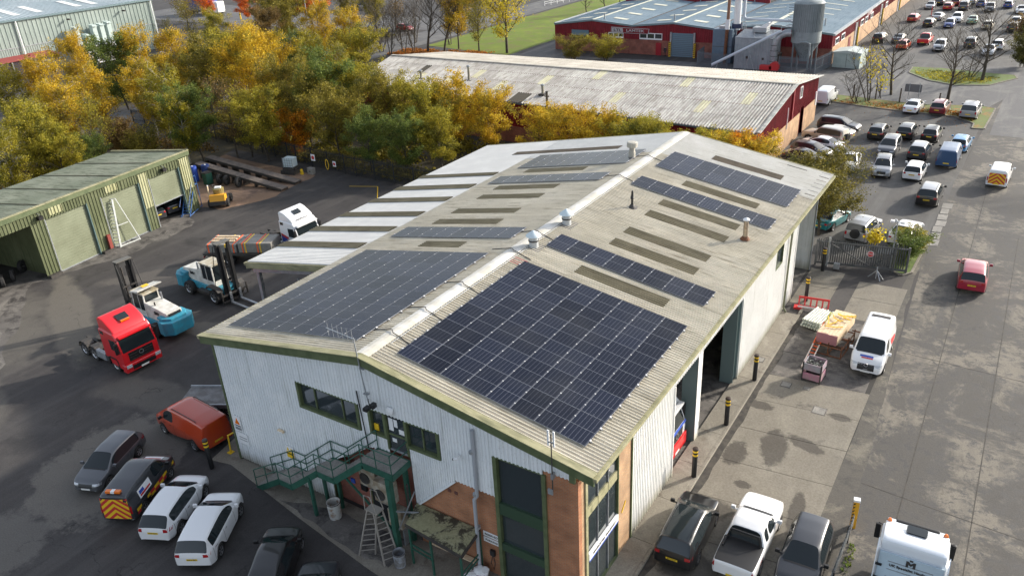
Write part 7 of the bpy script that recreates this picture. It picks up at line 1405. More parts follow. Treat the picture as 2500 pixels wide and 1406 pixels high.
for k in range(3): pts = [(.22 * math.cos(a_) + .05 * k, -.04 * k, .55 * math.sin(a_)) for a_ in [i * PI / 8 for i in range(17)]]; MB().tube(pts, .03, 5, cap=False).build('coil', M_yelp, t)
# ---- gate across the lane
t = thing('palisade_gate', 'grey palisade gate with diagonal braces closing the lane to the car park', 'gate', (0, 0, 0))
ga, gb = Vector((10.55, 38.15, 0)), Vector((16.75, 39.35, 0)); gd = (gb - ga).normalized(); gl = (gb - ga).length; gn = Vector((gd.y, -gd.x, 0)); M_gate = mat('gate_grey', (.065, .07, .07), .6, col2=(.1, .1, .1), scale=2)
n = int(gl / .158)
for k in range(n):
    p = ga + gd * (k + .5) * .158 - gn * .05
    MB().add([p - gd * .04 + V(0, 0, .15), p + gd * .04 + V(0, 0, .15), p + gd * .04 + V(0, 0, 2.1), p + V(0, 0, 2.25), p - gd * .04 + V(0, 0, 2.1)], [(0, 1, 2, 3, 4)]).add([p - gd * .04 + V(0, 0, .15), p - gd * .01 + gn * .03 + V(0, 0, .15), p - gd * .01 + gn * .03 + V(0, 0, 2.1), p - gd * .04 + V(0, 0, 2.1)], [(0, 1, 2, 3)]).build('pale', M_gate, t, fix='')
for z, h in ((.25, .16), (1.95, .1)): MB().beam(ga + V(0, 0, z), gb + V(0, 0, z), .08, h).build('rail', M_gate, t)
for f_ in (0, .13, .86, 1): p = ga + gd * gl * f_; MB().box(p.x - .07, p.x + .07, p.y - .07, p.y + .07, 0, 2.35 if f_ in (.13, .86) else 2.1).build('post', M_galv if f_ == .13 else M_gate, t)
MB().beam(ga + gd * .9 + V(0, 0, 1.9) + gn * .06, ga + gd * 3.9 + V(0, 0, .3) + gn * .06, .07, .07).build('brace', M_gate, t); MB().beam(ga + gd * 5.3 + V(0, 0, 1.6) + gn * .06, ga + gd * 3.9 + V(0, 0, .3) + gn * .06, .07, .07).build('brace', M_gate, t)
for x in (1.75, 4.2): p = ga + gd * x; MB().beam(p + V(0, 0, 1.65) - gn * .1, p + gd * (.8 if x < 2 else 1.3) + V(0, 0, 1.65) - gn * .1, .02, .5).build('backing_board', M_galv, t)
q = thing('stop_sign', 'small red octagonal STOP sign on the palisade gate', 'sign', tuple(ga + gd * 3.75 + gn * .08 + V(0, 0, 1.35)), math.atan2(gd.y, gd.x))
MB(Matrix.Rotation(PI / 2, 4, 'X')).lathe([(0, 0), (.25, 0), (.25, .015), (0, .015)], n=8).build('plate', M_whitep, q); MB(Matrix.Rotation(PI / 2, 4, 'X')).lathe([(0, .02), (.22, .02), (0, .021)], n=8).build('face', M_redp, q); obj('lettering', text_mesh('STOP', .17, M_whitep), q, (0, -.03, 0), (PI / 2, 0, 0))
q = thing('prop_stand', 'small splayed steel prop stand in front of the palisade gate', 'stand', (15.0, 37.6, 0)); MB().beam((0, 0, 0), (0, .1, .9), .07, .07).build('upright', M_galv, q)
for dx, dy in ((-.55, .1), (.5, .05), (.35, -.35)): MB().beam((dx, dy, 0), (0, .05, .65), .06, .06).build('leg', M_galv, q)
q = thing('gate_motor', 'grey gate motor box at the foot of the palisade gate', 'motor', (12.15, 37.9, 0)); MB().box(-.2, .2, -.15, .15, .1, .55).build('casing', M_galv, q, bevel=.02); MB().box(-.25, .25, -.2, .2, 0, .1).build('base', M_dsteel, q)
q = thing('floodlight_pole', 'slim pole with two white floodlights behind the palisade gate', 'lamp post', (15.6, 39.75, 0)); MB().tube([(0, 0, 0), (0, 0, 3.8)], .045, 6).build('pole', M_galv, q); MB().tube([(-.35, 0, 3.8), (.35, 0, 3.8)], .03, 5).build('arm', M_galv, q)
for sx in (-.35, .35): MB().box(sx - .13, sx + .13, -.25, .05, 3.78, 3.92).build('floodlight', M_whitep, q, bevel=.02)
# ---- goods by the white van
t = thing('plastic_barrier', 'red plastic barrier lying tilted beside the fourth bollard', 'barrier', (11.25, 30.45, .1), R(8)); 
for z in (.05, .62): MB().box(0, 2.0, -.04 + z * .5, .02 + z * .5, z, z + .14).build('rail', M_redp, t)
for k in range(6): MB().beam((.05 + k * .38, 0, .1), (.05 + k * .38, .33, .7), .1, .05).build('post', M_redp, t)
MB().beam((0, -.02, .12), (2.0, -.02, .12), .03, .12).build('reflective_strip', M_whitep, t); MB().box(-.25, .3, -.15, .35, -.08, .05).build('foot', M_redp, t)
t = thing('pipe_bundle', 'bundle of long white plastic pipes lying beside the timber stack', 'pipes', (12.95, 28.9, 0), R(-12))
for j in range(3):
    for i in range(7): MB().tube([(-.55 + i * .18 + .05 * (j % 2), -1.2 + .1 * ((i * 3 + j) % 3), .25 + j * .17), (-.55 + i * .18 + .05 * (j % 2), 1.1 - .1 * (i % 2), .25 + j * .17)], .075, 8).build('pipe', mat('pipe_cream', (.6, .62, .56), .5, col2=(.4, .44, .36), scale=3), t)
for y in (-.7, .7): MB().box(-.7, .75, y - .05, y + .05, .05, .17).build('bearer', M_wood, t)
tl = R(-6)
t = thing('timber_stack', 'strapped stack of pale timber boards with pinkish ends on a rusty rack', 'timber', (14.45, 27.1, 0), tl)
for j in range(7):
    for i in range(6): MB().box(-.62 + i * .21, -.62 + i * .21 + .195, -1.75 + .04 * ((i + j) % 3), 1.7, .72 + j * .095, .72 + j * .095 + .085).build('board', M_wood, t)
for j in range(7): MB().box(-.63, .62, -1.8, -1.76, .72 + j * .095, .72 + j * .095 + .085).build('end_paint', mat('pink_ends', (.35, .16, .17), .7), t)
t = thing('yellow_straps', 'tangle of yellow ratchet straps thrown over the timber stack', 'straps', (14.45, 27.2, 1.42), tl); rs_ = random.Random(5)
for k in range(7):
    x, y = rs_.uniform(-.5, .5), rs_.uniform(-.9, 1.2); a_ = rs_.uniform(0, PI); pts = [(x + math.cos(a_) * s_ * .55 + rs_.uniform(-.1, .1), y + math.sin(a_) * s_ * .55 + rs_.uniform(-.1, .1), .03 + rs_.uniform(0, .08)) for s_ in (-1, -.4, .2, .9)]
    MB().tube(pts, .035, 4).build('strap', M_yelp, t)
t = thing('steel_rack', 'low rusty steel rack frame under the near end of the timber', 'rack', (14.6, 26.4, 0), tl)
for x in (-.8, 0, .8):
    for y in (-1.3, 0, 1.2): MB().box(x - .03, x + .03, y - .03, y + .03, 0, .95 if (x, y) != (0, 0) else .68).build('upright', M_rust, t)
for z in (.06, .66):
    for y in (-1.3, 0, 1.2): MB().beam((-.8, y, z), (.8, y, z), .06, .06).build('cross_bar', M_rust, t)
    for x in (-.8, 0, .8): MB().beam((x, -1.3, z), (x, 1.2, z), .06, .06).build('side_bar', M_rust, t)
MB().beam((.7, .9, 1.0), (2.0, .9, 1.0), .06, .06).build('prong', M_rust, t)
t = thing('loading_ladder', 'orange and white ladder leaning from the ground onto the timber rack', 'ladder', (0, 0, 0)); A0, A1, B0, B1 = V(13.45, 23.0, .1), V(13.85, 22.95, .1), V(13.65, 27.3, 1.1), V(14.0, 27.3, 1.1)
for a, b_ in ((A0, B0), (A1, B1)):
    MB().beam(a, a.lerp(b_, .5), .06, .1).build('stile', mat('ladder_pale', (.7, .6, .52), .5), t); MB().beam(a.lerp(b_, .5), b_, .06, .1).build('stile', M_orp, t)
for k in range(14): MB().beam(A0.lerp(B0, (k + .5) / 14), A1.lerp(B1, (k + .5) / 14), .05, .04).build('rung', M_orp, t)
t = thing('yellow_tubes', 'two pale yellow tubes leaning between pipes and timber', 'tubes', (0, 0, 0))
for k in range(2): MB().tube([(13.5 + k * .15, 26.3, .35), (13.75 + k * .15, 28.6, 1.2)], .07, 6).build('tube', mat('pale_yellow', (.6, .6, .2), .5), t)
for k, (z, mm, lab) in enumerate(((0, mat('pink_steel', (.45, .2, .27), .6, col2=(.35, .25, .25), scale=3), 'pink steel stillage on the ground, the lower of the two'), (.62, mat('grey_pink_steel', (.3, .31, .33), .6, col2=(.36, .25, .29), scale=1.2), 'grey steel stillage full of scrap stacked on the pink one'))):
    t = thing('stillage', lab, 'stillage', (14.35, 22.2, z + .02), R(-4)); w2 = .52
    for sx in (-1, 1): MB().box(sx * w2 - .02, sx * w2 + .02, -w2, w2, .12, .56).build('side', mm, t); MB().box(-w2, w2, sx * w2 - .02, sx * w2 + .02, .12, .56).build('side', mm, t)
    MB().box(-w2, w2, -w2, w2, .1, .14).build('base', M_dsteel, t)
    for sx in (-1, 1):
        for sy in (-1, 1): MB().box(sx * w2 - .04, sx * w2 + .04, sy * w2 - .04, sy * w2 + .04, 0, .64).build('corner_post', M_dsteel, t)
t = thing('scrap_load', 'loose scrap fittings filling the upper stillage', 'scrap', (14.35, 22.2, .9)); rs_ = random.Random(9); m1 = MB()
for k in range(160): x, y, z = rs_.uniform(-.46, .46), rs_.uniform(-.46, .46), rs_.uniform(0, .2); a_ = rs_.uniform(.02, .05); m1.box(x - a_, x + a_, y - a_ * .6, y + a_ * .6, z, z + a_, rz=rs_.uniform(0, 3))
m1.build('fittings', mat('scrap', (.35, .36, .32), .4, metal=.3, col2=(.08, .08, .07), scale=14, mixr=(.45, .55)), t)['kind'] = 'stuff'
# tilted yellow post and rail between pickup row and lorry
t = thing('width_post', 'tall yellow and black striped post at the end of the crash rail', 'post', (18.95, 10.6, 0), R(12)); MB().box(-.12, .12, -.1, .1, 0, 1.55).build('post', mat('amber_yellow', (.7, .36, .02), .5), t); MB().box(-.14, .14, -.12, .12, 1.55, 1.66).build('cap', M_whitep, t)
for k in range(7): MB().prism([(-.122, .15 + k * .2), (-.04, .21 + k * .2), (-.04, .29 + k * .2), (-.122, .23 + k * .2)], -.104, .104, 'y').build('stripe', M_black, t)
t = thing('crash_rail', 'corrugated steel crash rail between the parked cars and the lorry', 'barrier', (0, 0, 0))
MB().corr((18.75, -3, .35), (18.95, 10.3, .35), (18.95, 10.3, 1.0), (18.75, -3, 1.0), .2, .05).build('rail', M_galv, t, fix='')
for k in range(5): y = -2.5 + k * 3; MB().box(18.88, 19.0, y - .06, y + .06, 0, .95).build('post', M_dsteel, t)
t = thing('red_marker_post', 'thin red post on the far car park', 'post', (2.0, 165.6, 0)); MB().tube([(0, 0, 0), (0, 0, 1.9)], .08, 6).build('post', M_redp, t); MB().box(-.3, .3, -.3, .3, 0, .12).build('base', M_dsteel, t)
t = thing('verge_board', 'back of a grey sign board on two posts behind the white fastback', 'sign', (9.1, 93.6, 0)); MB().box(-1.0, 1.0, 0, .06, 1.0, 2.0).build('board', mat('board_grey', (.14, .14, .15), .6), t)
for x in (-.5, .7): MB().box(x, x + .08, -.08, 0, 0, 2.2).build('post', M_galv, t)
for k, (x, y) in enumerate(((5.0, 91.9), (8.0, 91.2), (12.6, 90.2), (2.3, 91.6))):
    t = thing('verge_post', ['dark post in the leafy verge between the first two bare trees', 'dark post in the leafy verge left of the white fastback', 'dark post just left of the dark red SUV in the verge', 'leftmost dark post in the leafy verge'][k], 'post', (x, y, .08), 0, 'dark posts along the leafy verge'); MB().box(-.08, .08, -.08, .08, 0, 1.8).build('post', M_bark, t); MB().box(-.09, .09, -.09, .09, 1.8, 1.84).build('cap', M_dsteel, t)
t = thing('red_skip_lid', 'low red car bonnet shape in front of the white panel van', 'car', (2.1, 91.6, .1), 0) if False else None
t = thing('lamp_post', 'tall grey lamp post among the gold trees at the top', 'lamp post', (-107.91, 101.69  , 0)); MB().tube([(0, 0, 0), (0, 0, 9), (.3, 0, 11), (0, 0, 14)], .12, 8).build('column', M_galv, t); MB().box(-.8, .2, -.15, .15, 14, 14.15).build('lantern', M_galv, t)
t = thing('lamp_post', 'grey lamp post in front of the dark box lorry', 'lamp post', (-140.65, 149.53, 0)); MB().tube([(0, 0, 0), (0, 0, 9)], .12, 8).build('column', M_galv, t); MB().box(-.8, .2, -.15, .15, 9, 9.15).build('lantern', M_galv, t)
t = thing('telegraph_pole', 'dark timber pole standing in front of the asbestos roof', 'pole', (-22.7, 54.6, 0)); MB().tube([(0, 0, 0), (0, 0, 7.0)], .13, 8).build('pole', M_bark, t); MB().box(-.3, .3, -.04, .04, 6.5, 6.6).build('crossarm', M_bark, t); MB().lathe([(.16, 7), (.16, 7.1), (0, 7.15)], n=8).build('cap', M_dsteel, t)
t = thing('field_rail', 'white railing along the road beyond the lawn', 'fence', (-87.26, 163.90, 0), R(78))
for k in range(8): MB().box(k * 2.4 - .05, k * 2.4 + .05, -.05, .05, 0, 1.1).build('post', M_whitep if k < 6 else M_bark, t)
for z in (.6, 1.05): MB().beam((0, 0, z), (14, 0, z), .06, .06).build('rail', M_whitep, t)
t = thing('bollard', 'yellow post beside the blue curtain-sided lorry', 'bollard', (-158.78, 126.10, 0)); MB().lathe([(.2, 0), (.2, 1.6), (0, 1.7)], n=10).build('post', M_yelp, t); MB().lathe([(.21, 1.2), (.21, 1.35)], n=10).build('band', M_black, t)

# ================================================================ TREES AND PLANTS
def skeleton(seed, H, spread, base=.25, nl=11, up=.5, droop=0.0, sub=4, levels=3, lean=0.0, r0=.16, top=1.0, forks=1, narrow=1.0):
    rn = random.Random(seed); segs = []; tips = []
    def grow(p, d, L, r, lev):
        n = 3 if lev < 2 else 2; pts = [p.copy()]
        for i in range(n):
            d = (d + V(rn.uniform(-.22, .22), rn.uniform(-.22, .22), rn.uniform(-.08, .2) * (1 if lev < 2 else .6) - droop * lev * .22)).normalized()
            q = p + d * (L / n); segs.append((p.copy(), q.copy(), r * (1 - i / n * .55), r * (1 - (i + 1) / n * .55))); p = q; pts.append(p.copy())
        if lev >= levels: tips.extend([pts[-1], pts[len(pts) // 2]]); return
        m = sub + (1 if lev == 1 else 0)
        for k in range(m):
            t = (k + .8) / m; i = min(int(t * n), n - 1); c = pts[i].lerp(pts[i + 1], t * n - i) if t < 1 else pts[-1]
            a = rn.uniform(0, 2 * PI); s_ = V(math.cos(a), math.sin(a), rn.uniform(-.1, .6)); dd = (d * .75 + s_ * .75).normalized(); grow(c, dd, L * rn.uniform(.42, .6), max(.012, r * .42), lev + 1)
        tips.append(pts[-1])
    for f in range(forks):
        p = V(0, 0, 0) if forks == 1 else V(rn.uniform(-.3, .3), rn.uniform(-.3, .3), 0); d = V(lean + rn.uniform(-.12, .12) * forks, rn.uniform(-.12, .12) * forks, 1).normalized(); n = 8; pts = [p.copy()]
        for i in range(n):
            d = (d + V(rn.uniform(-.07, .07), rn.uniform(-.07, .07), 0)).normalized(); q = p + d * (H * .86 * top / n); segs.append((p.copy(), q.copy(), r0 * (1 - i / n * .8), r0 * (1 - (i + 1) / n * .8))); p = q; pts.append(p.copy())
        for k in range(nl):
            t = base + (1 - base) * (k + rn.uniform(0, .6)) / nl; t = min(t, .99); i = int(t * n); c = pts[i].lerp(pts[i + 1], t * n - i); a = k * 2.4 + rn.uniform(-.5, .5)
            prof = math.sin(PI * min(1, (1 - t) / (1 - base) * .8 + .16)) * narrow; L = spread * (.45 + .6 * prof) * rn.uniform(.8, 1.1)
            u = up + .5 * t; dd = V(math.cos(a), math.sin(a), u).normalized(); grow(c, dd, L, r0 * .42 * (1 - t * .5), 1)
        tips.append(pts[-1])
    return segs, tips
def branch_mesh(segs, m, sides=4, minr=.0):
    vs_ = []; fs = []
    for a, b_, r1, r2 in segs:
        if max(r1, r2) < minr: continue
        k = sides if r1 > .04 else 3; d = (b_ - a).normalized(); u = d.orthogonal().normalized(); w_ = d.cross(u); o = len(vs_)
        for p, r in ((a, r1), (b_, r2)):
            for j in range(k): t = 2 * PI * j / k; vs_.append(tuple(p + (u * math.cos(t) + w_ * math.sin(t)) * r))
        fs += [(o + j, o + (j + 1) % k, o + k + (j + 1) % k, o + k + j) for j in range(k)]
    me = bpy.data.meshes.new('trunk'); me.from_pydata(vs_, [], fs); me.materials.append(m); me.polygons.foreach_set('use_smooth', [True] * len(fs)); return me
def leaf_arrays(P, size, rng, flat=0.0):
    n = len(P); nr = rng.normal(size=(n, 3)); nr[:, 2] = nr[:, 2] * (1 - flat) + flat * 1.5; nr /= np.linalg.norm(nr, axis=1)[:, None]
    a = rng.normal(size=(n, 3)); u = np.cross(nr, a); u /= np.linalg.norm(u, axis=1)[:, None]; w_ = np.cross(nr, u); s = (size * rng.uniform(.6, 1.35, n))[:, None]
    return np.stack([P - u * s * .55, P - w_ * s * .34, P + u * s * .55, P + w_ * s * .34], 1)
def quads_mesh(name, Q, m):
    n = len(Q); me = bpy.data.meshes.new(name); me.vertices.add(n * 4); me.vertices.foreach_set('co', Q.reshape(-1).astype(np.float32)); me.loops.add(n * 4); me.loops.foreach_set('vertex_index', np.arange(n * 4, dtype=np.int32)); me.polygons.add(n)
    me.polygons.foreach_set('loop_start', np.arange(0, n * 4, 4, dtype=np.int32)); me.materials.append(m); me.update(calc_edges=True); return me
def crown_mesh(seed, tips, count, size, sig, m, keep=1.0, low=None, hang=0.0):
    rng = np.random.default_rng(seed); T = np.array([tuple(t) for t in tips])
    if keep < 1: T = T[rng.random(len(T)) < keep]
    wts = rng.uniform(.3, 1.6, len(T)) ** 1.5; idx = rng.choice(len(T), count, p=wts / wts.sum()); P = T[idx] + rng.normal(size=(count, 3)) * np.array([sig, sig, sig * .8])
    if hang: P[:, 2] -= np.abs(rng.normal(size=count)) * hang
    P = P[P[:, 2] > .15]
    return quads_mesh('crown', leaf_arrays(P, size, rng), m)
L_gold = leafmat('leaves_gold', (.43, .275, .02), (.55, .375, .026), (.24, .2, .028)); L_orange = leafmat('leaves_orange', (.5, .17, .012), (.55, .24, .015), (.36, .2, .02))
L_yg = leafmat('leaves_yellow_green', (.24, .22, .026), (.36, .3, .03), (.14, .145, .026)); L_olive = leafmat('leaves_olive', (.17, .15, .026), (.26, .21, .03), (.1, .1, .022)); L_deepolive = leafmat('leaves_deep_olive', (.12, .11, .025), (.18, .15, .03), (.07, .075, .02)); L_green = leafmat('leaves_green', (0.092, 0.138, 0.032), (0.161, 0.196, 0.040), (0.057, 0.092, 0.025))  # deep olive is a darker leaf colour of its own
L_dark = leafmat('leaves_dark', (.06, .065, .018), (.11, .105, .022), (.04, .045, .015)); L_red = leafmat('leaves_red_orange', (.55, .1, .02), (.6, .16, .02), (.4, .12, .02)); L_brown = leafmat('leaves_brown', (.14, .09, .035), (.2, .13, .04), (.1, .07, .03)); L_yel = leafmat('leaves_bright_yellow', (.5, .38, .02), (.58, .46, .03), (.35, .32, .03)); L_litter = leafmat('fallen_leaves', (.35, .11, .025), (.42, .18, .03), (.2, .08, .025), 1.2)
TREES = {}
def ttype(key, count, size, sig, bark, minr=0, **k):
    cr = dict(keep=k.pop('keep', 1.0), hang=k.pop('hang', 0)); segs, tips = skeleton(**k)
    TREES[key] = (branch_mesh(segs, bark, 5, minr), crown_mesh(k['seed'], tips, count, size, sig, L_gold, **cr) if count else None, k['H'])
for i in range(3): ttype('birch%d' % i, 14500, .19, .25, M_barkb, keep=.85, seed=11 + i, H=12, spread=3.3, base=.28, nl=17, up=.75, droop=.5, sub=4, lean=.1, r0=.19, narrow=.8, hang=.55)
for i in range(3): ttype('broad%d' % i, 16500, .19, .27, M_bark, seed=21 + i, H=9, spread=3.7, base=.2, nl=15, up=.45, droop=.05, sub=4, r0=.17)
for i in range(2): ttype('thin%d' % i, 3200, .19, .4, M_bark, seed=31 + i, H=10, spread=3.4, base=.22, nl=13, up=.7, sub=4, r0=.15)
for i in range(2): ttype('bush%d' % i, 9500, .16, .22, M_bark, seed=41 + i, H=4, spread=2.3, base=.05, nl=13, up=.55, sub=4, r0=.07, levels=2, forks=2)
for i in range(3): ttype('bare%d' % i, 0, .2, .3, M_bark, seed=51 + i, H=9, spread=3.9, base=.24, nl=14, up=.55, sub=5, r0=.2, levels=3)
for i in range(2): ttype('wispy%d' % i, 0, .2, .3, M_bark, seed=61 + i, H=7, spread=1.9, base=.1, nl=10, up=1.2, sub=4, r0=.08, levels=3, forks=3)
ttype('round0', 11000, .17, .3, M_bark, seed=71, H=6, spread=2.9, base=.08, nl=18, up=.3, sub=5, r0=.1, levels=2, forks=2)
ttype('park0', 8000, .24, .45, M_bark, seed=77, H=12, spread=5.2, base=.22, nl=16, up=.55, sub=5, r0=.26)
trn = random.Random(99)
def tree(kind, x, y, H, lm, label, name='tree', cat='tree', group=None, sx=1.0, bark=None, rz=None):
    tr, cr, h0 = TREES[kind]; k = H / h0; t = thing(name, label, cat, (x, y, 0), trn.uniform(0, 6.28) if rz is None else rz, group); t.scale = (k * sx, k * sx, k)
    o = obj('trunk', tr, t)
    if bark: o.material_slots[0].link = 'OBJECT'; o.material_slots[0].material = bark
    if cr: c = obj('crown', cr, t); c.material_slots[0].link = 'OBJECT'; c.material_slots[0].material = lm
    return t
W_TABLE = [
 # kind, (x,y) from crown centre, H, leaf, label
 ('birch0', -90.58, 31.75, 10.08, L_yg, 'yellow-green birch at the left edge behind the green shed roof'),
 ('birch1', -89.23, 35.27, 10.92, L_gold, 'brownish gold birch between the left edge and the red roofed annex'),
 ('birch2', -105.16, 48.99, 10.92, L_gold, 'tall gold birch in front of the pale duct cowls'),
 ('birch1', -71.20, 23.25, 9.24, L_yg, 'yellow-green birch with pale slanting trunk at the far left'),
 ('birch0', -74.32, 29.65, 10.08, L_gold, 'gold birch standing behind the middle of the shed roof'),
 ('birch2', -77.60, 34.84, 10.08, L_gold, 'gold birch left of the gap where the road shows'),
 ('birch0', -63.46, 16.60, 8.4, L_yg, 'lowest yellow-green birch at the left edge, overhanging the shed roof'),
 ('broad1', -64.88, 21.03, 7.56, L_yg, 'bushy yellow-green tree overhanging the middle of the shed roof'),
 ('broad0', -63.11, 21.55, 6.3, L_yg, 'round yellow-green bushy tree touching the shed roof'),
 ('thin0', -67.00, 28.50, 7.56, L_yg, 'half bare olive tree left of the road gap'),
 ('broad2', -63.65, 25.63, 4.62, L_green, 'green shrub-like tree behind the right end of the shed roof'),
 ('bush0', -69.43, 32.59, 4.0, L_brown, 'brown bush in front of the road gap behind the shed'),
 ('bush1', -63.13, 30.78, 3.6, L_olive, 'olive bush at the right rear corner of the green shed'),
 ('birch1', -93.06, 51.60, 11.76, L_gold, 'big gold birch with long leaning white trunk, left of centre in the wood'),
 ('birch0', -88.39, 54.68, 11.34, L_gold, 'gold birch with orange tints beside the big leaning birch'),
 ('birch2', -68.02, 38.41, 10.08, L_yg, 'yellow-green birch below the big leaning birch'),
 ('birch0', -74.52, 40.64, 10.08, L_gold, 'drooping gold birch in the middle of the left wood'),
 ('broad2', -93.52, 49.02, 9.24, L_green, 'dark green tree in the shade left of the leaning birch'),
 ('broad1', -75.68, 50.58, 9.24, L_olive, 'dark olive tree right of the gold birch pair'),
 ('birch2', -110.04, 80.47, 10.08, L_yg, 'yellow-green birch just below the blue lorry'),
 ('broad0', -78.30, 57.04, 9.24, L_yg, 'olive tree in the middle of the wood below the road'),
 ('birch1', -81.44, 63.03, 10.92, L_gold, 'russet gold birch in the middle of the wood'),
 ('birch0', -72.20, 59.25, 10.92, L_gold, 'gold-orange birch right of the russet one'),
 ('broad1', -66.77, 50.92, 10.08, L_gold, 'wide gold tree below the russet birch'),
 ('birch2', -60.58, 49.27, 9.24, L_gold, 'yellow tree above the little orange maple'),
 ('birch1', -81.17, 72.38, 8.4, L_green, 'slender fresh green tree by the lamp post'),
 ('birch0', -68.49, 64.86, 10.08, L_yg, 'yellow-green tree below the bright orange-gold crown'),
 ('birch2', -92.02, 89.05, 10.92, L_gold, 'tall gold birch with orange top near the lamp post'),
 ('birch1', -77.15, 81.37, 10.92, L_gold, 'bright orange-gold birch beside the bare wood'),
 ('birch0', -60.07, 60.01, 9.24, L_yg, 'yellow-green tree left of the asbestos roof corner'),
 ('broad2', -64.74, 70.43, 8.4, L_yg, 'yellow-green tree touching the far corner of the asbestos roof'),
 ('broad0', -50.42, 48.22, 9.24, L_green, 'large dark green tree in the centre of the wood'),
 ('broad1', -49.34, 44.06, 7.56, L_olive, 'dark green tree behind the little orange maple'),
 ('thin1', -56.64, 38.86, 8.4, L_brown, 'half bare brown tree in the shady middle of the wood'),
 ('broad2', -59.44, 36.18, 7.56, L_green, 'dark tree behind the right end of the shed'),
 ('birch1', -60.05, 34.61, 8.4, L_yg, 'yellowish tree with pale twisted trunk behind the shed end'),
 ('thin0', -55.15, 39.81, 7.56, L_yg, 'thin olive tree above the rusty ramps'),
 ('broad0', -51.72, 39.27, 7.14, L_yg, 'olive tree behind the black fence above the water tank'),
 ('bush0', -50.23, 42.36, 4.4, L_orange, 'small vivid orange maple in front of the dark trees'),
 ('broad2', -57.12, 48.31, 8.4, L_olive, 'olive-yellow tree above the orange maple'),
 ('broad0', -47.29, 50.39, 7.98, L_yg, 'yellow-green tree at the left end of the asbestos roof gutter'),
 ('broad1', -40.80, 47.40, 7.56, L_olive, 'olive tree in front of the asbestos roof gutter'),
 ('broad2', -40.11, 50.65, 7.14, L_yg, 'green-yellow tree in front of the maroon wall'),
 ('broad0', -34.16, 48.11, 7.14, L_yg, 'brownish olive tree in front of the maroon wall'),
 ('broad1', -32.67, 51.54, 7.14, L_gold, 'large yellow tree beside the gap with the maroon wall'),
 ('broad2', -28.66, 51.03, 6.72, L_gold, 'yellow tree just left of the gap with the maroon wall'),
 ('broad1', -43.27, 42.45, 7.14, L_olive, 'dark green tree behind the long black fence'),
 ('broad0', -37.27, 41.07, 5.88, L_green, 'dark olive tree low behind the black fence'),
 ('broad2', -32.94, 42.08, 5.88, L_green, 'dark tree near the white roof edge'),
 ('broad0', -29.92, 44.29, 5.88, L_yg, 'olive tree rising over the white lean-to roof corner'),
 ('broad2', -20.9, 50.8, 5.50, L_gold, 'orange-yellow tree first right of the gap, above the big roof'),
 ('broad0', -17.7, 50.8, 5.76, L_gold, 'tallest orange-yellow tree behind the ridge of the big roof'),
 ('broad1', -15.0, 50.8, 5.50, L_gold, 'orange-yellow tree right of the telegraph pole'),
 ('broad2', -12.3, 50.8, 5.25, L_yg, 'yellow-green tree behind the ridge end'),
 ('broad1', -9.8, 50.8, 5.16, L_yg, 'low yellow-green bush near the ridge end'),
 ('broad0', -7.9, 50.8, 4.90, L_yg, 'lowest yellow-green bush left of the ridge end'),
 ('broad1', -3.5, 50.8, 4.82, L_yg, 'small yellow-green bush right of the ridge end'),
 ('broad0', -1.5, 50.8, 4.82, L_gold, 'small gold bush below the asbestos roof corner'),
 ('broad2', 1.6, 50.0, 5.16, L_gold, 'golden orange tree below the near corner of the maroon unit'),
 ('broad1', -0.1, 50.8, 4.73, L_orange, 'orange bush left of the golden tree by the maroon corner'),
]
NM = {'birch': 'birch_tree', 'broad': 'broadleaf_tree', 'thin': 'sparse_tree', 'bush': 'bush'}
for kind, x, y, H, lm, lab in W_TABLE: tree(kind, x, y, H, lm, lab, NM[kind[:-1]], 'bush' if kind.startswith('bush') or 'bush' in lab.split(' beh')[0] else 'tree', sx=1.2 if H < 6.8 and y > 49.9 and y < 51 and kind.startswith('broad') else 1.0)
# green-gold tree beyond the far road-side corner
tree('broad0', 9.4, 44.0, 6.2, L_deepolive, 'leaning olive green tree behind the gate at the far corner of the big roof', 'broadleaf_tree', sx=1.15)
tree('thin1', 10.6, 47.3, 5.6, L_deepolive, 'thin-leaved tree reaching over the lot behind the olive green tree', 'sparse_tree')
tree('bush0', 7.6, 52.0, 3.4, L_olive, 'olive bush beside the white saloon near the roof corner', 'bush', 'bush', sx=1.1)
tree('wispy1', 14.1, 41.0, 2.6, L_yel, 'small bright yellow sapling rising behind the gate', 'sapling', 'tree', sx=.6)
tree('bush0', 16.3, 41.8, 1.8, L_green, 'scrubby green bush at the hinge end of the gate', 'bush', 'bush', sx=1.6); tree('bush1', 16.6, 44.2, 1.4, L_yg, 'low weedy bush behind the scrubby green one', 'bush', 'bush', sx=1.6)
# bare trees at the right
tree('bare0', 6.30, 95.51, 9.2, None, 'bare tree with dark trunk left of the verge signboard', 'bare_tree', sx=.95); tree('bare1', 13.15, 94.67, 9.0, None, 'wide bare tree rising behind the dark red SUV', 'bare_tree', sx=1.1); tree('bare2', 15.92, 107.71, 9.8, None, 'bare tree standing on the grass island', 'bare_tree', sx=1.1)
tree('wispy0', 4.26, 90.91, 7.4, None, 'many-stemmed bare shrub tree with a few yellow leaves beyond the white van', 'bare_tree'); tree('wispy1', 3.12, 89.56, 4.2, None, 'low twiggy thicket right of the white panel van', 'bare_bush', 'bush', sx=1.5); tree('wispy1', 5.44, 93.24, 4.4, None, 'small bare shrub between the two bare trees', 'bare_bush', 'bush')
tree('wispy0', 14.40, 109.41, 4.5, None, 'brown twiggy shrub at the foot of the island tree', 'bare_bush', 'bush', sx=1.6)
rng_ = np.random.default_rng(5)
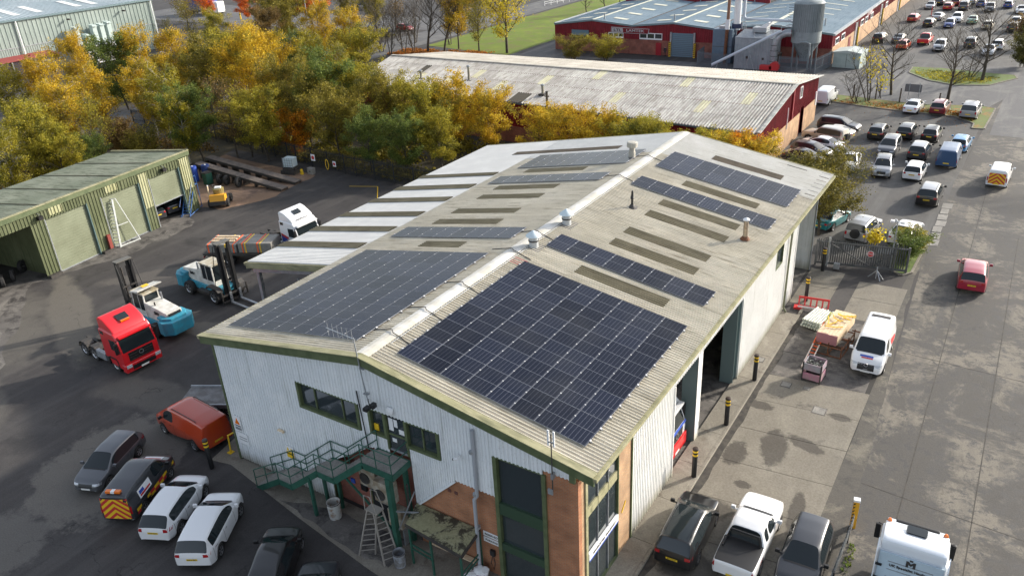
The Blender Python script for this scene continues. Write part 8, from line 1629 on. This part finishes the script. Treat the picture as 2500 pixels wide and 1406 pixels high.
for k, (x, y, z, s_, n) in enumerate(((3.78, 94.26, 5, .8, 260), (6.17, 89.35, 3, .5, 120), (4.43, 90.16, 4, .5, 120), (14.1, 41.0, 1.9, .32, 260))):
    P = rng_.normal(size=(n, 3)) * s_ + np.array([x, y, z]); o = quads_mesh('leaf_cluster', leaf_arrays(P, .24, rng_), L_yel); tag(obj('yellow_leaf_cluster', o), ['largest cluster of bright yellow leaves left on the bare shrub', 'lower yellow leaf cluster between the bare trees', 'small yellow leaf cluster beside the largest one', 'yellow leaves on the sapling behind the gate'][k], 'leaves')['kind'] = 'stuff'
tree('round0', -40.43, 104.51, 3.9, L_yg, 'rounded yellow bush in front of the maroon works', 'round_bush', 'bush', sx=1.25); tree('round0', -45.74, 102.86, 3.9, L_olive, 'olive bush left of the rounded yellow bush', 'round_bush', 'bush', sx=1.2)
tree('bush1', 19.99, 118.59, 4, L_dark, 'dark green bush at the right edge', 'bush', 'bush'); tree('bush0', 19.67, 133.60, 4, L_brown, 'brown bush above the dark green one at the right edge', 'bush', 'bush')
for k, (u, v, h, kd, lab) in enumerate(((1405, 40, 6, 'bare0', 'leftmost small bare tree on the lawn above the works'), (1478, 30, 7.5, 'bare1', 'middle bare tree on the lawn above the works'), (1512, 12, 6, 'bare2', 'rightmost bare tree on the lawn above the works'))):
    x, y = ((-70.22, 154.36), (-67.55, 158.93), (-69.22, 170.06))[k]; tree(kd, x, y, h, None, lab, 'bare_tree')
tree('park0', -61.43, 105.98, 14, L_yel, 'large airy yellow tree on the lawn beyond the asbestos roof', 'yellow_tree', sx=.95); tree('park0', -67.15, 105.13, 10, L_yg, 'smaller airy tree left of the large yellow one', 'yellow_tree', sx=.8)
tree('broad1', -73.17, 106.86, 12, L_gold, 'orange-gold tree between the bare row and the airy yellow tree', 'broadleaf_tree', sx=.75)
# thin bare wood along the road
tw = random.Random(12)
bw = [(-88.08, 98.09, 8), (-86.59, 99.41, 9), (-82.45, 97.61, 9), (-81.43, 100.05, 8), (-79.95, 101.36, 9), (-77.10, 102.20, 12), (-74.67, 104.22, 10), (-77.60, 110.16, 9), (-91.68, 111.14, 8), (-98.54, 111.85, 8), (-86.45, 110.10, 9)]
for k, (x, y, h) in enumerate(bw): tree('wispy%d' % (k % 2) if h < 10 else 'bare1', x, y, h, None, ['leftmost thin bare tree in the leafless row by the road', 'second thin bare tree from the left in the leafless row', 'third thin bare tree of the front leafless row', 'fourth thin bare tree of the front leafless row', 'fifth thin bare tree of the front leafless row', 'widest bare tree in the leafless row, near its right end', 'thin bare tree right of the widest bare one', 'last thin bare tree before the orange-gold tree', 'thin bare tree in the second rank behind the third', 'leftmost thin bare tree of the second rank', 'rightmost thin bare tree of the second rank'][k], 'bare_tree', group='thin bare trees along the road')
for k, (a, lm, lab) in enumerate((((-155.77, 107.39), L_brown, 'half bare brown tree at the right end of the sage warehouse'), ((-132.22, 91.43), L_olive, 'scrubby olive tree below the brown one by the warehouse'), ((-133.00, 85.86), L_deepolive, 'dark bush-like tree against the sage wall'))): tree('thin%d' % (k % 2), a[0], a[1], (11, 9, 6)[k], lm, lab, 'sparse_tree')
for k, (a, h, kd, lm, lab) in enumerate((((-149.74, 121.02), 7, 'broad0', L_red, 'vivid red-orange tree beside the blue lorry'), ((-165.86, 121.40), 8, 'broad1', L_red, 'red-orange tree at the top left of the blue lorry'), ((-125.31, 106.72), 11, 'broad2', L_olive, 'dark olive tree right of the vivid red one'), ((-107.98, 95.99), 10, 'broad1', L_olive, 'olive brown tree left of the lamp post'), ((-125.09, 119.36), 12, 'broad0', L_red, 'red-orange crown at the top edge by the lamp post'), ((-112.66, 119.30), 11, 'birch0', L_olive, 'dark tree beside the dark box lorry'), ((-102.15, 116.45), 12, 'birch1', L_yg, 'yellow-green weeping tree at the top edge'), ((-128.31, 115.29), 12, 'broad2', L_brown, 'brown tree at the top edge left of the red-orange crown'), ((-105.34, 87.95), 8, 'broad0', L_brown, 'brownish tree on the bank below the olive one'), ((-100.89, 120.98), 11, 'thin1', L_brown, 'brown thin-leaved tree above the leafless row'))): tree(kd, a[0], a[1], h, lm, lab, 'broadleaf_tree')
# trees just beyond the right edge whose shade falls over the road
tree('bare0', 36, 76, 10, None, 'bare roadside tree just past the right edge', 'bare_tree', sx=1.15)
# ground cover in the wood and leaf litter
def inside(P, poly):
    x, y = P[:, 0], P[:, 1]; r = np.zeros(len(P), bool); j = len(poly) - 1
    for i in range(len(poly)):
        xi, yi = poly[i]; xj, yj = poly[j]; c = ((yi > y) != (yj > y)) & (x < (xj - xi) * (y - yi) / (yj - yi + 1e-9) + xi); r ^= c; j = i
    return r
def cover(name, label, poly, n, hmax, size, m, seed, flat=.3, clump=.8):
    rng = np.random.default_rng(seed); xs_ = [p[0] for p in poly]; ys_ = [p[1] for p in poly]; C = rng.uniform((min(xs_), min(ys_)), (max(xs_), max(ys_)), (int(n / 90) + 3, 2)); C = C[inside(C, poly)]; k = rng.integers(0, len(C), n); hh = rng.uniform(.25, 1, len(C)) * hmax
    P = C[k] + rng.normal(size=(n, 2)) * clump; P = P[inside(P, poly)]; kk = k[:len(P)]; z = np.abs(rng.normal(size=len(P))) * .45 * hh[kk] + .03; P3 = np.column_stack([P, np.minimum(z, hmax)])
    o = obj(name, quads_mesh(name, leaf_arrays(P3, size, rng, flat), m)); tag(o, label, 'ground cover'); o['kind'] = 'stuff'; return o
cover('undergrowth', 'dark tangled undergrowth on the floor of the wood', [(-83, 43.8), (-66, 43.6), (-48, 40.6), (-38, 39.9), (-19, 39.6), (-1, 41), (-1, 51), (-56, 57), (-83, 90)], 42000, 1.6, .3, L_olive, 1)
cover('undergrowth', 'brown leafy scrub on the bank beyond the road gap', [(-130, 62), (-97, 34), (-97, 118), (-130, 112)], 26000, 2.0, .4, L_olive, 2, clump=1.2)
cover('undergrowth', 'scrub between the green shed and the road', [(-82, 2), (-62, -8), (-57.5, 24), (-61, 40), (-82, 42)], 16000, 1.8, .3, L_brown, 3)
cover('fallen_leaves', 'orange fallen leaves drifted along the tree verge', [(.2, 89.0), (6, 87.8), (15, 86.8), (17, 85), (17.2, 89), (10, 90.0), (.2, 91.2)], 5200, .12, .22, L_litter, 4, flat=.85, clump=.9)
cover('fallen_leaves', 'thin scatter of fallen leaves on the car park', [(0, 70), (17, 70), (17, 87), (0, 88)], 500, .02, .12, L_litter, 5, flat=.95, clump=2.5)
cover('fallen_leaves', 'red brown leaves under the bare row by the road', [(-84, 97), (-66, 97), (-64, 106), (-84, 104)], 6000, .3, .3, L_litter, 6, flat=.7)
cover('verge_weeds', 'green weeds growing along the foot of the crash rail', [(19.02, -2), (19.35, -2), (19.4, 9.5), (19.1, 9.5)], 900, .25, .12, L_green, 7, clump=.3)
cover('verge_weeds', 'rough grass tufts on the traffic island', [(6.5, 113.5), (6.6, 110.3), (9.6, 106.2), (13, 104.4), (16.6, 105.6), (18, 110), (15, 112)], 5000, .2, .2, L_yg, 8, flat=.2)
# person by the works roller door
def person(x, y, rz, label, H=1.72):
    t = thing('person', label, 'person', (x, y, 0), rz); bm = bmesh.new(); me = bpy.data.meshes.new('body')
    P = dict(pel=(0, 0, .95), wai=(0, 0, 1.1), che=(0, .01, 1.32), nek=(0, 0, 1.48), hed=(0, .02, 1.56), top=(0, .02, 1.7), hl=(-.1, 0, .9), kl=(-.11, .03, .5), al=(-.11, 0, .09), fl=(-.12, .15, .04), hr=(.1, 0, .9), kr=(.13, .06, .5), ar=(.14, -.05, .09), fr=(.15, .1, .04), sl=(-.19, 0, 1.4), el=(-.26, -.02, 1.13), wl=(-.27, .07, .9), ml=(-.27, .1, .82), sr=(.19, 0, 1.4), er=(.26, -.02, 1.13), wr=(.26, .08, .9), mr=(.26, .11, .82))
    Rr = dict(pel=.14, wai=.13, che=.15, nek=.055, hed=.09, top=.07, hl=.085, kl=.06, al=.045, fl=.035, hr=.085, kr=.06, ar=.045, fr=.035, sl=.065, el=.045, wl=.032, ml=.035, sr=.065, er=.045, wr=.032, mr=.035); K_ = list(P)
    E_ = 'pel-wai wai-che che-nek nek-hed hed-top pel-hl hl-kl kl-al al-fl pel-hr hr-kr kr-ar ar-fr che-sl sl-el el-wl wl-ml che-sr sr-er er-wr wr-mr'.split()
    me.from_pydata([P[k] for k in K_], [(K_.index(e.split('-')[0]), K_.index(e.split('-')[1])) for e in E_], []); o = obj('body', me)
    o.modifiers.new('sk', 'SKIN')
    for i, k in enumerate(K_): sv = me.skin_vertices[0].data[i]; sv.radius = (Rr[k], Rr[k]); sv.use_root = k == 'pel'
    o.modifiers.new('su', 'SUBSURF').levels = 1; m2 = bpy.data.meshes.new_from_object(o.evaluated_get(bpy.context.evaluated_depsgraph_get())); bpy.data.objects.remove(o)
    cl, sk = mat('dark_clothes', (.02, .022, .03), .9), mat('skin', (.5, .3, .22), .6); m2.materials.clear(); m2.materials.append(cl); m2.materials.append(sk)
    for p in m2.polygons: p.use_smooth = True; p.material_index = 1 if p.center.z > 1.5 or (abs(p.center.x) > .2 and p.center.z < .88) else 0
    obj('body', m2, t); MB().lathe([(.1, 0), (.1, .05), (.06, .1), (0, .12)], n=10).build('hair', mat('hair', (.05, .03, .02), .8), t, smooth=True).location = (0, 0, 1.65)
person(-32.35, 111.1, PI, 'person in dark clothes standing between the red door and the blue roller door')
